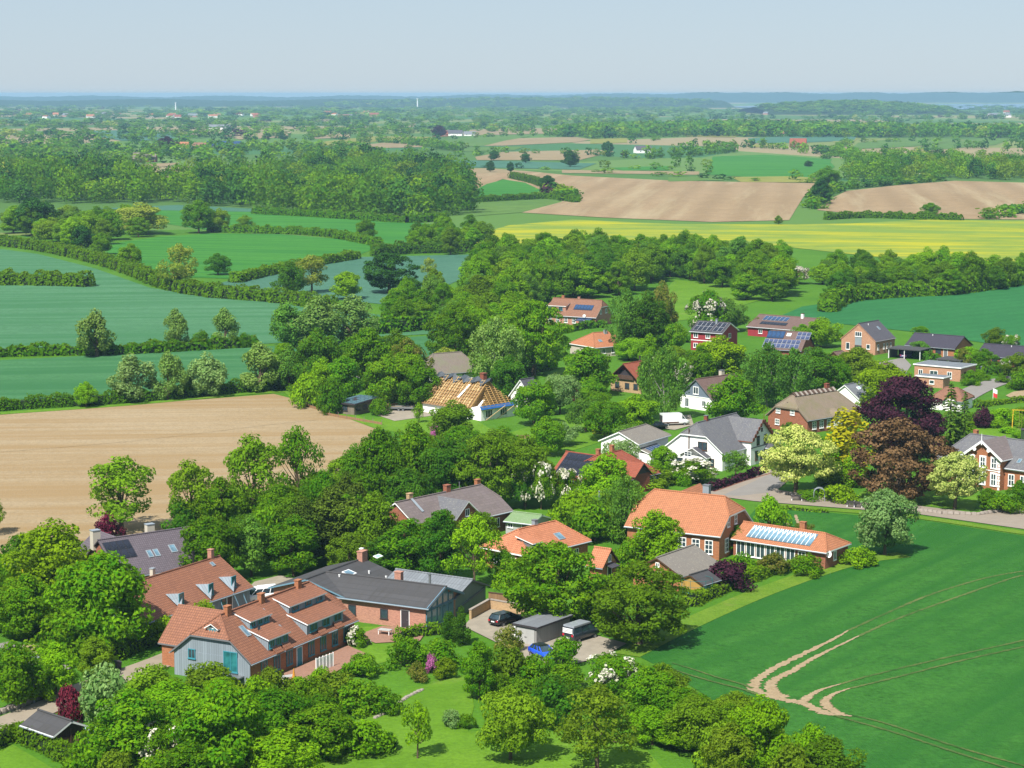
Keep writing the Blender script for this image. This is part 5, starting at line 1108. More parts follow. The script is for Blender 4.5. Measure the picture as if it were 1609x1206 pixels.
for i in range(24):                                                     # insulation and boards between the timbers
    r_ = random.Random(i); x = -Lh + .8 + (i % 12) * 1.05; t = .12 + .42 * (i // 12) + r_.uniform(-.05, .1)
    y, z = -.5 + (Wh / 2 + .5) * t, Eh - .42 + (Hh - Eh + .25) * t
    MB().slab([[(0, 0, 0), (.8, 0, 0), (.8, 1.5, 1.4), (0, 1.5, 1.4)]], .08).build('roof_board', M['wood_pale' if i % 3 else 'fence_wood'], o, (x, y, z))
MB().slab([[(-3.0, -.6, Eh - .3), (-3.0, Wh + .6, Eh - .3), (-3.0, Wh / 2, Hh)]], .02).build('roof_board', M['wood_new'], o)
hipz = lambda t: (-3.1 + 3.5 * (1 - t), Eh - .2 + (Hh - Eh) * t)
for i in range(13):
    t = i / 13; x, z = hipz(t); hw = (Wh / 2 + .5) * (1 - t); MB().bar((x, Wh / 2 - hw, z), (x, Wh / 2 + hw, z), .2, .1).build('lath', M['wood_new'], o)
for i in range(9):
    y = Wh / 2 + (i - 4) * 1.1; t1 = 1 - abs(y - Wh / 2) / (Wh / 2 + .5); x1, z1 = hipz(max(.05, t1)); MB().bar((.4, y, Eh - .3), (x1, y, z1 - .08), .12, .16).build('rafter', M['wood_new'], o)
MB().slab([[(.55, -.5, Eh - .15), (.55, Wh + .5, Eh - .15), (-.1, Wh + .3, Eh + .5), (-.1, -.3, Eh + .5)]], .05).build('blue_sheet', M['tarp_blue'], o)
b = MB(); r_ = random.Random(4); n = 16
for i in range(n):
    x0, x1 = -Lh - .3 + i * (Lh - 1.6) / n, -Lh - .3 + (i + 1) * (Lh - 1.6) / n; 
    za, zb = Hh + .3 + .35 * sin(i * 1.7), Hh + .3 + .35 * sin((i + 1) * 1.7); ya, yb = 1.0 + .5 * sin(i * 2.3), 1.0 + .5 * sin((i + 1) * 2.3)
    for k in (-1, 1): b.poly([(x0, Wh / 2, za), (x1, Wh / 2, zb), (x1, Wh / 2 + k * yb, zb - .9 * yb), (x0, Wh / 2 + k * ya, za - .9 * ya)])
b.build('tarpaulin', M['tarp_dark'], o)
b = MB(); 
for i in range(7): b.poly([(-Lh - .5 + .12 * sin(i), -.6 + i * .75, Eh - .1 + i * .62), (-Lh - .5 + .12 * sin(i + 1), .15 + i * .75, Eh + .52 + i * .62), (-Lh + .7, .15 + i * .75, Eh + .55 + i * .62 + .2 * sin(i * 2 + 2)), (-Lh + .7, -.6 + i * .75, Eh - .1 + i * .62 + .2 * sin(i * 2))])
b.build('tarpaulin', M['tarp_dark'], o)
b = MB().box(-.5, .5, -.5, .5, 0, 3.4).box(-.6, .6, -.6, .6, 3.402, 3.55); b.build('chimney', M['brick_dark'], o, (-4.6, Wh / 2 + .4, Hh - 2.2))
for y, nx in ((2.2, 3), (6.4, 3)): fm, pm = win_mesh(2.0, 1.6, nx, 1, 'trim_white', 'glass', 1.1); w = obj('window', fm, o, (.012, y, .5), (0, 0, pi / 2)); obj('pane', pm, w)
for k in (1.0, 4.2): MB().bar((.35, k, .1), (.9, k + 5, Eh + .1), .14, .1).build('prop', M['wood_pale'], o)
for i in range(5): r_ = random.Random(50 + i); MB().slab([[(0, 0, 0), (.6, .1, .1), (.7, 1.3, 1.1), (.1, 1.5, 1.2)]], .05).build('foil_sheet', M['foil_white'], o, (-14 + i * 2.9, r_.uniform(.3, 1.6), Eh + r_.uniform(.1, .9)))
MB().slab([[(0, 0, 0), (.6, 0, 0), (1.3, 2.6, 2.4), (.8, 2.6, 2.4)]], .05).build('foil_sheet', M['foil_white'], o, (-8.0, 1.1, Eh + 1.5))
# solar shed
p = at(556.5, 633.5, 2.5); o = thing('solar_shed', 'grey garden shed with a pale blue solar roof beside the sandy field', 'shed', (p.x, p.y, 0), R(57)); HOUSES.append((p.x, p.y, 8))
MB().box(0, 8, 0, 4.6, -.2, 2.3).build('wall', M['board_larch'], o); MB().slab([[(-.5, -.6, 2.4), (8.4, -.6, 2.9), (8.4, 5.1, 2.9), (-.5, 5.1, 2.4)]], .2, 0).build('roof', M['trim_dark'], o)
pm_ = MB().box(0, 1.35, 0, 1.0, .0, .05, 1).box(.04, 1.31, .04, .96, .05, .056, 0).mesh('solar_panel', [M['glass_sky'], M['panel_frame_dark']])
for i in range(6):
    for j in range(5):
        if (i, j) not in ((2, 2), (3, 3), (1, 3)): obj('solar_panel', pm_, o, (-.2 + i * 1.4, -.4 + j * 1.06, 2.43 + i * .0787), (0, -.0561, 0))
for x in (1.2, 3.6): fwin(o, x, .9, 1.4, .9, 2, 'trim_dark')
fwin(o, -.012, .8, 1.2, 1.2, 2, 'trim_dark', 'glass', -pi / 2, 2.3)
# ------------------------------------------------------------------ trees and shrubs one by one (picture column, top row, foot row, width)
TR = [
 # left foreground
 (165, 868, 1026, 152, 'round', 'maple', 'large bright green maple in front of the orange long house'),
 (86, 822, 945, 138, 'round', 'lime', 'yellow green round tree left of the dark violet roof'),
 (42, 905, 1003, 98, 'round', 'mid', 'medium green tree with bare trunk at the left edge'),
 (52, 880, 935, 34, 'shrub', 'gold', 'golden yellow shrub beside the white parasol', 'shrub'),
 (88, 1012, 1092, 74, 'round', 'fresh', 'young street tree beside the lamp post on the lane'),
 (150, 1000, 1062, 56, 'tall', 'ash', 'slender pale green sapling left of the black bin'),
 (110, 1074, 1134, 42, 'shrub', 'red', 'dark red leaved bush behind the timber shelter', 'shrub'),
 (166, 1046, 1142, 92, 'shrub', 'greywillow', 'grey green willow bush right of the dark red bush', 'shrub'),
 (22, 1012, 1112, 96, 'round', 'mid', 'leafy tree at the left edge beside the lamp post'),
 (64, 1052, 1100, 52, 'shrub', 'fresh', 'bright bush behind the stone wall at the lane', 'shrub'),
 (95, 968, 1034, 96, 'shrub', 'mid', 'wide green bush between the left edge tree and the big maple', 'shrub'),
 (205, 1088, 1206, 140, 'round', 'mid', 'broad green tree right of the timber shelter'),
 (350, 1078, 1232, 150, 'round', 'maple', 'bright maple below the grey board gable'),
 (270, 1072, 1150, 110, 'round', 'fresh', 'light green bushy tree left of the bright maple below the gable'),
 (255, 1136, 1215, 82, 'spread', 'oak', 'white flowering hawthorn at the bottom left', 'hawthorn', .5),
 (430, 1082, 1180, 118, 'round', 'oak', 'rounded green tree right of the bright maple below the gable'),
 (330, 1042, 1090, 90, 'shrub', 'olive', 'olive bush in front of the grey board gable', 'shrub'),
 (240, 1046, 1092, 86, 'shrub', 'ash', 'pale green bush beside the lane below the grey gable', 'shrub'),
 (505, 1108, 1190, 110, 'round', 'mid', 'green tree at the bottom left of the sloping lawn'),
 (150, 1140, 1216, 90, 'shrub', 'mid', 'green shrub behind the clipped hedge at the bottom left', 'shrub'),
 (440, 1150, 1240, 120, 'round', 'fresh', 'light green tree cut by the bottom edge left of the lawn'),
 (575, 1130, 1185, 84, 'shrub', 'fresh', 'fresh green shrub at the left edge of the lower lawn', 'shrub'),
 (300, 1170, 1260, 120, 'round', 'oak', 'dark green tree cut by the bottom edge right of the hawthorn'),
 (560, 1070, 1118, 80, 'shrub', 'mid', 'shrub group below the terrace of the dormer house', 'shrub'),
 (322, 944, 990, 48, 'shrub', 'lime', 'round yellow green bush between the two orange roofed houses', 'shrub'),
 (258, 968, 1012, 60, 'shrub', 'lime', 'light green bush beside the lane in front of the orange long house', 'shrub'),
 (295, 990, 1030, 46, 'shrub', 'ash', 'pale bush against the grey gable wall', 'shrub'),
 # field edge
 (192, 716, 838, 126, 'open', 'ash', 'airy light green tree standing alone against the sandy field'),
 (-14, 775, 840, 52, 'open', 'ash', 'airy tree cut by the left edge beside the sandy field'),
 (300, 722, 845, 92, 'open', 'ash', 'airy green tree second from left along the sandy field'),
 (398, 682, 838, 112, 'open', 'ash', 'tall airy tree rising into the sandy field'),
 (468, 668, 810, 76, 'open', 'mid', 'tall narrow tree at the right of the airy trees'),
 (345, 752, 850, 80, 'round', 'mid', 'green tree between the airy trees beside the sandy field'),
 (292, 785, 848, 76, 'shrub', 'dark', 'dark bush at the foot of the airy trees', 'shrub'),
 (330, 812, 915, 104, 'round', 'oak', 'green tree at the right end of the violet roofed house'),
 (395, 815, 905, 74, 'round', 'birch', 'grey green tree right of the violet roofed house'),
 (425, 795, 880, 60, 'shrub', 'mid', 'leafy bush above the white parked camper', 'shrub'),
 (462, 812, 905, 78, 'tall', 'mid', 'mid green tree above the low hall wing'),
 (172, 806, 846, 44, 'shrub', 'red', 'dark red bush behind the violet roofed house', 'shrub'),
 (100, 836, 882, 66, 'shrub', 'mid', 'green bush at the edge of the sandy field', 'shrub'),
 (40, 838, 895, 82, 'shrub', 'dark', 'dark bush at the left edge below the sandy field', 'shrub'),
 (525, 768, 885, 96, 'tall', 'pine', 'olive brown pine above the low hall'),
 (480, 785, 895, 60, 'tall', 'pine', 'narrow olive pine left of the broad brown pine'),
 (590, 778, 890, 90, 'round', 'yew', 'dark olive tree left of the slate farmhouse'),
 (548, 838, 905, 70, 'round', 'olive', 'olive tree above the hall roof'),
 (640, 815, 905, 90, 'tall', 'oak', 'green tree in front of the slate farmhouse gable'),
 (692, 800, 915, 78, 'tall', 'dark', 'dark green tree right of the slate cross gable'),
 (745, 808, 925, 76, 'open', 'fresh', 'light green thin stemmed trees beside the salmon cottage'),
 (600, 845, 905, 70, 'round', 'dark', 'dark bushy tree behind the hall chimney'),
 (790, 860, 920, 40, 'tall', 'mid', 'slim tree left of the big maple by the yard'),
 (508, 738, 840, 66, 'round', 'mid', 'round green tree beside the sandy field corner'),
 (545, 745, 850, 58, 'tall', 'pine', 'brownish conifer beside the sandy field corner', 'pine_tree'),
 (440, 760, 850, 84, 'round', 'oak', 'dark leafy tree under the airy trees'),
 # middle belt
 (596, 672, 800, 80, 'round', 'oak', 'round tree at the right corner of the sandy field'),
 (650, 668, 790, 84, 'round', 'mid', 'bright round tree below the pink rhododendron'),
 (712, 632, 708, 76, 'round', 'yew', 'dense round tree in front of the roofless house'),
 (700, 690, 800, 96, 'round', 'dark', 'dark tree in the middle belt left of the long row'),
 (765, 682, 800, 104, 'clumpy', 'yew', 'wide olive green tree in the middle belt'),
 (825, 688, 795, 84, 'round', 'yew', 'olive tree at the right of the middle belt'),
 (860, 655, 715, 58, 'round', 'mid', 'round garden tree beside the garden bench'),
 (640, 735, 815, 80, 'round', 'dark', 'dark tree behind the slate farmhouse roof'),
 (560, 700, 790, 56, 'tall', 'oak', 'green tree touching the sandy field edge'),
 (850, 725, 800, 44, 'spread', 'mid', 'white flowering bush left of the solar brick house', 'hawthorn', .5),
 (825, 735, 800, 40, 'spread', 'dark', 'white flowering hawthorn at the end of the middle belt', 'hawthorn', .5),
 (893, 735, 795, 46, 'spread', 'oak', 'white flowering bush below the black solar roof', 'hawthorn', .5),
 (955, 715, 800, 92, 'round', 'fresh', 'bright tree in front of the solar brick house'),
 (980, 742, 852, 72, 'weep', 'birch', 'drooping birch left of the brick villa', 'birch_tree'),
 (900, 770, 830, 70, 'shrub', 'lime', 'light bush row behind the salmon cottage', 'shrub'),
 (935, 790, 850, 84, 'shrub', 'mid', 'wide green bush between salmon cottage and birch', 'shrub'),
 (1030, 805, 896, 94, 'round', 'fresh', 'bright green tree in front of the brick villa'),
 (985, 850, 900, 50, 'shrub', 'mid', 'green shrub beside the tiny yellow cottage', 'shrub'),
 (868, 852, 985, 160, 'clumpy', 'mid', 'large maple behind the grey garage'),
 (820, 880, 958, 60, 'round', 'oak', 'rounded tree left of the large maple by the garage'),
 (1005, 884, 1012, 156, 'clumpy', 'yew', 'wide dense olive tree right of the camper van'),
 (940, 905, 980, 70, 'round', 'mid', 'green tree between the large maple and the wide olive tree'),
 (1140, 880, 925, 76, 'shrub', 'purple', 'purple leaved bush in front of the annex', 'shrub'),
 (1165, 870, 905, 60, 'shrub', 'mid', 'green garden bush before the annex windows', 'shrub'),
 (1215, 868, 900, 52, 'shrub', 'rust', 'reddish garden shrub before the annex', 'shrub'),
 (1270, 872, 905, 50, 'shrub', 'mid', 'small bush left of the white satellite dish', 'shrub'),
 (1155, 826, 868, 46, 'tall', 'oak', 'climbing green foliage on the villa gable corner', 'shrub'),
 (1210, 778, 830, 48, 'shrub', 'fresh', 'bright bush at the corner of the brick villa', 'shrub'),
 (1352, 860, 890, 48, 'shrub', 'fresh', 'bright bush at the end of the annex', 'shrub'),
 (1390, 768, 872, 92, 'round', 'greywillow', 'grey green willow standing at the field corner by the road'),
 (1262, 820, 846, 34, 'spread', 'rust', 'thin brown bush behind the annex chimney', 'shrub'),
 # village green
 (1250, 668, 776, 108, 'lollipop', 'pale', 'cream leaved maple on the left of the road junction'),
 (1500, 710, 800, 84, 'lollipop', 'pale', 'cream leaved maple in front of the gabled villa'),
 (1418, 590, 722, 144, 'clumpy', 'purple', 'huge dark purple copper beech'),
 (1410, 656, 788, 150, 'clumpy', 'bronze', 'huge bronze brown beech beside the road'),
 (1328, 640, 756, 78, 'column', 'gold', 'tall golden conifer left of the beeches', 'golden_conifer'),
 (1312, 690, 760, 34, 'column', 'mid', 'green conifer standing against the golden one', 'conifer'),
 (1340, 700, 766, 28, 'column', 'lime', 'narrow yellow green cypress below the golden conifer', 'cypress'),
 (1300, 715, 768, 44, 'column', 'olive', 'olive cypress right of the cream maple', 'cypress'),
 (1492, 598, 705, 58, 'spruce', 'spruce', 'dark spruce right of the copper beech', 'spruce_tree'),
 (1514, 612, 700, 44, 'spruce', 'spruce', 'second spruce behind the gabled villa roof', 'spruce_tree'),
 (1462, 610, 690, 40, 'spruce', 'spruce', 'spruce wedged behind the copper beech', 'spruce_tree'),
 (1388, 570, 655, 96, 'round', 'lime', 'lime green tree behind the copper beech'),
 (1155, 590, 668, 84, 'round', 'maple', 'dense round green tree right of the blue gable house'),
 (1318, 762, 790, 60, 'lowmound', 'lime', 'low clipped evergreen mound by the road', 'shrub'),
 (1268, 770, 786, 44, 'lowmound', 'mid', 'flower bed shrub under the cream maple', 'shrub'),
 (1240, 664, 690, 34, 'shrub', 'dark', 'dark bush in front of the thatched house gable', 'shrub'),
 (1296, 684, 702, 30, 'shrub', 'mid', 'round bush before the thatched house door', 'shrub'),
 (1552, 765, 802, 30, 'tall', 'mid', 'thin young tree before the villa front', 'shrub'),
 (1575, 775, 806, 50, 'shrub', 'mid', 'green shrub at the villa garden wall', 'shrub'),
 (1602, 755, 800, 38, 'round', 'oak', 'round tree at the right edge before the villa'),
 (1545, 640, 672, 36, 'shrub', 'purple', 'purple bush below the flagpole', 'shrub'),
 (1575, 640, 668, 46, 'shrub', 'fresh', 'bright round bush right of the purple bush', 'shrub'),
 (1090, 722, 756, 76, 'spread', 'mid', 'white flowering shrub bank in front of the white farmhouse', 'hawthorn', .5),
 (1155, 706, 752, 50, 'fruit', 'birch', 'crooked fruit tree before the white farmhouse door', 'fruit_tree'),
 (1040, 700, 742, 44, 'round', 'fresh', 'small bright tree before the white outbuilding'),
 (1020, 735, 765, 80, 'shrub', 'hedgeyellow', 'yellowish bush bank behind the brick villa roof', 'shrub'),
 (975, 690, 740, 60, 'spread', 'greywillow', 'grey green tree left of the white outbuilding'),
 # middle distance gardens
 (1045, 545, 660, 76, 'weep', 'birch', 'tall drooping birch in front of the brown gable house', 'birch_tree'),
 (1022, 552, 640, 40, 'weep', 'birch', 'birch left of the tallest drooping birch', 'birch_tree'),
 (1073, 566, 612, 30, 'spread', 'rust', 'cream blossoming tree left of the blue gable house', 'hawthorn', 1.0),
 (924, 546, 622, 84, 'round', 'maple', 'big green tree in front of the orange hipped house'),
 (988, 532, 566, 44, 'round', 'fresh', 'bright tree right of the orange hipped roof'),
 (900, 612, 632, 34, 'shrub', 'red', 'dark red bush on the garden path', 'shrub'),
 (840, 600, 668, 70, 'round', 'mid', 'green tree right of the small white gable'),
 (880, 585, 650, 56, 'spread', 'greywillow', 'pale grey green garden tree'),
 (950, 628, 690, 70, 'spread', 'mid', 'garden apple tree left of the white van', 'fruit_tree'),
 (1000, 622, 680, 72, 'round', 'fresh', 'bright round tree left of the white van'),
 (920, 625, 678, 60, 'spread', 'birch', 'pale apple tree in the garden lawn', 'fruit_tree'),
 (944, 660, 682, 26, 'shrub', 'yellow', 'small bright yellow shrub in the garden', 'shrub'),
 (880, 662, 700, 60, 'spread', 'greywillow', 'low grey green tree beside the garden bench'),
 (985, 665, 720, 50, 'spread', 'birch', 'pale shrub beside the white outbuilding', 'shrub'),
 (780, 500, 600, 84, 'weep', 'willow', 'drooping willow behind the roofless house', 'willow_tree'),
 (800, 560, 630, 60, 'round', 'dark', 'dark green tree right of the bare roof timbers'),
 (760, 560, 600, 40, 'round', 'mid', 'green tree behind the chimney of the roofless house'),
 (838, 470, 590, 100, 'clumpy', 'maple', 'broad bright tree left of the orange hipped house'),
 (866, 505, 560, 46, 'round', 'mid', 'green tree below the long solar brick house'),
 (985, 455, 560, 62, 'weep', 'birch', 'grey birch right of the long solar brick house', 'birch_tree'),
 (1018, 460, 560, 66, 'tall', 'dark', 'dark green tree beside the grey birch'),
 (1040, 445, 530, 44, 'round', 'rust', 'rusty brown tree at the meadow edge'),
 (1055, 505, 560, 50, 'spread', 'mid', 'green bush tree beside the grey wooden shed'),
 (1112, 455, 530, 60, 'round', 'mid', 'flowering chestnut above the red solar house', None, .5),
 (1140, 470, 520, 64, 'round', 'birch', 'grey green tree behind the red solar house'),
 (1130, 530, 605, 88, 'round', 'lime', 'yellow green tree below the red solar house'),
 (1100, 545, 610, 60, 'round', 'mid', 'green tree left of the yellow green one below the red house'),
 (1205, 540, 640, 76, 'weep', 'birch', 'tall grey birch left of the birch group', 'birch_tree'),
 (1245, 548, 640, 72, 'weep', 'birch', 'tall birch in the middle of the birch group', 'birch_tree'),
 (1282, 548, 630, 60, 'tall', 'dark', 'dark tree behind the thatched house'),
 (1310, 560, 620, 60, 'round', 'mid', 'green tree behind the thatched roof ridge'),
 (1345, 545, 610, 66, 'round', 'olive', 'olive tree below the tall brick gable house'),
 (1290, 500, 545, 62, 'round', 'lime', 'light green tree left of the tall brick gable house'),
 (1260, 510, 548, 40, 'round', 'mid', 'green bush right of the pale solar roof', 'shrub'),
 (1190, 500, 525, 30, 'shrub', 'rust', 'brownish round bush left of the wide red building', 'shrub'),
 (1445, 535, 560, 34, 'spread', 'birch', 'small pale tree before the brick bungalow'),
 (1520, 545, 578, 44, 'round', 'fresh', 'bright garden tree right of the brick bungalow'),
 (1545, 548, 580, 42, 'round', 'mid', 'green garden tree before the dark bungalow'),
 (1512, 548, 580, 30, 'shrub', 'rust', 'orange brown bush beside the dark carport', 'shrub'),
 (1600, 555, 595, 46, 'round', 'olive', 'olive tree before the dark bungalow at the right edge'),
 (1580, 562, 580, 24, 'spread', 'mid', 'white flowering bush before the dark bungalow', 'hawthorn', .5),
 (1565, 515, 545, 40, 'round', 'olive', 'tree behind the dark bungalow roof'),
 (1590, 525, 548, 30, 'spread', 'mid', 'white blossom bush behind the dark bungalow', 'hawthorn', .5),
 (1447, 512, 528, 28, 'round', 'mid', 'tree top behind the brick bungalow ridge'),
 (1525, 582, 605, 34, 'shrub', 'mid', 'clipped round bush at the flat roofed house corner', 'shrub'),
 (1605, 580, 612, 44, 'shrub', 'oak', 'dark bush at the right edge by the curved road', 'shrub'),
 (716, 475, 575, 88, 'clumpy', 'oak', 'big dark green tree above the grey thatched cottage'),
 (700, 545, 585, 50, 'open', 'khaki', 'half bare khaki tree before the grey thatched cottage'),
 (640, 535, 620, 70, 'round', 'rust', 'olive brown topped tree left of the grey thatched cottage'),
 (575, 515, 610, 86, 'round', 'oak', 'green tree behind the solar shed'),
 (500, 520, 620, 80, 'round', 'dark', 'dark green tree left of the solar shed'),
 (540, 560, 630, 60, 'round', 'mid', 'green tree just behind the solar shed'),
 (610, 560, 640, 80, 'round', 'mid', 'leafy tree right of the solar shed'),
 (660, 570, 645, 66, 'round', 'oak', 'green tree left of the bare roof timbers'),
 (638, 580, 640, 40, 'tall', 'ash', 'pale green young tree beside the timber stacks'),
 (482, 585, 640, 50, 'shrub', 'fresh', 'bright shrub at the corner of the hedge by the sandy field', 'shrub'),
 (557, 590, 625, 26, 'spread', 'mid', 'white flowering shrub behind the solar shed', 'hawthorn', .5),
 (520, 595, 650, 44, 'shrub', 'oak', 'dark shrub left of the solar shed', 'shrub'),
 (596, 625, 652, 34, 'shrub', 'oak', 'climbing shrub on the corner of the solar shed', 'shrub'),
 (658, 632, 664, 22, 'fruit', 'fresh', 'little young tree on the repair site lawn', 'fruit_tree'),
 (670, 590, 640, 18, 'shrub', 'pink', 'pink rhododendron beside the roofless house', 'shrub'),
 (683, 664, 690, 16, 'shrub', 'pink', 'pink rhododendron at the foot of the round tree', 'shrub'),
 (698, 596, 625, 22, 'shrub', 'purple', 'purple shrub left of the dark tarpaulins', 'shrub'),
 # willows and field trees on the left
 (152, 490, 560, 60, 'pollard', 'willow', 'leftmost willow on the upper hedge row'),
 (276, 488, 548, 40, 'pollard', 'willow', 'slim willow in the middle of the upper hedge row'),
 (353, 487, 545, 44, 'pollard', 'willow', 'right willow of the upper hedge row'),
 (318, 520, 548, 34, 'shrub', 'oak', 'dark round bush beside the right willow of the upper hedge', 'shrub'),
 (384, 523, 545, 28, 'shrub', 'oak', 'small dark bush right of the upper hedge willows', 'shrub'),
 (450, 478, 545, 60, 'pollard', 'birch', 'left willow of the grey clump between the fields'),
 (500, 470, 545, 76, 'pollard', 'willow', 'middle willow of the grey clump between the fields'),
 (555, 468, 540, 84, 'pollard', 'willow', 'right willow of the grey clump between the fields'),
 (205, 560, 630, 72, 'pollard', 'greywillow', 'wide grey willow at the top of the sandy field'),
 (265, 556, 628, 50, 'pollard', 'willow', 'green willow second along the sandy field hedge'),
 (326, 558, 622, 58, 'pollard', 'greywillow', 'silvery willow third along the sandy field hedge'),
 (408, 542, 615, 66, 'pollard', 'willow', 'tall willow above the sandy field corner'),
 (455, 546, 612, 44, 'pollard', 'birch', 'dark willow right of the sandy field corner'),
 (298, 585, 622, 26, 'shrub', 'oak', 'dark bush between the sandy field willows', 'shrub'),
 (135, 600, 640, 34, 'round', 'fresh', 'small bright tree in the sandy field hedge'),
 (283, 382, 456, 62, 'open', 'khaki', 'large pale khaki tree at the edge of the bright green field'),
 (343, 398, 432, 40, 'round', 'dark', 'lone dark tree in the bright green field'),
 (205, 383, 425, 40, 'round', 'mid', 'green hedge tree left of the pale khaki tree'),
 (575, 345, 376, 34, 'round', 'mid', 'lone round tree on the bright field hedge'),
 (610, 396, 460, 80, 'clumpy', 'deep', 'big dark oak beside the teal field'),
 (674, 404, 436, 26, 'open', 'khaki', 'thin pale tree in the teal field'),
 (490, 400, 460, 60, 'open', 'khaki', 'pale brown tree left of the lime green tree'),
 (455, 412, 465, 50, 'round', 'dark', 'dark tree left of the pale brown tree'),
 (545, 426, 470, 48, 'round', 'lime', 'lime green tree at the end of the hedge'),
 (312, 315, 366, 54, 'round', 'oak', 'dense green tree above the bright field hedge'),
 (345, 328, 362, 34, 'round', 'ash', 'pale green tree beside the dense one above the hedge'),
 (385, 338, 362, 26, 'round', 'ash', 'small pale tree right of the hedge above the bright field'),
 (222, 320, 368, 80, 'round', 'khaki', 'wide greyish willow above the bright green field'),
 (160, 365, 400, 34, 'round', 'mid', 'hedge tree above the large teal field'),
 (130, 352, 396, 34, 'tall', 'deep', 'dark narrow tree above the large teal field'),
 (55, 310, 370, 66, 'round', 'deep', 'big dark tree near the left farm roofs'),
 (1255, 417, 446, 32, 'spread', 'rust', 'white blossoming tree before the dark green field', 'hawthorn', 1.0),
 (1461, 318, 342, 32, 'round', 'mid', 'round tree on the edge of the brown field'),
 (860, 275, 305, 28, 'round', 'deep', 'dark tree on the mound in the brown field'),
 (1290, 280, 320, 34, 'tall', 'deep', 'dark tree at the corner of the two brown fields'),
 (1300, 262, 300, 40, 'round', 'oak', 'green tree right above the corner of the brown fields'),
 (1223, 338, 352, 14, 'tall', 'ash', 'small sapling at the edge of the yellow field'),
 (262, 214, 236, 28, 'round', 'purple', 'dark purple tree beside the far red roofed farm'),
 (690, 197, 215, 26, 'round', 'purple', 'dark purple far tree beside the white farm'),
 (896, 237, 262, 28, 'round', 'deep', 'dark lone tree in the far tan field'),
 (776, 236, 252, 18, 'round', 'deep', 'small dark tree left in the far tan field'),
 (826, 240, 256, 16, 'round', 'deep', 'small dark tree right in the far tan field'),
 (955, 222, 240, 20, 'round', 'deep', 'round dark tree above the far teal strip'),
 (771, 252, 270, 14, 'round', 'deep', 'left of two trees at the top of the brown field'),
 (802, 254, 271, 12, 'round', 'deep', 'right of two trees at the top of the brown field'),
 (1270, 252, 262, 14, 'round', 'deep', 'round bush in the far bright green field', 'shrub'),
 # bottom middle and right
 (802, 1084, 1194, 118, 'spread', 'ash', 'spreading fruit tree on the lower lawn'),
 (656, 1098, 1192, 54, 'fruit', 'lime', 'small thin fruit tree on the lower lawn', 'fruit_tree'),
 (752, 1004, 1098, 52, 'tall', 'mid', 'slender young tree beside the upper lawn'),
 (705, 960, 1008, 26, 'column', 'cypress', 'left dark cypress at the gravel yard', 'cypress'),
 (725, 952, 1014, 24, 'column', 'cypress', 'right dark cypress at the gravel yard', 'cypress'),
 (690, 1005, 1052, 70, 'shrub', 'mid', 'green garden shrub left of the cypresses', 'shrub'),
 (700, 1034, 1066, 34, 'shrub', 'hedgeyellow', 'clipped yellowish beech bush beside the lawn', 'shrub'),
 (655, 1040, 1070, 34, 'shrub', 'rust', 'brown green clipped bush beside the lawn', 'shrub'),
 (678, 1026, 1058, 20, 'shrub', 'pink', 'pink flowering rose between the clipped bushes', 'shrub'),
 (800, 1015, 1080, 76, 'shrub', 'olive', 'olive shrub below the gravel yard', 'shrub'),
 (842, 1030, 1085, 60, 'shrub', 'mid', 'green shrub below the blue car', 'shrub'),
 (885, 1000, 1050, 52, 'shrub', 'mid', 'leafy bush between the blue car and the camper van', 'shrub'),
 (865, 1070, 1140, 92, 'shrub', 'dark', 'dark green bush mass right of the spreading fruit tree', 'shrub'),
 (938, 1074, 1212, 128, 'open', 'olive', 'olive green feathery tree at the bottom centre'),
 (960, 1028, 1085, 90, 'spread', 'mid', 'white flowering bush bank right of the camper van', 'hawthorn', .5),
 (1020, 1050, 1125, 90, 'round', 'mid', 'rounded green tree right of the feathery olive tree'),
 (1025, 1110, 1170, 80, 'round', 'fresh', 'bright bush behind the feathery olive tree', 'shrub'),
 (1095, 1095, 1185, 96, 'round', 'ash', 'light green field edge tree at the bottom'),
 (1195, 1098, 1225, 104, 'round', 'fresh', 'bright green tree at the bottom field edge'),
 (1150, 1140, 1230, 90, 'round', 'olive', 'olive tree between the two bright trees at the field edge'),
 (1300, 1160, 1250, 110, 'round', 'yew', 'dark olive tree at the bottom right field edge'),
 (1245, 1170, 1250, 90, 'shrub', 'olive', 'olive bush below the bright tree at the field edge', 'shrub'),
 (710, 1115, 1142, 36, 'shrub', 'greywillow', 'small grey green bush on the lawn', 'shrub'),
 (735, 1122, 1145, 30, 'lowmound', 'mid', 'low flowering border shrub on the lawn', 'shrub'),
 (613, 1150, 1178, 22, 'column', 'deep', 'tiny dark conifer at the lower lawn', 'conifer'),
 (800, 985, 1025, 44, 'shrub', 'rust', 'brown green shrub beside the gravel yard', 'shrub'),
 (560, 985, 1015, 40, 'shrub', 'mid', 'white flowering shrub at the end of the dormer house', 'hawthorn', .5),
 (570, 1028, 1062, 60, 'shrub', 'mid', 'garden bush on the terrace lawn', 'shrub'),
 (505, 1048, 1078, 44, 'shrub', 'lime', 'yellow green bush by the terrace', 'shrub'),
 (640, 1000, 1048, 60, 'shrub', 'oak', 'dark garden bush right of the terrace lawn', 'shrub'),
 (600, 1080, 1120, 60, 'shrub', 'mid', 'bush bank at the top of the lower lawn', 'shrub'),
 (470, 1065, 1100, 60, 'shrub', 'fresh', 'fresh green bush below the terrace', 'shrub'),
]
for r in TR:
    px, top, base, w, shp, lf, lab = r[:7]
    nm = r[7] if len(r) > 7 and r[7] else 'broadleaf_tree'
    bl = r[8] if len(r) > 8 else None
    tree(px, top, base, w, shp, lf, lab, name=nm, cat={'shrub': 'shrub', 'hawthorn': 'hawthorn'}.get(nm, 'tree'), blossom=bl)

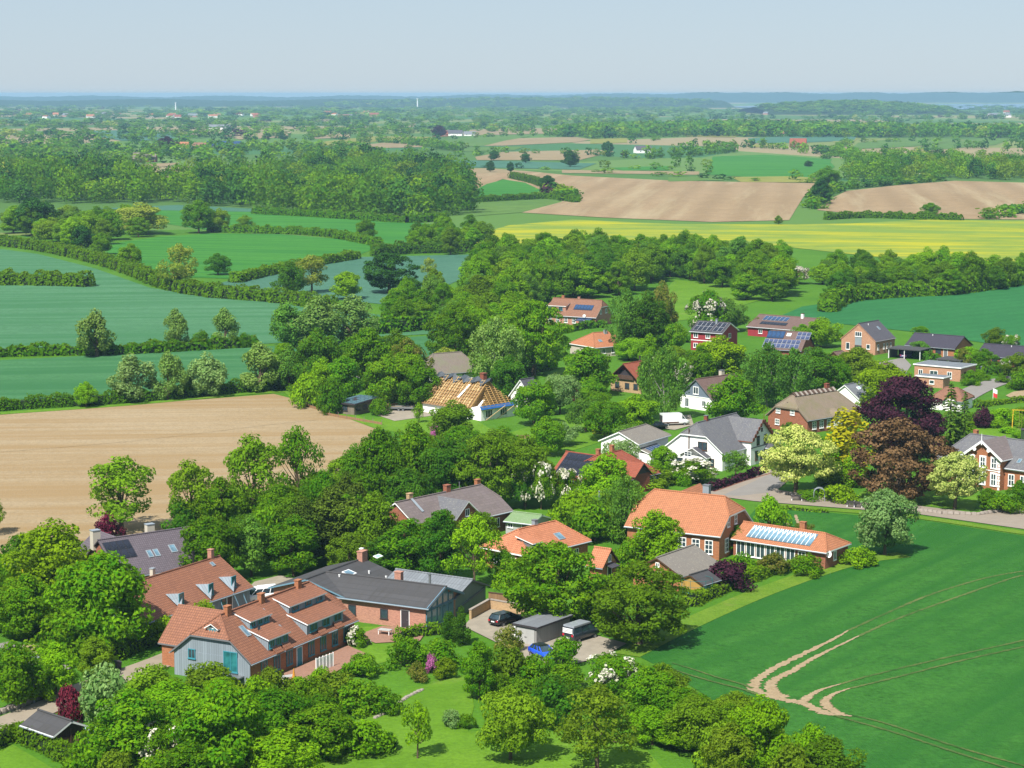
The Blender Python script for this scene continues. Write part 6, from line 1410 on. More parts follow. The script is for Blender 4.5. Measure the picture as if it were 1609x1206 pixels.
# ------------------------------------------------------------------ hedges
for pts, w, h_, lf, lab in [
    ([(-20, 1182), (10, 1165), (35, 1158)], 1.6, 1.5, 'hedge', 'short clipped hedge at the bottom left corner'),
    ([(30, 1160), (90, 1188), (160, 1225)], 1.8, 1.6, 'hedge', 'clipped hedge in front of the timber shelter'),
    ([(160, 1044), (215, 1022), (262, 1002)], 1.6, 1.5, 'hedge', 'dark hedge along the lane beside the big maple'),
    ([(205, 1005), (260, 992), (330, 985)], 1.8, 1.2, 'hedgeyellow', 'yellowish hedge bank before the orange long house'),
    ([(1115, 772), (1160, 757), (1202, 742)], 1.0, 1.1, 'purple', 'dark purple hedge along the road'),
    ([(1082, 952), (1140, 928), (1200, 905), (1265, 890), (1330, 884)], 2.0, 1.3, 'hedgeyellow', 'wild yellowish hedge between annex garden and crop field'),
    ([(1230, 800), (1300, 806)], .8, .4, 'hedge', 'low grassy hedge between road and crop field'),
    ([(400, 618), (440, 610), (475, 622), (560, 650)], 1.2, 1.3, 'hedge', 'clipped hedge bending around the sandy field corner'),
    ([(-40, 562), (60, 558), (200, 556), (400, 544)], 3.2, 2.4, 'oak', 'dark wild hedge row between the two teal fields'),
    ([(-40, 648), (60, 640), (200, 632), (420, 612)], 3.0, 2.2, 'oak', 'wild hedge row along the top of the sandy field'),
    ([(-60, 446), (0, 447), (80, 448), (140, 450)], 6, 4.0, 'hedge', 'thick hedge island in the large teal field'),
    ([(0, 385), (90, 398), (190, 424), (260, 452), (330, 466), (430, 474), (520, 486)], 5, 3.6, 'hedge', 'long hedge curving along the large teal field'),
    ([(590, 524), (640, 520), (690, 512)], 5, 4.0, 'oak', 'dense hedge between the teal fields near the willow clump'),
    ([(330, 364), (400, 366), (470, 368), (530, 374), (595, 387)], 4, 3.0, 'oak', 'hedge line across the bright green field'),
    ([(700, 345), (640, 350), (560, 345), (480, 340), (400, 336)], 4, 3.2, 'oak', 'hedge below the large wood'),
    ([(370, 444), (430, 430), (490, 418), (560, 406)], 4, 2.8, 'hedge', 'hedge above the upper teal field'),
    ([(590, 402), (640, 398), (735, 396)], 5, 4, 'dark', 'hedge along the top of the upper teal field'),
    ([(1300, 490), (1330, 474), (1420, 466), (1500, 462), (1609, 446)], 5, 4, 'oak', 'hedge along the far side of the dark green field'),
    ([(1440, 562), (1475, 570)], 1.6, 1.8, 'dark', 'clipped dark hedge before the brick bungalow'),
    ([(1520, 580), (1560, 588), (1600, 596)], 2.0, 2.0, 'dark', 'clipped dark hedge beside the curved road'),
    ([(1500, 676), (1560, 664), (1609, 650)], 2.2, 1.3, 'hedge', 'clipped hedge behind the gabled villa'),
    ([(1535, 640), (1580, 634), (1620, 630)], 1.6, 1.0, 'hedge', 'low garden hedge near the sand pit'),
    ([(1000, 755), (1060, 760), (1100, 757)], 1.6, 1.4, 'hedgeyellow', 'garden hedge before the white farmhouse'),
    ([(1300, 345), (1360, 342), (1470, 345), (1510, 346)], 4, 3, 'oak', 'hedge between the right brown field and the yellow field'),
    ([(742, 318), (800, 315), (860, 312), (905, 318)], 5, 3.2, 'oak', 'hedge below the mound in the brown field'),
    ([(805, 280), (840, 288), (870, 300), (905, 316)], 6, 4, 'dark', 'hedge along the top of the mound in the brown field'),
    ([(625, 1010), (650, 1000), (690, 996)], 1.2, 1.2, 'hedge', 'garden hedge beside the glazed gable terrace'),
    ([(895, 975), (940, 990), (985, 1000)], 1.6, 1.3, 'fresh', 'leafy hedge behind the camper van'),
    ([(860, 640), (900, 630), (930, 628)], 1.4, 1.2, 'hedgeyellow', 'garden hedge before the brown gable house'),
    ([(985, 525), (1030, 530), (1080, 538)], 1.6, 1.6, 'dark', 'dark hedge between the grey shed and the red solar house'),
    ([(880, 524), (920, 516), (950, 514)], 2, 1.6, 'dark', 'dark hedge below the long solar brick house'),
    ([(790, 590), (840, 585), (870, 578)], 2, 1.5, 'hedge', 'hedge beside the garden right of the willow')]:
    P0 = at(*pts[0]); far = P0.y > 500
    hedge(smooth(pts, 3), w, h_, lf, lab, size=.17 if P0.y < 300 else (.26 if P0.y < 480 else .55), dens=30 if P0.y < 300 else (16 if P0.y < 480 else 5), lump=.12 if 'clipped' in lab else .28)

# ------------------------------------------------------------------ groves: many alike trees, each a tree of its own
CLEAR = [(880, 465, 952, 515), (893, 520, 968, 572), (1080, 503, 1160, 540), (1172, 493, 1290, 528), (1203, 518, 1275, 548), (1323, 503, 1402, 548), (1424, 522, 1528, 556), (1380, 545, 1440, 590), (1435, 568, 1590, 612),
         (962, 570, 1003, 616), (1065, 587, 1140, 645), (1213, 605, 1330, 665), (1480, 675, 1609, 770), (1050, 655, 1200, 735), (980, 665, 1045, 730), (875, 705, 1000, 745), (670, 590, 815, 660), (535, 612, 600, 645), (1000, 762, 1180, 860), (1180, 820, 1330, 875), (640, 760, 805, 790), (810, 815, 895, 845), (930, 855, 975, 880),
         (140, 820, 300, 890), (240, 870, 380, 975), (275, 915, 555, 1050), (430, 880, 770, 985), (740, 955, 985, 1040), (1035, 445, 1070, 500), (1228, 470, 1609, 520), (0, 655, 560, 715), (820, 590, 832, 620), (1030, 650, 1090, 672), (860, 575, 900, 600), (600, 640, 690, 670), (600, 1070, 740, 1206), (860, 655, 960, 695), (1430, 600, 1600, 640), (1255, 417, 1275, 440)]
def clear(b, h_, w):
    q = ppm(b); x, y = proj((b.x, b.y, h_ * .55)); ww, hh = w * q * .42, h_ * q * .42
    return not any(x + ww > c[0] and x - ww < c[2] and y + hh > c[1] and y - hh < c[3] for c in CLEAR)
def grove(name, poly, spacing, hr, wr, shapes, leaves, label, group, maxn, seed, check=True, cat='tree'):
    r = random.Random(seed); n = 0
    pts = sorted(fill(poly, spacing, r), key=lambda p: p[1])
    for (x, y) in pts:
        b = Vector((x, y, 0)); h_ = r.uniform(*hr); w = r.uniform(*wr)
        if check and not clear(b, h_, w): continue
        if any(hypot(x - q[0], y - q[1]) < q[2] * .62 for q in HOUSES): continue
        plant(name, r.choice(shapes), r.choice(leaves), b, h_, w, label, cat, group); n += 1
        if n >= maxn: break
    return n
RD, MX = ['round', 'tall', 'round', 'clumpy'], ['oak', 'mid', 'maple', 'dark', 'yew', 'maple', 'mid', 'ash', 'birch', 'fresh', 'fresh']
n = 0
n += grove('woodland_tree', [(745, 452), (770, 428), (900, 414), (1080, 418), (1210, 434), (1300, 450), (1240, 470), (1150, 455), (1060, 440), (960, 468), (870, 475), (800, 500), (740, 500)], 7.8, (10, 15), (8.5, 12), RD, MX, 'deciduous tree in the village wood below the yellow rapeseed field', 'trees of the village wood', 172, 11)
n += grove('woodland_tree', [(1150, 440), (1200, 430), (1300, 428), (1430, 434), (1440, 452), (1300, 478), (1230, 490), (1170, 470)], 8.0, (6, 10), (7, 10), RD, MX, 'deciduous tree in the belt between yellow field and dark green field', 'trees between yellow and dark green field', 52, 12)
n += grove('woodland_tree', [(1440, 442), (1480, 425), (1620, 435), (1620, 448), (1490, 464)], 8, (8, 13), (7, 11), RD, MX, 'deciduous tree at the right end of the rapeseed field', 'trees right of the rapeseed field', 16, 13)
n += grove('garden_tree', [(640, 480), (720, 440), (790, 440), (820, 500), (790, 590), (740, 560), (690, 500)], 8, (8, 13), (7, 10), RD, MX, 'deciduous tree in the thicket above the grey thatched cottage', 'trees above the thatched cottage', 26, 14)
n += grove('broadleaf_tree', [(600, 505), (650, 470), (700, 470), (680, 512), (610, 522)], 8, (6, 10), (6, 9), RD, MX, 'deciduous tree right of the grey willow clump', 'trees right of the willow clump', 12, 15)
n += grove('garden_tree', [(430, 610), (470, 560), (560, 565), (640, 570), (660, 625), (600, 630), (520, 632)], 6.5, (6, 11), (6, 9), RD, MX, 'deciduous tree behind the solar shed and its garden', 'trees behind the solar shed', 18, 16)
n += grove('broadleaf_tree', [(560, 800), (600, 735), (720, 720), (830, 730), (860, 790), (790, 800), (700, 770), (620, 810)], 5.6, (6, 10), (5.5, 8.5), RD, ['oak', 'mid', 'dark', 'yew', 'oak'], 'deciduous tree in the dark belt behind the slate farmhouse', 'trees behind the slate farmhouse', 26, 17)
n += grove('broadleaf_tree', [(400, 905), (430, 850), (560, 830), (640, 850), (790, 850), (800, 920), (760, 930), (640, 890), (560, 880), (470, 895)], 5.2, (5.5, 9), (5, 7.5), RD, ['oak', 'mid', 'dark', 'yew', 'olive', 'dark'], 'deciduous tree in the thicket behind the low hall', 'trees behind the low hall', 26, 18)
n += grove('broadleaf_tree', [(280, 860), (300, 825), (420, 815), (520, 800), (560, 760), (590, 800), (520, 850), (420, 870)], 5.4, (5, 9), (5, 7.5), RD, ['oak', 'mid', 'dark', 'ash'], 'deciduous tree in the belt below the sandy field', 'trees below the sandy field', 24, 19)
n += grove('garden_tree', [(830, 600), (880, 560), (1000, 560), (1060, 580), (1050, 640), (990, 690), (900, 690), (850, 660)], 8, (5, 8), (5, 7.5), ['round', 'spread', 'round'], ['mid', 'fresh', 'oak', 'birch', 'ash'], 'garden tree between the roofless house and the blue gable house', 'garden trees in the village middle', 22, 20)
n += grove('garden_tree', [(960, 545), (1020, 500), (1080, 540), (1180, 560), (1300, 570), (1360, 600), (1250, 620), (1180, 620), (1080, 575)], 7.5, (6, 10), (6, 9), RD + ['weep'], ['mid', 'oak', 'birch', 'lime', 'dark'], 'garden tree between the red solar house and the thatched house', 'garden trees above the thatched house', 34, 21)
n += grove('shrub', [(890, 800), (900, 770), (1000, 770), (1000, 900), (930, 850)], 4.0, (2, 4), (3, 5.5), ['shrub', 'shrub', 'round'], ['mid', 'fresh', 'hedge', 'lime', 'birch'], 'green shrub in the garden between salmon cottage and brick villa', 'shrubs left of the brick villa', 26, 22, cat='shrub')
n += grove('shrub', [(150, 1206), (230, 1110), (420, 1090), (600, 1110), (560, 1160), (470, 1230), (300, 1260), (150, 1250)], 4.2, (2.5, 4.5), (4, 6), ['shrub', 'round', 'shrub'], ['mid', 'fresh', 'oak', 'hedge', 'olive'], 'green shrub in the dense thicket below the dormer house', 'shrubs below the dormer house', 50, 23, cat='shrub')
n += grove('shrub', [(740, 1060), (900, 1050), (980, 1060), (1040, 1100), (1010, 1150), (880, 1130), (760, 1090)], 3.6, (1.8, 3.4), (3, 5), ['shrub'], ['mid', 'oak', 'hedge', 'dark', 'olive'], 'green shrub in the thicket below the gravel yard', 'shrubs below the gravel yard', 34, 24, cat='shrub')
n += grove('shrub', [(1030, 1085), (1100, 1120), (1230, 1175), (1340, 1225), (1300, 1270), (1180, 1240), (1060, 1180)], 4.0, (2.5, 4.5), (4, 6), ['shrub', 'round'], ['fresh', 'mid', 'olive', 'hedge', 'ash'], 'green shrub in the hedge bank along the bottom of the crop field', 'shrubs along the crop field', 36, 25, cat='shrub')
n += grove('shrub', [(-20, 900), (60, 870), (130, 870), (120, 960), (80, 1010), (-20, 1010)], 4.2, (2, 4), (3.5, 5.5), ['shrub', 'round'], ['mid', 'oak', 'fresh', 'lime'], 'green shrub in the garden at the left edge', 'shrubs at the left edge', 18, 26, cat='shrub')
n += grove('shrub', [(900, 745), (940, 700), (1060, 745), (1080, 770), (1000, 780)], 4.0, (1.5, 3), (3, 5), ['shrub', 'lowmound'], ['hedge', 'hedgeyellow', 'mid'], 'garden shrub in front of the white farmhouse', 'shrubs before the white farmhouse', 16, 27, cat='shrub')
n += grove('woodland_tree', [(20, 330), (120, 322), (230, 345), (240, 372), (120, 392), (20, 372)], 13, (9, 14), (10, 15), RD, MX, 'deciduous tree around the farm at the left edge', 'trees around the left edge farm', 26, 28, False)
n += grove('woodland_tree', [(640, 392), (700, 372), (765, 378), (745, 400), (660, 402)], 10, (7, 12), (7, 11), RD, MX, 'deciduous tree at the left end of the rapeseed field', 'trees left of the rapeseed field', 14, 29, False)
n += grove('shrub', [(1500, 700), (1530, 640), (1609, 640), (1609, 690), (1540, 690)], 5, (1.2, 2.6), (2.5, 4.5), ['shrub', 'lowmound'], ['fresh', 'hedge', 'mid'], 'garden shrub behind the gabled villa', 'shrubs behind the gabled villa', 12, 30, False, 'shrub')
n += grove('shrub', [(1530, 600), (1545, 575), (1620, 590), (1620, 610), (1560, 600)], 4.5, (1.2, 2.4), (2.5, 4), ['shrub'], ['fresh', 'hedge', 'mid'], 'garden shrub beside the dark bungalow and the curved road', 'shrubs by the curved road', 10, 31, False, 'shrub')

# ------------------------------------------------------------------ far woods and hedgerows: masses
LF = ['oak', 'mid', 'dark', 'deep', 'olive', 'khaki', 'lime', 'purple']
LW = [4, 3, 4, 3, .9, .15, .15, .03]
def items(pts, hr, wr, r, lw=LW): return [(x, y, r.uniform(*hr), r.uniform(*wr), r.choices(range(8), lw)[0]) for x, y in pts]
r = random.Random(77)
wood = items(fill([(-150, 318), (-60, 285), (60, 276), (180, 280), (230, 292), (300, 290), (420, 280), (560, 270), (690, 276), (735, 302), (738, 338), (640, 344), (520, 338), (400, 330), (280, 318), (150, 320)], 12.5, r), (13, 24), (14, 20), r, [2.5, 1.5, 5, 5, .5, .1, .15, .02])
wood = [(x, y, h_ * (.72 + .38 * (.5 + .5 * sin(x * .021 + 1.0) * cos(y * .009))), w, l) for x, y, h_, w, l in wood if not (230 < proj((x, y, 0))[0] < 300 and proj((x, y, 0))[1] < 303)]
far_mass('large_wood', 'large mixed green wood on the rise behind the bright fields', 'wood', wood, LF, FT2)
wood2 = items(fill([(860, 214), (960, 204), (1200, 200), (1330, 206), (1640, 210), (1640, 218), (1500, 216), (1330, 216), (1100, 214), (940, 218)], 19, r), (14, 20), (18, 26), r)
far_mass('distant_wood', 'long dark wood across the right distance', 'wood', wood2, LF)
wood3 = items(fill([(1330, 284), (1340, 262), (1420, 255), (1520, 262), (1640, 262), (1640, 284), (1500, 281), (1400, 288)], 15, r), (10, 18), (13, 18), r)
far_mass('farm_wood', 'wooded belt around the farm above the right brown field', 'wood', wood3, LF, FT2)
hed = []
def hr_(pts, step, hh, ww, jit=4): hed.extend(items(along(pts, step, jit, r), hh, ww, r))
for pts, step, hh in [
    ([(0, 252), (120, 248), (240, 244)], 14, (8, 14)), ([(300, 240), (420, 236), (560, 238)], 14, (8, 15)), ([(560, 222), (640, 226), (720, 238)], 13, (7, 13)), ([(720, 246), (800, 240), (900, 242), (1010, 250)], 22, (4, 9)),
    ([(740, 216), (820, 213), (930, 212), (1010, 216)], 22, (5, 10)), ([(1010, 250), (1100, 244), (1160, 238)], 12, (8, 14)), ([(1050, 262), (1120, 262)], 11, (7, 12)), ([(1260, 240), (1330, 246), (1350, 262)], 12, (8, 14)),
    ([(1300, 250), (1330, 225), (1420, 222), (1500, 220)], 26, (4, 7)), ([(1060, 236), (1180, 232), (1260, 236)], 14, (7, 13)), ([(1280, 330), (1290, 312), (1320, 298), (1400, 290), (1480, 284)], 9, (3, 8)), ([(860, 306), (900, 316)], 6, (5, 9)),
    ([(1000, 276), (1090, 278), (1160, 284), (1280, 287)], 24, (2, 5)), ([(1560, 345), (1609, 330), (1660, 325)], 9, (3, 7)), ([(940, 262), (1060, 268), (1120, 272)], 26, (3, 7)), ([(1240, 282), (1300, 285)], 12, (4, 8)),
    ([(720, 262), (800, 264), (900, 268), (1000, 274)], 34, (2, 5)), ([(0, 300), (60, 280), (120, 270)], 16, (8, 13)), ([(480, 214), (560, 210), (680, 212)], 18, (6, 12)), ([(760, 205), (860, 207)], 20, (6, 12))]:
    hr_(pts, step, hh, (8, 14))
# rows of hedges and copses that fill the land towards the horizon
for yb in (247, 240, 233, 226, 220, 215, 210, 206, 202, 198, 195, 192, 189, 186.5, 184, 182, 180, 178, 176.5, 175, 173.5, 172, 170.5, 169, 168, 167):
    D = at(800, yb).y; x = -60 + r.uniform(0, 90)
    while x < 1680:
        run = r.uniform(40, 190); dens = r.choice([0, 0, .5, .9, 1.2]) if yb < 210 else r.choice([0, 0, .3, .6, .9])
        x1 = x + run
        if yb > 195 and 735 < (x + x1) / 2 < 1320 and yb > 212: dens *= .25
        if yb > 222 and x < 740: dens *= .8
        px_m = FPX / D; step = max(9, D / 330)
        if dens: hed.extend(items(along([(x, yb + r.uniform(-1.2, 1.2)), (x1, yb + r.uniform(-1.2, 1.2))], step / dens, D * .012, r), (6, 13), (step * .95, step * 1.5), r, [3, 2, 6, 6, .4, .15, .1, .06]))
        x = x1 + r.uniform(5, 60)
# dense tree cover on the left half of the distance
hed += items(fill([(-150, 262), (-150, 236), (120, 228), (260, 236), (560, 236), (600, 246), (500, 254), (200, 258)], 30, r), (8, 14), (13, 20), r)
hed += items(fill([(-100, 214), (300, 206), (700, 200), (860, 205), (700, 210), (300, 222), (-100, 228)], 58, r), (8, 14), (18, 28), r)
hed += items(fill([(-60, 196), (500, 184), (900, 180), (1100, 186), (900, 194), (400, 202), (-60, 206)], 85, r), (9, 14), (26, 38), r)
hed += items(fill([(-60, 180), (700, 170), (1100, 170), (1120, 178), (600, 182), (-60, 186)], 120, r), (10, 15), (45, 65), r)
for (x0, x1, D, dep, pf, n_) in ((1190, 1470, 7000, 500, lambda x: 160 + 8 * ((x - 1320) / 140) ** 2, 420), (520, 1110, 10500, 700, lambda x: 153 + 7 * ((x - 870) / 320) ** 2, 420)):
    for _ in range(n_):                                                     # tree cover of the wooded hills
        px, f = r.uniform(x0, x1), r.uniform(.05, 1) ** .7; top = max(.8, CAMH - (pf(px) - EYE) / FPX * D); X = (px - CX) / FPX * D
        hed.append((X, D - dep * (1 - f), r.uniform(9, 15), r.uniform(26, 44), r.choices(range(8), LW)[0], top * (.62 * f / .45 if f < .45 else .62 + .38 * (f - .45) / .55) - 3))
far_mass('distant_hedgerows', 'hedgerows, copses and tree lines spreading to the horizon', 'hedgerows', hed, LF)
print('groves', n, 'wood', len(wood), len(wood2), len(wood3), 'hed', len(hed), KIND)
# ------------------------------------------------------------------ vehicles
def m_paint(name, c, rough=.28):
    if name in MAT: return MAT[name]
    t = NT(name); t.p.inputs['Coat Weight'].default_value = .6; t.p.inputs['Coat Roughness'].default_value = .1
    MAT[name] = t.done(t.ramp(t.noise(t.oc(), 2, 3), [(.3, sc(c, .9)), (.7, sc(c, 1.1))]), rough, .5); return MAT[name]
m_paint('paint_black', srgb(0x16181c)); m_paint('paint_slate', srgb(0x242b33)); m_paint('paint_blue', srgb(0x1c4cc8)); m_paint('paint_white', srgb(0xe4e6e8)); m_paint('paint_grey', srgb(0x8a9098)); m_paint('paint_violet', srgb(0x5a4a78))
m_plain('lamp_red', srgb(0xb02430), .1); m_plain('lamp_white', srgb(0xe8ecf0), .05, 1, .2, .5); m_glass('car_glass', srgb(0x2c3c44), .08, .8)
def loft(b, rings, m=0, cap=True):
    n = len(rings[0]); i0 = len(b.v)
    for r_ in rings: b.v += [tuple(p) for p in r_]
    for k in range(len(rings) - 1):
        for j in range(n): b.f.append([i0 + k * n + j, i0 + k * n + (j + 1) % n, i0 + (k + 1) * n + (j + 1) % n, i0 + (k + 1) * n + j]); b.m.append(m)
    if cap: b.f.append([i0 + j for j in range(n)][::-1]); b.m.append(m); b.f.append([i0 + (len(rings) - 1) * n + j for j in range(n)]); b.m.append(m)
def vehicle(name, label, cat, loc, yaw, L, Wd, body, cabin, paint, roofm=None, top=None, group=None):
    """body: (x/L, belt height) rear to front; cabin: (x/L at belt, x/L at roof) rear, front and roof height"""
    o = thing(name, label, cat, (loc.x, loc.y, .14), yaw, group); w = Wd / 2; b = MB(); rings = []
    for (x, zb, wf) in body:
        ww = w * wf; rings.append([(x * L, -ww * .9, .28), (x * L, -ww, .5), (x * L, -ww, zb * .82), (x * L, -ww * .93, zb), (x * L, ww * .93, zb), (x * L, ww, zb * .82), (x * L, ww, .5), (x * L, ww * .9, .28)])
    loft(b, rings); bo = b.build('body', M[paint], o)
    for p in bo.data.polygons: p.use_smooth = len(p.vertices) == 4
    (rb, rt), (fb, ft), zb, zt, wt = cabin; g_ = MB(); wb, wr = w * .92, w * wt
    ring = lambda x, q, z: [(x * L, -q, z), (x * L, q, z)]
    A_, B_, C_, D_ = ring(rb, wb, zb), ring(rt, wr, zt), ring(ft, wr, zt), ring(fb, wb, zb)
    g_.poly([A_[1], A_[0], B_[0], B_[1]]); g_.poly([D_[0], D_[1], C_[1], C_[0]]); g_.poly([A_[0], D_[0], C_[0], B_[0]]); g_.poly([A_[1], B_[1], C_[1], D_[1]])
    g_.build('windows', M['car_glass'], o)
    r_ = MB().slab([[(rt * L - .04, -wr - .03, zt + .05), (ft * L + .04, -wr - .03, zt + .05), (ft * L + .04, wr + .03, zt + .05), (rt * L - .04, wr + .03, zt + .05)]], .1); r_.build('roof', M[roofm or paint], o)
    for sg in (-1, 1):
        for t in (0.0, .36, .68, 1.0):
            xb, xt = rb + (fb - rb) * t, rt + (ft - rt) * t; MB().bar((xb * L, sg * (wb + .01), zb - .02), (xt * L, sg * (wr + .01), zt), .1, .07).build('pillar', M[paint], o)
    tyre = WCACHE.get('tyre') or MB().tube([(0, -.11, 0), (0, .11, 0)], .33, 16).mesh('tyre', M['rubber']); WCACHE['tyre'] = tyre
    rim = WCACHE.get('rim') or MB().tube([(0, -.118, 0), (0, .118, 0)], .2, 12).mesh('rim', M['steel']); WCACHE['rim'] = rim
    for x in (-.30, .31):
        for sg in (-1, 1):
            wo = obj('wheel', tyre, o, (x * L, sg * (w - .08), .20)); obj('rim', rim, wo)
    x0, x1 = body[0][0] * L, body[-1][0] * L
    for sg in (-1, 1):
        MB().box(x0 - .03, x0 + .12, sg * w * .72 - .14, sg * w * .72 + .14, body[0][1] * .72, body[0][1] * .95).build('taillight', M['lamp_red'], o)
        MB().box(x1 - .12, x1 + .03, sg * w * .66 - .16, sg * w * .66 + .16, body[-1][1] * .7, body[-1][1] * .92).build('headlight', M['lamp_white'], o)
    MB().box(x0 - .035, x0 + .02, -.26, .26, .55, .67).build('number_plate', M['trim_white'], o)
    if top: top(o, L, w, zt)
    return o
def two(a, b): d = at(*b) - at(*a); return atan2(d.y, d.x)
EST = [(-.5, .86, .86), (-.47, .93, .97), (-.2, .93, 1), (.18, .92, 1), (.3, .88, .99), (.44, .78, .94), (.5, .6, .8)]
ya = two((781, 986), (808, 978.5)); p = at(795, 980)
vehicle('estate_car', 'black estate car parked on the gravel yard', 'car', p, ya, 4.75, 1.82, EST, ((-.46, -.38), (.24, .05), .92, 1.42, .72), 'paint_black')
ya = two((910, 1014), (934, 1006.5)); p = at(917, 1007) + Vector((-.3, .6, 0))
VAN = [(-.5, 1.12, .95), (-.48, 1.16, .99), (0, 1.16, 1), (.3, 1.14, 1), (.4, 1.02, .97), (.5, .72, .86)]
def camper_top(o, L, w, zt):
    MB().slab([[(-.47 * L, -w * .86, zt + .26), (.16 * L, -w * .86, zt + .30), (.16 * L, w * .86, zt + .30), (-.47 * L, w * .86, zt + .26)]], .2).build('pop_up_roof', M['paint_grey'], o)
    for i in range(4): MB().box(-.515 * L, -.50 * L, -w * .78, w * .78, 1.2 + i * .16, 1.28 + i * .16).build('rear_blind', M['trim_white'], o)
vehicle('camper_van', 'dark grey camper van with pale pop-up roof parked beside the garage', 'van', p, ya, 4.95, 1.92, VAN, ((-.49, -.46), (.38, .2), 1.14, 1.82, .82), 'paint_slate', top=camper_top)
p = at(853, 1034); vehicle('blue_car', 'blue car with dark roof half hidden by bushes below the yard', 'car', p, R(-58), 4.1, 1.75, EST, ((-.44, -.3), (.24, .04), .9, 1.4, .72), 'paint_blue', 'paint_black')
BOXV = [(-.5, 1.2, .97), (-.48, 1.25, 1), (.25, 1.25, 1), (.38, 1.15, .98), (.5, .8, .85)]
def boxtop(o, L, w, zt):
    MB().box(-.5 * L, .22 * L, -w, w, 1.2, zt + .12).build('cargo_box', M['paint_white'], o); MB().box(-.512 * L, -.5 * L, -w * .8, w * .8, .6, zt - .2).build('rear_shade_plate', M['trim_dark'], o); MB().box(-.5 * L, .1 * L, -w - .012, -w, .5, .75).build('side_skirt', M['trim_brown'], o)  # dark plate painted as the unlit inside of the open cargo box
p = at(1060, 668); vehicle('delivery_van', 'white delivery van with its rear open beside a small shed', 'van', p, R(14), 5.6, 2.0, BOXV, ((-.45, -.42), (.36, .22), 1.2, 2.2, .85), 'paint_white', top=boxtop)
p = at(1034, 674); vehicle('parked_car', 'grey blue parked car left of the white delivery van', 'car', p, R(40), 4.2, 1.75, EST, ((-.44, -.34), (.24, .05), .9, 1.4, .72), 'paint_slate')
p = at(1424, 562); vehicle('carport_car', 'dark violet car standing under the open carport', 'car', p, R(55), 4.2, 1.75, EST, ((-.44, -.34), (.24, .05), .9, 1.4, .72), 'paint_violet')
p = at(412, 946); vehicle('white_camper', 'white camper van parked behind the dormer house', 'van', p, R(205), 4.4, 1.8, VAN, ((-.49, -.46), (.38, .2), 1.14, 1.85, .82), 'paint_white', top=lambda o, L, w, zt: MB().slab([[(-.44 * L, -w * .7, zt + .16), (.1 * L, -w * .7, zt + .16), (.1 * L, w * .7, zt + .16), (-.44 * L, w * .7, zt + .16)]], .12).build('roof_hatch', M['paint_white'], o))
p = at(884, 622); vehicle('path_car', 'silver car nearly hidden on the garden drive by the red bush', 'car', p, R(60), 4.2, 1.75, EST, ((-.44, -.34), (.24, .05), .9, 1.4, .72), 'paint_grey')
# trailer with boards
p = at(631, 645); o = thing('trailer', 'grey flat trailer loaded with boards beside the solar shed', 'trailer', p, R(-3)); MB().box(-2.6, 2.6, -1, 1, .55, .62).box(-2.6, 2.6, -1.02, -.97, .62, 1.0).box(-2.6, 2.6, .97, 1.02, .62, 1.0).build('bed', M['steel'], o); MB().bar((2.6, 0, .5), (4.0, 0, .45), .1).build('drawbar', M['trim_grey'], o)
for x in (-.5, .4):
    for sg in (-1, 1): wo = obj('wheel', WCACHE['tyre'], o, (x, sg * 1.08, .33)); obj('rim', WCACHE['rim'], wo)
for i in range(5): MB().box(-2.3, 2.3, -.8 + i * .33, -.52 + i * .33, .64, .78 + .05 * (i % 2)).build('board', M['wood_pale'], o)
for k, (px, py, L) in enumerate([(612, 640, 3.5), (652, 638, 4.0), (700, 628, 3.0), (795, 620, 4), (660, 628, 3.2), (800, 640, 2.6)]):
    p = at(px, py); o = thing('timber_stack', ['stack of boards right of the solar shed', 'long board stack behind the trailer', 'board stack beside the dark tarpaulins', 'board stack right of the bare rafters', 'stack of planks near the pink rhododendron', 'small plank pile before the small white gable'][k], 'timber', p, R(random.Random(k).uniform(-20, 20)), 'timber stacks on the repair site')
    for i in range(4): MB().box(-L / 2 + .1 * (i % 2), L / 2 - .15 * (i % 3), -.5, .5, i * .24, i * .24 + .2).build('plank_layer', M['wood_pale' if i % 2 else 'wood_new'], o)
for k, (px, py, s_) in enumerate([(690, 652, 1.0), (742, 652, .9), (806, 632, 1.1), (815, 636, .8)]):
    p = at(px, py); rr = random.Random(k); b = MB(); rings = []
    for j in range(6):
        a = j / 5; q = .55 * sin(pi * min(.92, a * .85 + .12)); rings.append([(q * s_ * cos(t) * rr.uniform(.85, 1.15), q * s_ * sin(t) * rr.uniform(.85, 1.15), a * 1.0 * s_) for t in [2 * pi * i / 9 for i in range(9)]])
    loft(b, rings); ob = b.build('insulation_bag', M['foil_white'], None, p); tag(ob, ['white insulation bag left of the roofless house', 'white insulation bag before the bare rafters', 'white rubble bag right of the roofless house', 'small white bag beside the white gable'][k], 'bag', 'white bags on the repair site')
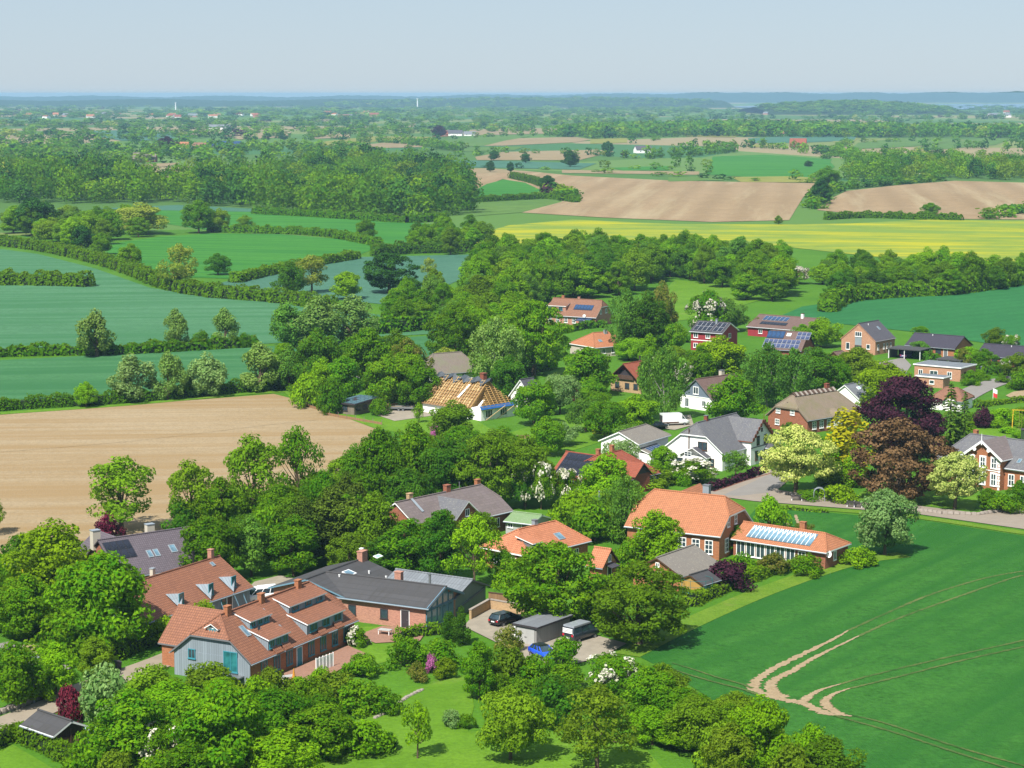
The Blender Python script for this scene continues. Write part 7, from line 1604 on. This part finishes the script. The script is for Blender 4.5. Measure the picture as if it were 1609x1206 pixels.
# ------------------------------------------------------------------ street furniture
def lamp(px, base, top, label, arm=.7, rz=0):
    p = at(px, base); h_ = ztop(p, top); o = thing('street_lamp', label, 'lamp', p, rz)
    MB().tube([(0, 0, 0), (0, 0, h_ * .5), (0, 0, h_)], [.085, .065, .045], 8).build('pole', M['zinc'], o); MB().box(-.12, arm, -.12, .12, h_, h_ + .1).build('lamp_head', M['zinc'], o); MB().box(.1, arm - .08, -.08, .08, h_ - .03, h_ - .002).build('lens', M['lamp_white'], o)
lamp(54, 1105, 1033, 'grey street lamp beside the lane at the lower left'); lamp(1541, 592, 576, 'street lamp beside the curved road', .7, 1); lamp(941, 820, 772, 'grey wooden pole in the shrubs left of the birch', .15); lamp(962, 672, 640, 'thin pole left of the white van', .15)
p = at(1560, 632); o = thing('flagpole', 'white flagpole with a red and white flag in the garden', 'flagpole', p, R(-20)); hf = ztop(p, 610); MB().tube([(0, 0, 0), (0, 0, hf)], [.06, .035], 7).build('pole', M['trim_white'], o)
b = MB()
for i in range(6):
    f_ = lambda k: (.03 + k * .14, .1 * sin(k * 1.3)); (xa, yy), (xb, yz) = f_(i), f_(i + 1)
    for j, mm in ((0, 0), (1, 1)): b.poly([(xa, yy, hf - .9 * (j + 1) - .05 * i), (xb, yz, hf - .9 * (j + 1) - .05 * (i + 1)), (xb, yz, hf - .9 * j - .05 * (i + 1)), (xa, yy, hf - .9 * j - .05 * i)], mm)
m_plain('flag_red', srgb(0xc83c3c), .05); b.build('flag', [M['trim_white'], M['flag_red']], o)
# yellow swing frame and green container
m_plain('yellow_paint', srgb(0xe0b030), .08); m_plain('green_paint', T(0x4c6c44), .12)
p = at(1603, 678); o = thing('swing_frame', 'yellow timber swing frame behind the gabled villa', 'swing', p, R(-10)); hf = ztop(p, 644)
for x in (-1.6, 1.6):
    for y in (-1.0, 1.0): MB().bar((x, y, 0), (x * .9, 0, hf), .06).build('leg', M['yellow_paint'], o)
    MB().bar((x * .96, -.55, hf * .45), (x * .96, .55, hf * .45), .09).build('brace', M['yellow_paint'], o)
MB().bar((-1.7, 0, hf), (1.7, 0, hf), .09).build('crossbar', M['yellow_paint'], o); MB().box(-.3, .3, -.12, .12, .5, .55).build('seat', M['trim_brown'], o); MB().bar((-.25, 0, .55), (-.25, 0, hf), .02).bar((.25, 0, .55), (.25, 0, hf), .02).build('rope', M['wood_pale'], o)
p = at(1606, 692); o = thing('container', 'dark green container at the right edge behind the villa', 'container', (p.x + 1.0, p.y, 0), R(-12)); b = MB().box(-1.2, 3, -1, 1, 0, 2.1); b.build('body', M['green_paint'], o)
for i in range(10): MB().box(-1.1 + i * .42, -.98 + i * .42, -1.06, -1.001, .15, 1.95).build('rib', M['green_paint'], o)
MB().box(-1.25, 3.05, -1.08, 1.05, 2.102, 2.2).build('lid', M['trim_dark'], o)
# parasol at the left edge
p = at(10, 915); o = thing('parasol', 'white garden parasol at the left edge', 'parasol', p); MB().tube([(0, 0, 0), (0, 0, 2.5)], .035, 7).build('pole', M['wood_pale'], o); b = MB()
for i in range(8): a0, a1 = pi / 4 * i, pi / 4 * (i + 1); b.poly([(0, 0, 2.75), (1.5 * cos(a0), 1.5 * sin(a0), 2.2), (1.5 * cos(a1), 1.5 * sin(a1), 2.2)]); b.poly([(1.5 * cos(a0), 1.5 * sin(a0), 2.2), (1.5 * cos(a0), 1.5 * sin(a0), 2.02), (1.5 * cos(a1), 1.5 * sin(a1), 2.02), (1.5 * cos(a1), 1.5 * sin(a1), 2.2)])
b.build('canopy', M['plaster_white'], o); MB().tube([(0, 0, 0), (0, 0, .12)], .3, 10).build('base', M['stone'], o)
# bins, benches, birdhouses, arch
def bin_(px, py, label, col='trim_dark', group=None):
    p = at(px, py); o = thing('wheelie_bin', label, 'bin', p, R(30), group); b = MB(); loft(b, [[(-.24, -.3, .06), (.24, -.3, .06), (.24, .3, .06), (-.24, .3, .06)], [(-.3, -.38, 1.0), (.3, -.38, 1.0), (.3, .38, 1.0), (-.3, .38, 1.0)]]); b.build('body', M[col], o); MB().slab([[(-.33, -.42, 1.1), (.33, -.42, 1.06), (.33, .42, 1.06), (-.33, .42, 1.12)]], .07).build('lid', M[col], o)
    for sg in (-1, 1): MB().tube([(-.2, sg * .3 - .03, .1), (-.2, sg * .3 + .03, .1)], .1, 10).build('wheel', M['rubber'], o)
bin_(186, 1053, 'black wheelie bin beside the lane under the big maple'); bin_(1584, 598, 'black bin beside the curved road, left of the pair', group='bins by the curved road'); bin_(1588, 599, 'pale bin beside the curved road, right of the pair', 'trim_grey', 'bins by the curved road')
def bench(px, py, label, L, rz, mat='board_red', roof=False):
    p = at(px, py); o = thing('garden_bench', label, 'bench', p, rz)
    for i in range(3): MB().box(-L / 2, L / 2, -.25 + i * .17, -.1 + i * .17, .44, .48).build('seat_slat', M[mat], o)
    for i in range(3): MB().box(-L / 2, L / 2, .28, .32, .55 + i * .17, .68 + i * .17).build('back_slat', M[mat], o)
    for x in (-L / 2 + .1, L / 2 - .1): MB().box(x - .05, x + .05, -.25, .28, 0, .438).build('leg', M['trim_white'], o); MB().box(x - .04, x + .04, .322, .38, 0, 1.05).build('back_post', M['trim_white'], o)
bench(822, 692, 'red slatted garden bench on the lawn below the roofless house', 2.4, R(5), 'tile_dull'); bench(1252, 787, 'dark bench under the cream leaved maple at the junction', 1.8, R(-8), 'trim_dark'); bench(1337, 797, 'dark bench left of two beside the bronze beech', 1.4, R(-8), 'trim_dark'); bench(1348, 798, 'dark bench right of two beside the bronze beech', 1.4, R(-8), 'trim_dark')
p = at(1287, 788); o = thing('garden_arch', 'grey metal rose arch beside the road wall', 'arch', p, R(-10)); b = MB(); n = 12
for y in (-.35, .35): b.tube([(-.85, y, 0), (-.85, y, 1.5)] + [(.85 * -cos(pi * i / n), y, 1.5 + .8 * sin(pi * i / n)) for i in range(1, n)] + [(.85, y, 1.5), (.85, y, 0)], .06, 6)
b.build('frame', M['zinc'], o)
for z in (.4, .9, 1.4, 2.1): MB().bar((-.84, -.35, z), (-.84, .35, z), .04).build('rung', M['zinc'], o)
for k, (px, py) in enumerate([(891, 803), (868, 612)]):
    p = at(px, py); o = thing('bird_house', ['wooden bird table on a post behind the salmon cottage', 'red and white playhouse beside the garden tree'][k], 'bird house', p, .4); s_ = 1 if k == 0 else 1.8
    MB().tube([(0, 0, 0), (0, 0, 1.6)], .06, 6).build('post', M['fence_wood'], o); MB().box(-.35 * s_, .35 * s_, -.3 * s_, .3 * s_, 1.6, 1.6 + .5 * s_).build('box', M['board_brown' if k == 0 else 'board_red'], o); z = 1.6 + .5 * s_; MB().slab([[(-.5 * s_, -.45 * s_, z - .05), (.5 * s_, -.45 * s_, z - .05), (.5 * s_, 0, z + .4 * s_), (-.5 * s_, 0, z + .4 * s_)], [(-.5 * s_, .45 * s_, z - .05), (.5 * s_, .45 * s_, z - .05), (.5 * s_, 0, z + .4 * s_), (-.5 * s_, 0, z + .4 * s_)]], .06).build('roof', M['tile_dark'], o)
# ------------------------------------------------------------------ walls and fences
def stone_wall(pts, h_, label, size=.45, mat='stone', name='stone_wall'):
    P = [at(*p) for p in pts]; o = thing(name, label, 'wall', P[0]); meshes = []
    for k in range(5):
        rr = random.Random(k); b = MB(); s_ = size
        loft(b, [[(x * s_ * q, y * s_ * q, z) for x, y in ((-.55, -.4), (0, -.5), (.55, -.4), (.6, .3), (0, .5), (-.6, .35))] for q, z in ((.9, -.05), (1.0 * rr.uniform(.9, 1.1), h_ * .5), (.75, h_ * rr.uniform(.85, 1.15)))]); meshes.append(b.mesh('stone', M[mat]))
    r_ = random.Random(len(pts))
    for a, b_ in zip(P, P[1:]):
        n = max(1, int((b_ - a).length / (size * 1.12)))
        for i in range(n): q = a.lerp(b_, (i + .5) / n) - P[0]; obj('stone', meshes[r_.randrange(5)], o, (q.x, q.y, 0), (0, 0, atan2(b_.y - a.y, b_.x - a.x) + r_.uniform(-.15, .15)))
    return o
stone_wall([(-10, 1126), (30, 1112), (70, 1094), (84, 1086)], .6, 'rough field stone wall along the lane by the street lamp', .75)
stone_wall([(1222, 775), (1260, 780), (1300, 788), (1345, 794)], .5, 'low stone wall along the road under the cream maple', .6)
stone_wall([(1352, 797), (1430, 801), (1480, 808), (1535, 810), (1575, 804), (1609, 796)], .5, 'low stone wall in front of the beech lawn and the villa', .7)
stone_wall([(588, 1130), (612, 1118), (640, 1096), (665, 1084)], .25, 'row of pale edging stones along the lawn bed', .5)
def block_wall(pts, h_, w, label, mat, cap):
    P = [at(*p) for p in pts]; o = thing('retaining_wall', label, 'wall', P[0])
    for a, b_ in zip(P, P[1:]):
        q = (a + b_) / 2 - P[0]; L = (b_ - a).length; an = atan2(b_.y - a.y, b_.x - a.x); MB().box(-L / 2, L / 2, -w / 2, w / 2, -.1, h_).build('wall', M[mat], o, (q.x, q.y, 0), (0, 0, an)); MB().box(-L / 2 - .05, L / 2 + .05, -w / 2 - .06, w / 2 + .06, h_ + .002, h_ + .1).build('coping', M[cap], o, (q.x, q.y, 0), (0, 0, an))
block_wall([(739, 974), (769, 957), (826, 967)], 1.3, .3, 'yellow stone retaining wall behind the black estate car', 'brick_yellow', 'stone')
block_wall([(768, 951), (800, 955)], 1.7, .12, 'brown board fence right of the metal barn', 'fence_wood', 'board_brown')
for k, (a, b_) in enumerate([((505, 651), (600, 668)), ((478, 638), (520, 650))]):
    P0, P1 = at(*a), at(*b_); o = thing('post_fence', ['garden fence of white posts at the corner of the sandy field', 'short garden fence at the left of the solar shed garden'][k], 'fence', P0); n = 8 if k == 0 else 4
    for i in range(n): q = P0.lerp(P1, i / (n - 1)) - P0; MB().box(-.06, .06, -.06, .06, -.1, 1.1).build('post', M['board_larch'], o, q)
    d = P1 - P0; MB().bar((0, 0, .35), (d.x, d.y, .35), .06, .5).build('rail', M['fence_wood'], o)
# terrace of the dormer house
sheet('terrace', [(430, 1066), (470, 1048), (545, 1015), (575, 1028), (520, 1062), (470, 1084)], m_brick('terrace_brick', T(0xd0a088)), z=.16); sheet('terrace', [(560, 1000), (600, 985), (672, 990), (660, 1008), (590, 1012)], M['terrace_brick'], z=.165)
P0, P1 = at(497, 1058), at(527, 1047); an = atan2(P1.y - P0.y, P1.x - P0.x); o = thing('privacy_screen', 'white privacy screen on the terrace of the dormer house', 'screen', P0, an)
for i in range(5): MB().box(i * .62, i * .62 + .6, -.02, .02, .1, 1.7).build('panel', M['plaster_white'], o)
for i in range(6): MB().box(i * .62 - .04, i * .62 + .03, -.05, .05, 0, 1.8).build('post', M['trim_white'], o)
p = at(462, 1082); o = thing('parasol', 'folded orange parasol on the dormer house terrace', 'parasol', p); MB().tube([(0, 0, 0), (0, 0, .9)], .03, 6).build('pole', M['wood_pale'], o); MB().tube([(0, 0, .6), (0, 0, 1.2), (0, 0, 2.3)], [.3, .22, .05], 8).build('canopy', M['orange_cloth'], o); MB().tube([(0, 0, 0), (0, 0, .1)], .28, 10).build('base', M['stone'], o)
def table_set(px, py, rz, label):
    p = at(px, py); o = thing('garden_table', label, 'table', p, rz); MB().box(-.8, .8, -.45, .45, .7, .75).build('table_top', M['board_white'], o)
    for x in (-.7, .7):
        for y in (-.35, .35): MB().box(x - .04, x + .04, y - .04, y + .04, 0, .698).build('leg', M['trim_white'], o)
table_set(452, 1072, .5, 'white garden table on the brick terrace'); table_set(605, 998, -.4, 'garden table on the terrace before the low hall'); table_set(205, 946, .3, 'garden table in the left edge garden near the big maple')
p = at(1095, 938); o = thing('trampoline', 'round turquoise trampoline behind the hedge by the barn', 'trampoline', p); b = MB(); n = 18; m_plain('turquoise', T(0x3c9c9c), .08)
for i in range(n): a0, a1 = 2 * pi * i / n, 2 * pi * (i + 1) / n; b.poly([(2.1 * cos(a0), 1.9 * sin(a0), .85), (2.1 * cos(a1), 1.9 * sin(a1), .85), (1.75 * cos(a1), 1.6 * sin(a1), .88), (1.75 * cos(a0), 1.6 * sin(a0), .88)])
b.build('pad', M['turquoise'], o); MB().poly([(1.76 * cos(2 * pi * i / n), 1.61 * sin(2 * pi * i / n), .84) for i in range(n)]).build('jumping_mat', M['rubber'], o)
for i in range(6): a = 2 * pi * i / 6; MB().tube([(2.0 * cos(a), 1.82 * sin(a), 0), (2.0 * cos(a), 1.82 * sin(a), 2.6)], .03, 6).build('post', M['turquoise'], o)
b = MB()
for i in range(n):
    a0, a1 = 2 * pi * i / n, 2 * pi * (i + 1) / n; b.bar((2.0 * cos(a0), 1.82 * sin(a0), 1.7), (2.0 * cos(a1), 1.82 * sin(a1), 1.7), .03); b.bar((2.0 * cos(a0), 1.82 * sin(a0), 2.5), (2.0 * cos(a1), 1.82 * sin(a1), 2.5), .04)
b.build('net_ring', M['turquoise'], o)
dish_p = at(911.5, 850); o = thing('dish_mast', 'grey satellite dish on a mast beside the salmon cottage', 'satellite dish', dish_p); MB().tube([(0, 0, 0), (0, 0, 2.6)], .04, 6).build('mast', M['zinc'], o); dish(o, (0, -.1, 2.7), .1, .5, 'zinc')

# ------------------------------------------------------------------ far farms and houses
def far_house(px, base, L, Wd, E, H, yaw, wall, roof, label, group='far houses in the landscape', name='distant_house', n=2):
    p = at(px, base); o = thing(name, label, 'house', p, R(yaw), group if group else None); w = Wd / 2; m_ = (H - E) / w
    b = MB().box(-L / 2, L / 2, -w, w, 0, E); b.poly([(-L / 2, -w, E), (-L / 2, w, E), (-L / 2, 0, H)]); b.poly([(L / 2, -w, E), (L / 2, 0, H), (L / 2, w, E)]); b.build('wall', M[wall], o)
    MB().slab([[(-L / 2 - .3, -w - .4, E - .4 * m_), (L / 2 + .3, -w - .4, E - .4 * m_), (L / 2 + .3, 0, H), (-L / 2 - .3, 0, H)], [(-L / 2 - .3, w + .4, E - .4 * m_), (L / 2 + .3, w + .4, E - .4 * m_), (L / 2 + .3, 0, H), (-L / 2 - .3, 0, H)]], .25).build('roof', M[roof], o)
    for i in range(n): fm, pm = win_mesh(1.3, 1.3, 2, 1, 'trim_white', 'glass', 1); q = obj('window', fm, o, (-L / 2 + L * (i + .5) / n, -w - .02, E * .35)); obj('pane', pm, q)
FH = [(285, 236, 24, 12, 4, 10, -20, 'plaster_white', 'tile_orange', 'white gabled far farmhouse with orange roof beside the dark purple tree'), (312, 234, 22, 11, 4, 8, -20, 'brick_red', 'tile_dull', 'far orange roofed barn right of the white gabled farmhouse'), (352, 233, 42, 16, 4, 9, -5, 'trim_grey', 'solar_blue', 'long far barn with blue solar roof'),
      (228, 254, 22, 12, 3, 9, 0, 'brick_red', 'thatch_grey', 'far thatched barn before the purple tree farm'), (32, 306, 14, 9, 3, 8, 10, 'plaster_white', 'tile_red', 'white far house with red roof at the left edge'), (345, 203, 40, 14, 4, 9, -6, 'plaster_white', 'metal_grey', 'far white barn with pale roof'),
      (692, 214, 22, 11, 4, 9, 20, 'brick_red', 'tile_redbrown', 'far brick farm left of the white house on the middle rise'), (714, 213, 26, 11, 4, 9, -10, 'plaster_white', 'tile_grey', 'white far house on the middle rise'), (738, 213, 18, 10, 3, 7, 0, 'plaster_white', 'metal_grey', 'small pale far building right of the white house on the rise'),
      (1254, 231, 20, 12, 5, 11, -12, 'board_red', 'tile_redbrown', 'bright red far barn in the right fields'), (1285, 206, 26, 14, 5, 12, -10, 'plaster_white', 'tile_grey', 'white far house before the long dark wood'), (1222, 213, 16, 22, 4, 9, 40, 'plaster_cream', 'tile_pinkorange', 'pinkish roof at the edge of the long dark wood'),
      (1400, 272, 22, 12, 4, 9, -15, 'brick_pink', 'tile_dull', 'brick farmhouse in the belt above the right brown field'), (1428, 273, 26, 14, 4, 10, -20, 'plaster_white', 'metal_grey', 'farm barn with pale metal roof above the right brown field'), (1558, 214, 22, 12, 4, 9, 0, 'plaster_white', 'tile_grey', 'white far house at the right end of the long wood'),
      (1010, 240, 18, 12, 4, 8, 15, 'plaster_white', 'tile_grey', 'small white far house by the middle hedges'), (1570, 184, 60, 30, 6, 12, 0, 'plaster_white', 'metal_grey', 'pale far halls near the bay'), (540, 186, 30, 18, 5, 11, 0, 'plaster_white', 'tile_red', 'white far house on the left horizon')]
for f in FH: far_house(*f, group=None, name='distant_farm')
rr = random.Random(5)
for i in range(28):
    px, py = (rr.uniform(20, 420), rr.uniform(180, 186)) if i < 18 else ((rr.uniform(420, 900), rr.uniform(176, 184)) if i < 24 else (rr.uniform(1080, 1600), rr.uniform(176, 180)))
    far_house(px, py, rr.uniform(16, 28), rr.uniform(12, 16), rr.uniform(4, 6), rr.uniform(8, 11), rr.uniform(-40, 40), rr.choice(['plaster_white', 'plaster_white', 'brick_pink']), rr.choice(['tile_orange', 'tile_redbrown', 'metal_grey', 'tile_pinkorange']), 'tiny pale house among the trees towards the horizon', 'tiny houses towards the horizon', n=1)
def pole_far(px, base, top, rad, label, name='mast', turbine=False):
    p = at(px, base); h_ = ztop(p, top); o = thing(name, label, 'mast' if not turbine else 'wind turbine', p); MB().tube([(0, 0, 0), (0, 0, h_)], [rad, rad * .6], 8).build('tower', M['trim_white'], o)
    if turbine:
        for k in range(3): a = 2 * pi * k / 3 + px; MB().tube([(0, -2, h_), (h_ * .55 * cos(a), -2, h_ + h_ * .55 * sin(a))], [1.6, .5], 5).build('blade', M['trim_white'], o)
        MB().box(-1.6, 1.6, -3, 5, h_ - 1.6, h_ + 1.6).build('nacelle', M['trim_white'], o)
    else: MB().tube([(0, 0, h_ * .96), (0, 0, h_)], [rad * 1.4, rad * 1.4], 8).build('head', M['trim_white'], o)
pole_far(656, 171, 154, 3.2, 'white mast standing among the far trees'); pole_far(276, 172, 160, 2.6, 'thin white far spire on the left horizon')
# ------------------------------------------------------------------ haze: the air between here and the far shore
hz = MB().box(-14000, 14000, -60, 25000, -1.5, 72)
hm = bpy.data.materials.new('haze_air'); hm.use_nodes = True; ht = hm.node_tree
for n_ in list(ht.nodes):
    if n_.type != 'OUTPUT_MATERIAL': ht.nodes.remove(n_)
pv = ht.nodes.new('ShaderNodeVolumePrincipled'); pv.inputs['Color'].default_value = (.38, .64, .85, 1)
pv.inputs['Density'].default_value = HAZE; pv.inputs['Anisotropy'].default_value = 0.0
ht.links.new(pv.outputs[0], ht.nodes['Material Output'].inputs['Volume'])
ho = hz.build('haze', hm); ho['kind'] = 'stuff'; tag(ho, 'thin blue haze lying over the far fields and hills', 'haze')
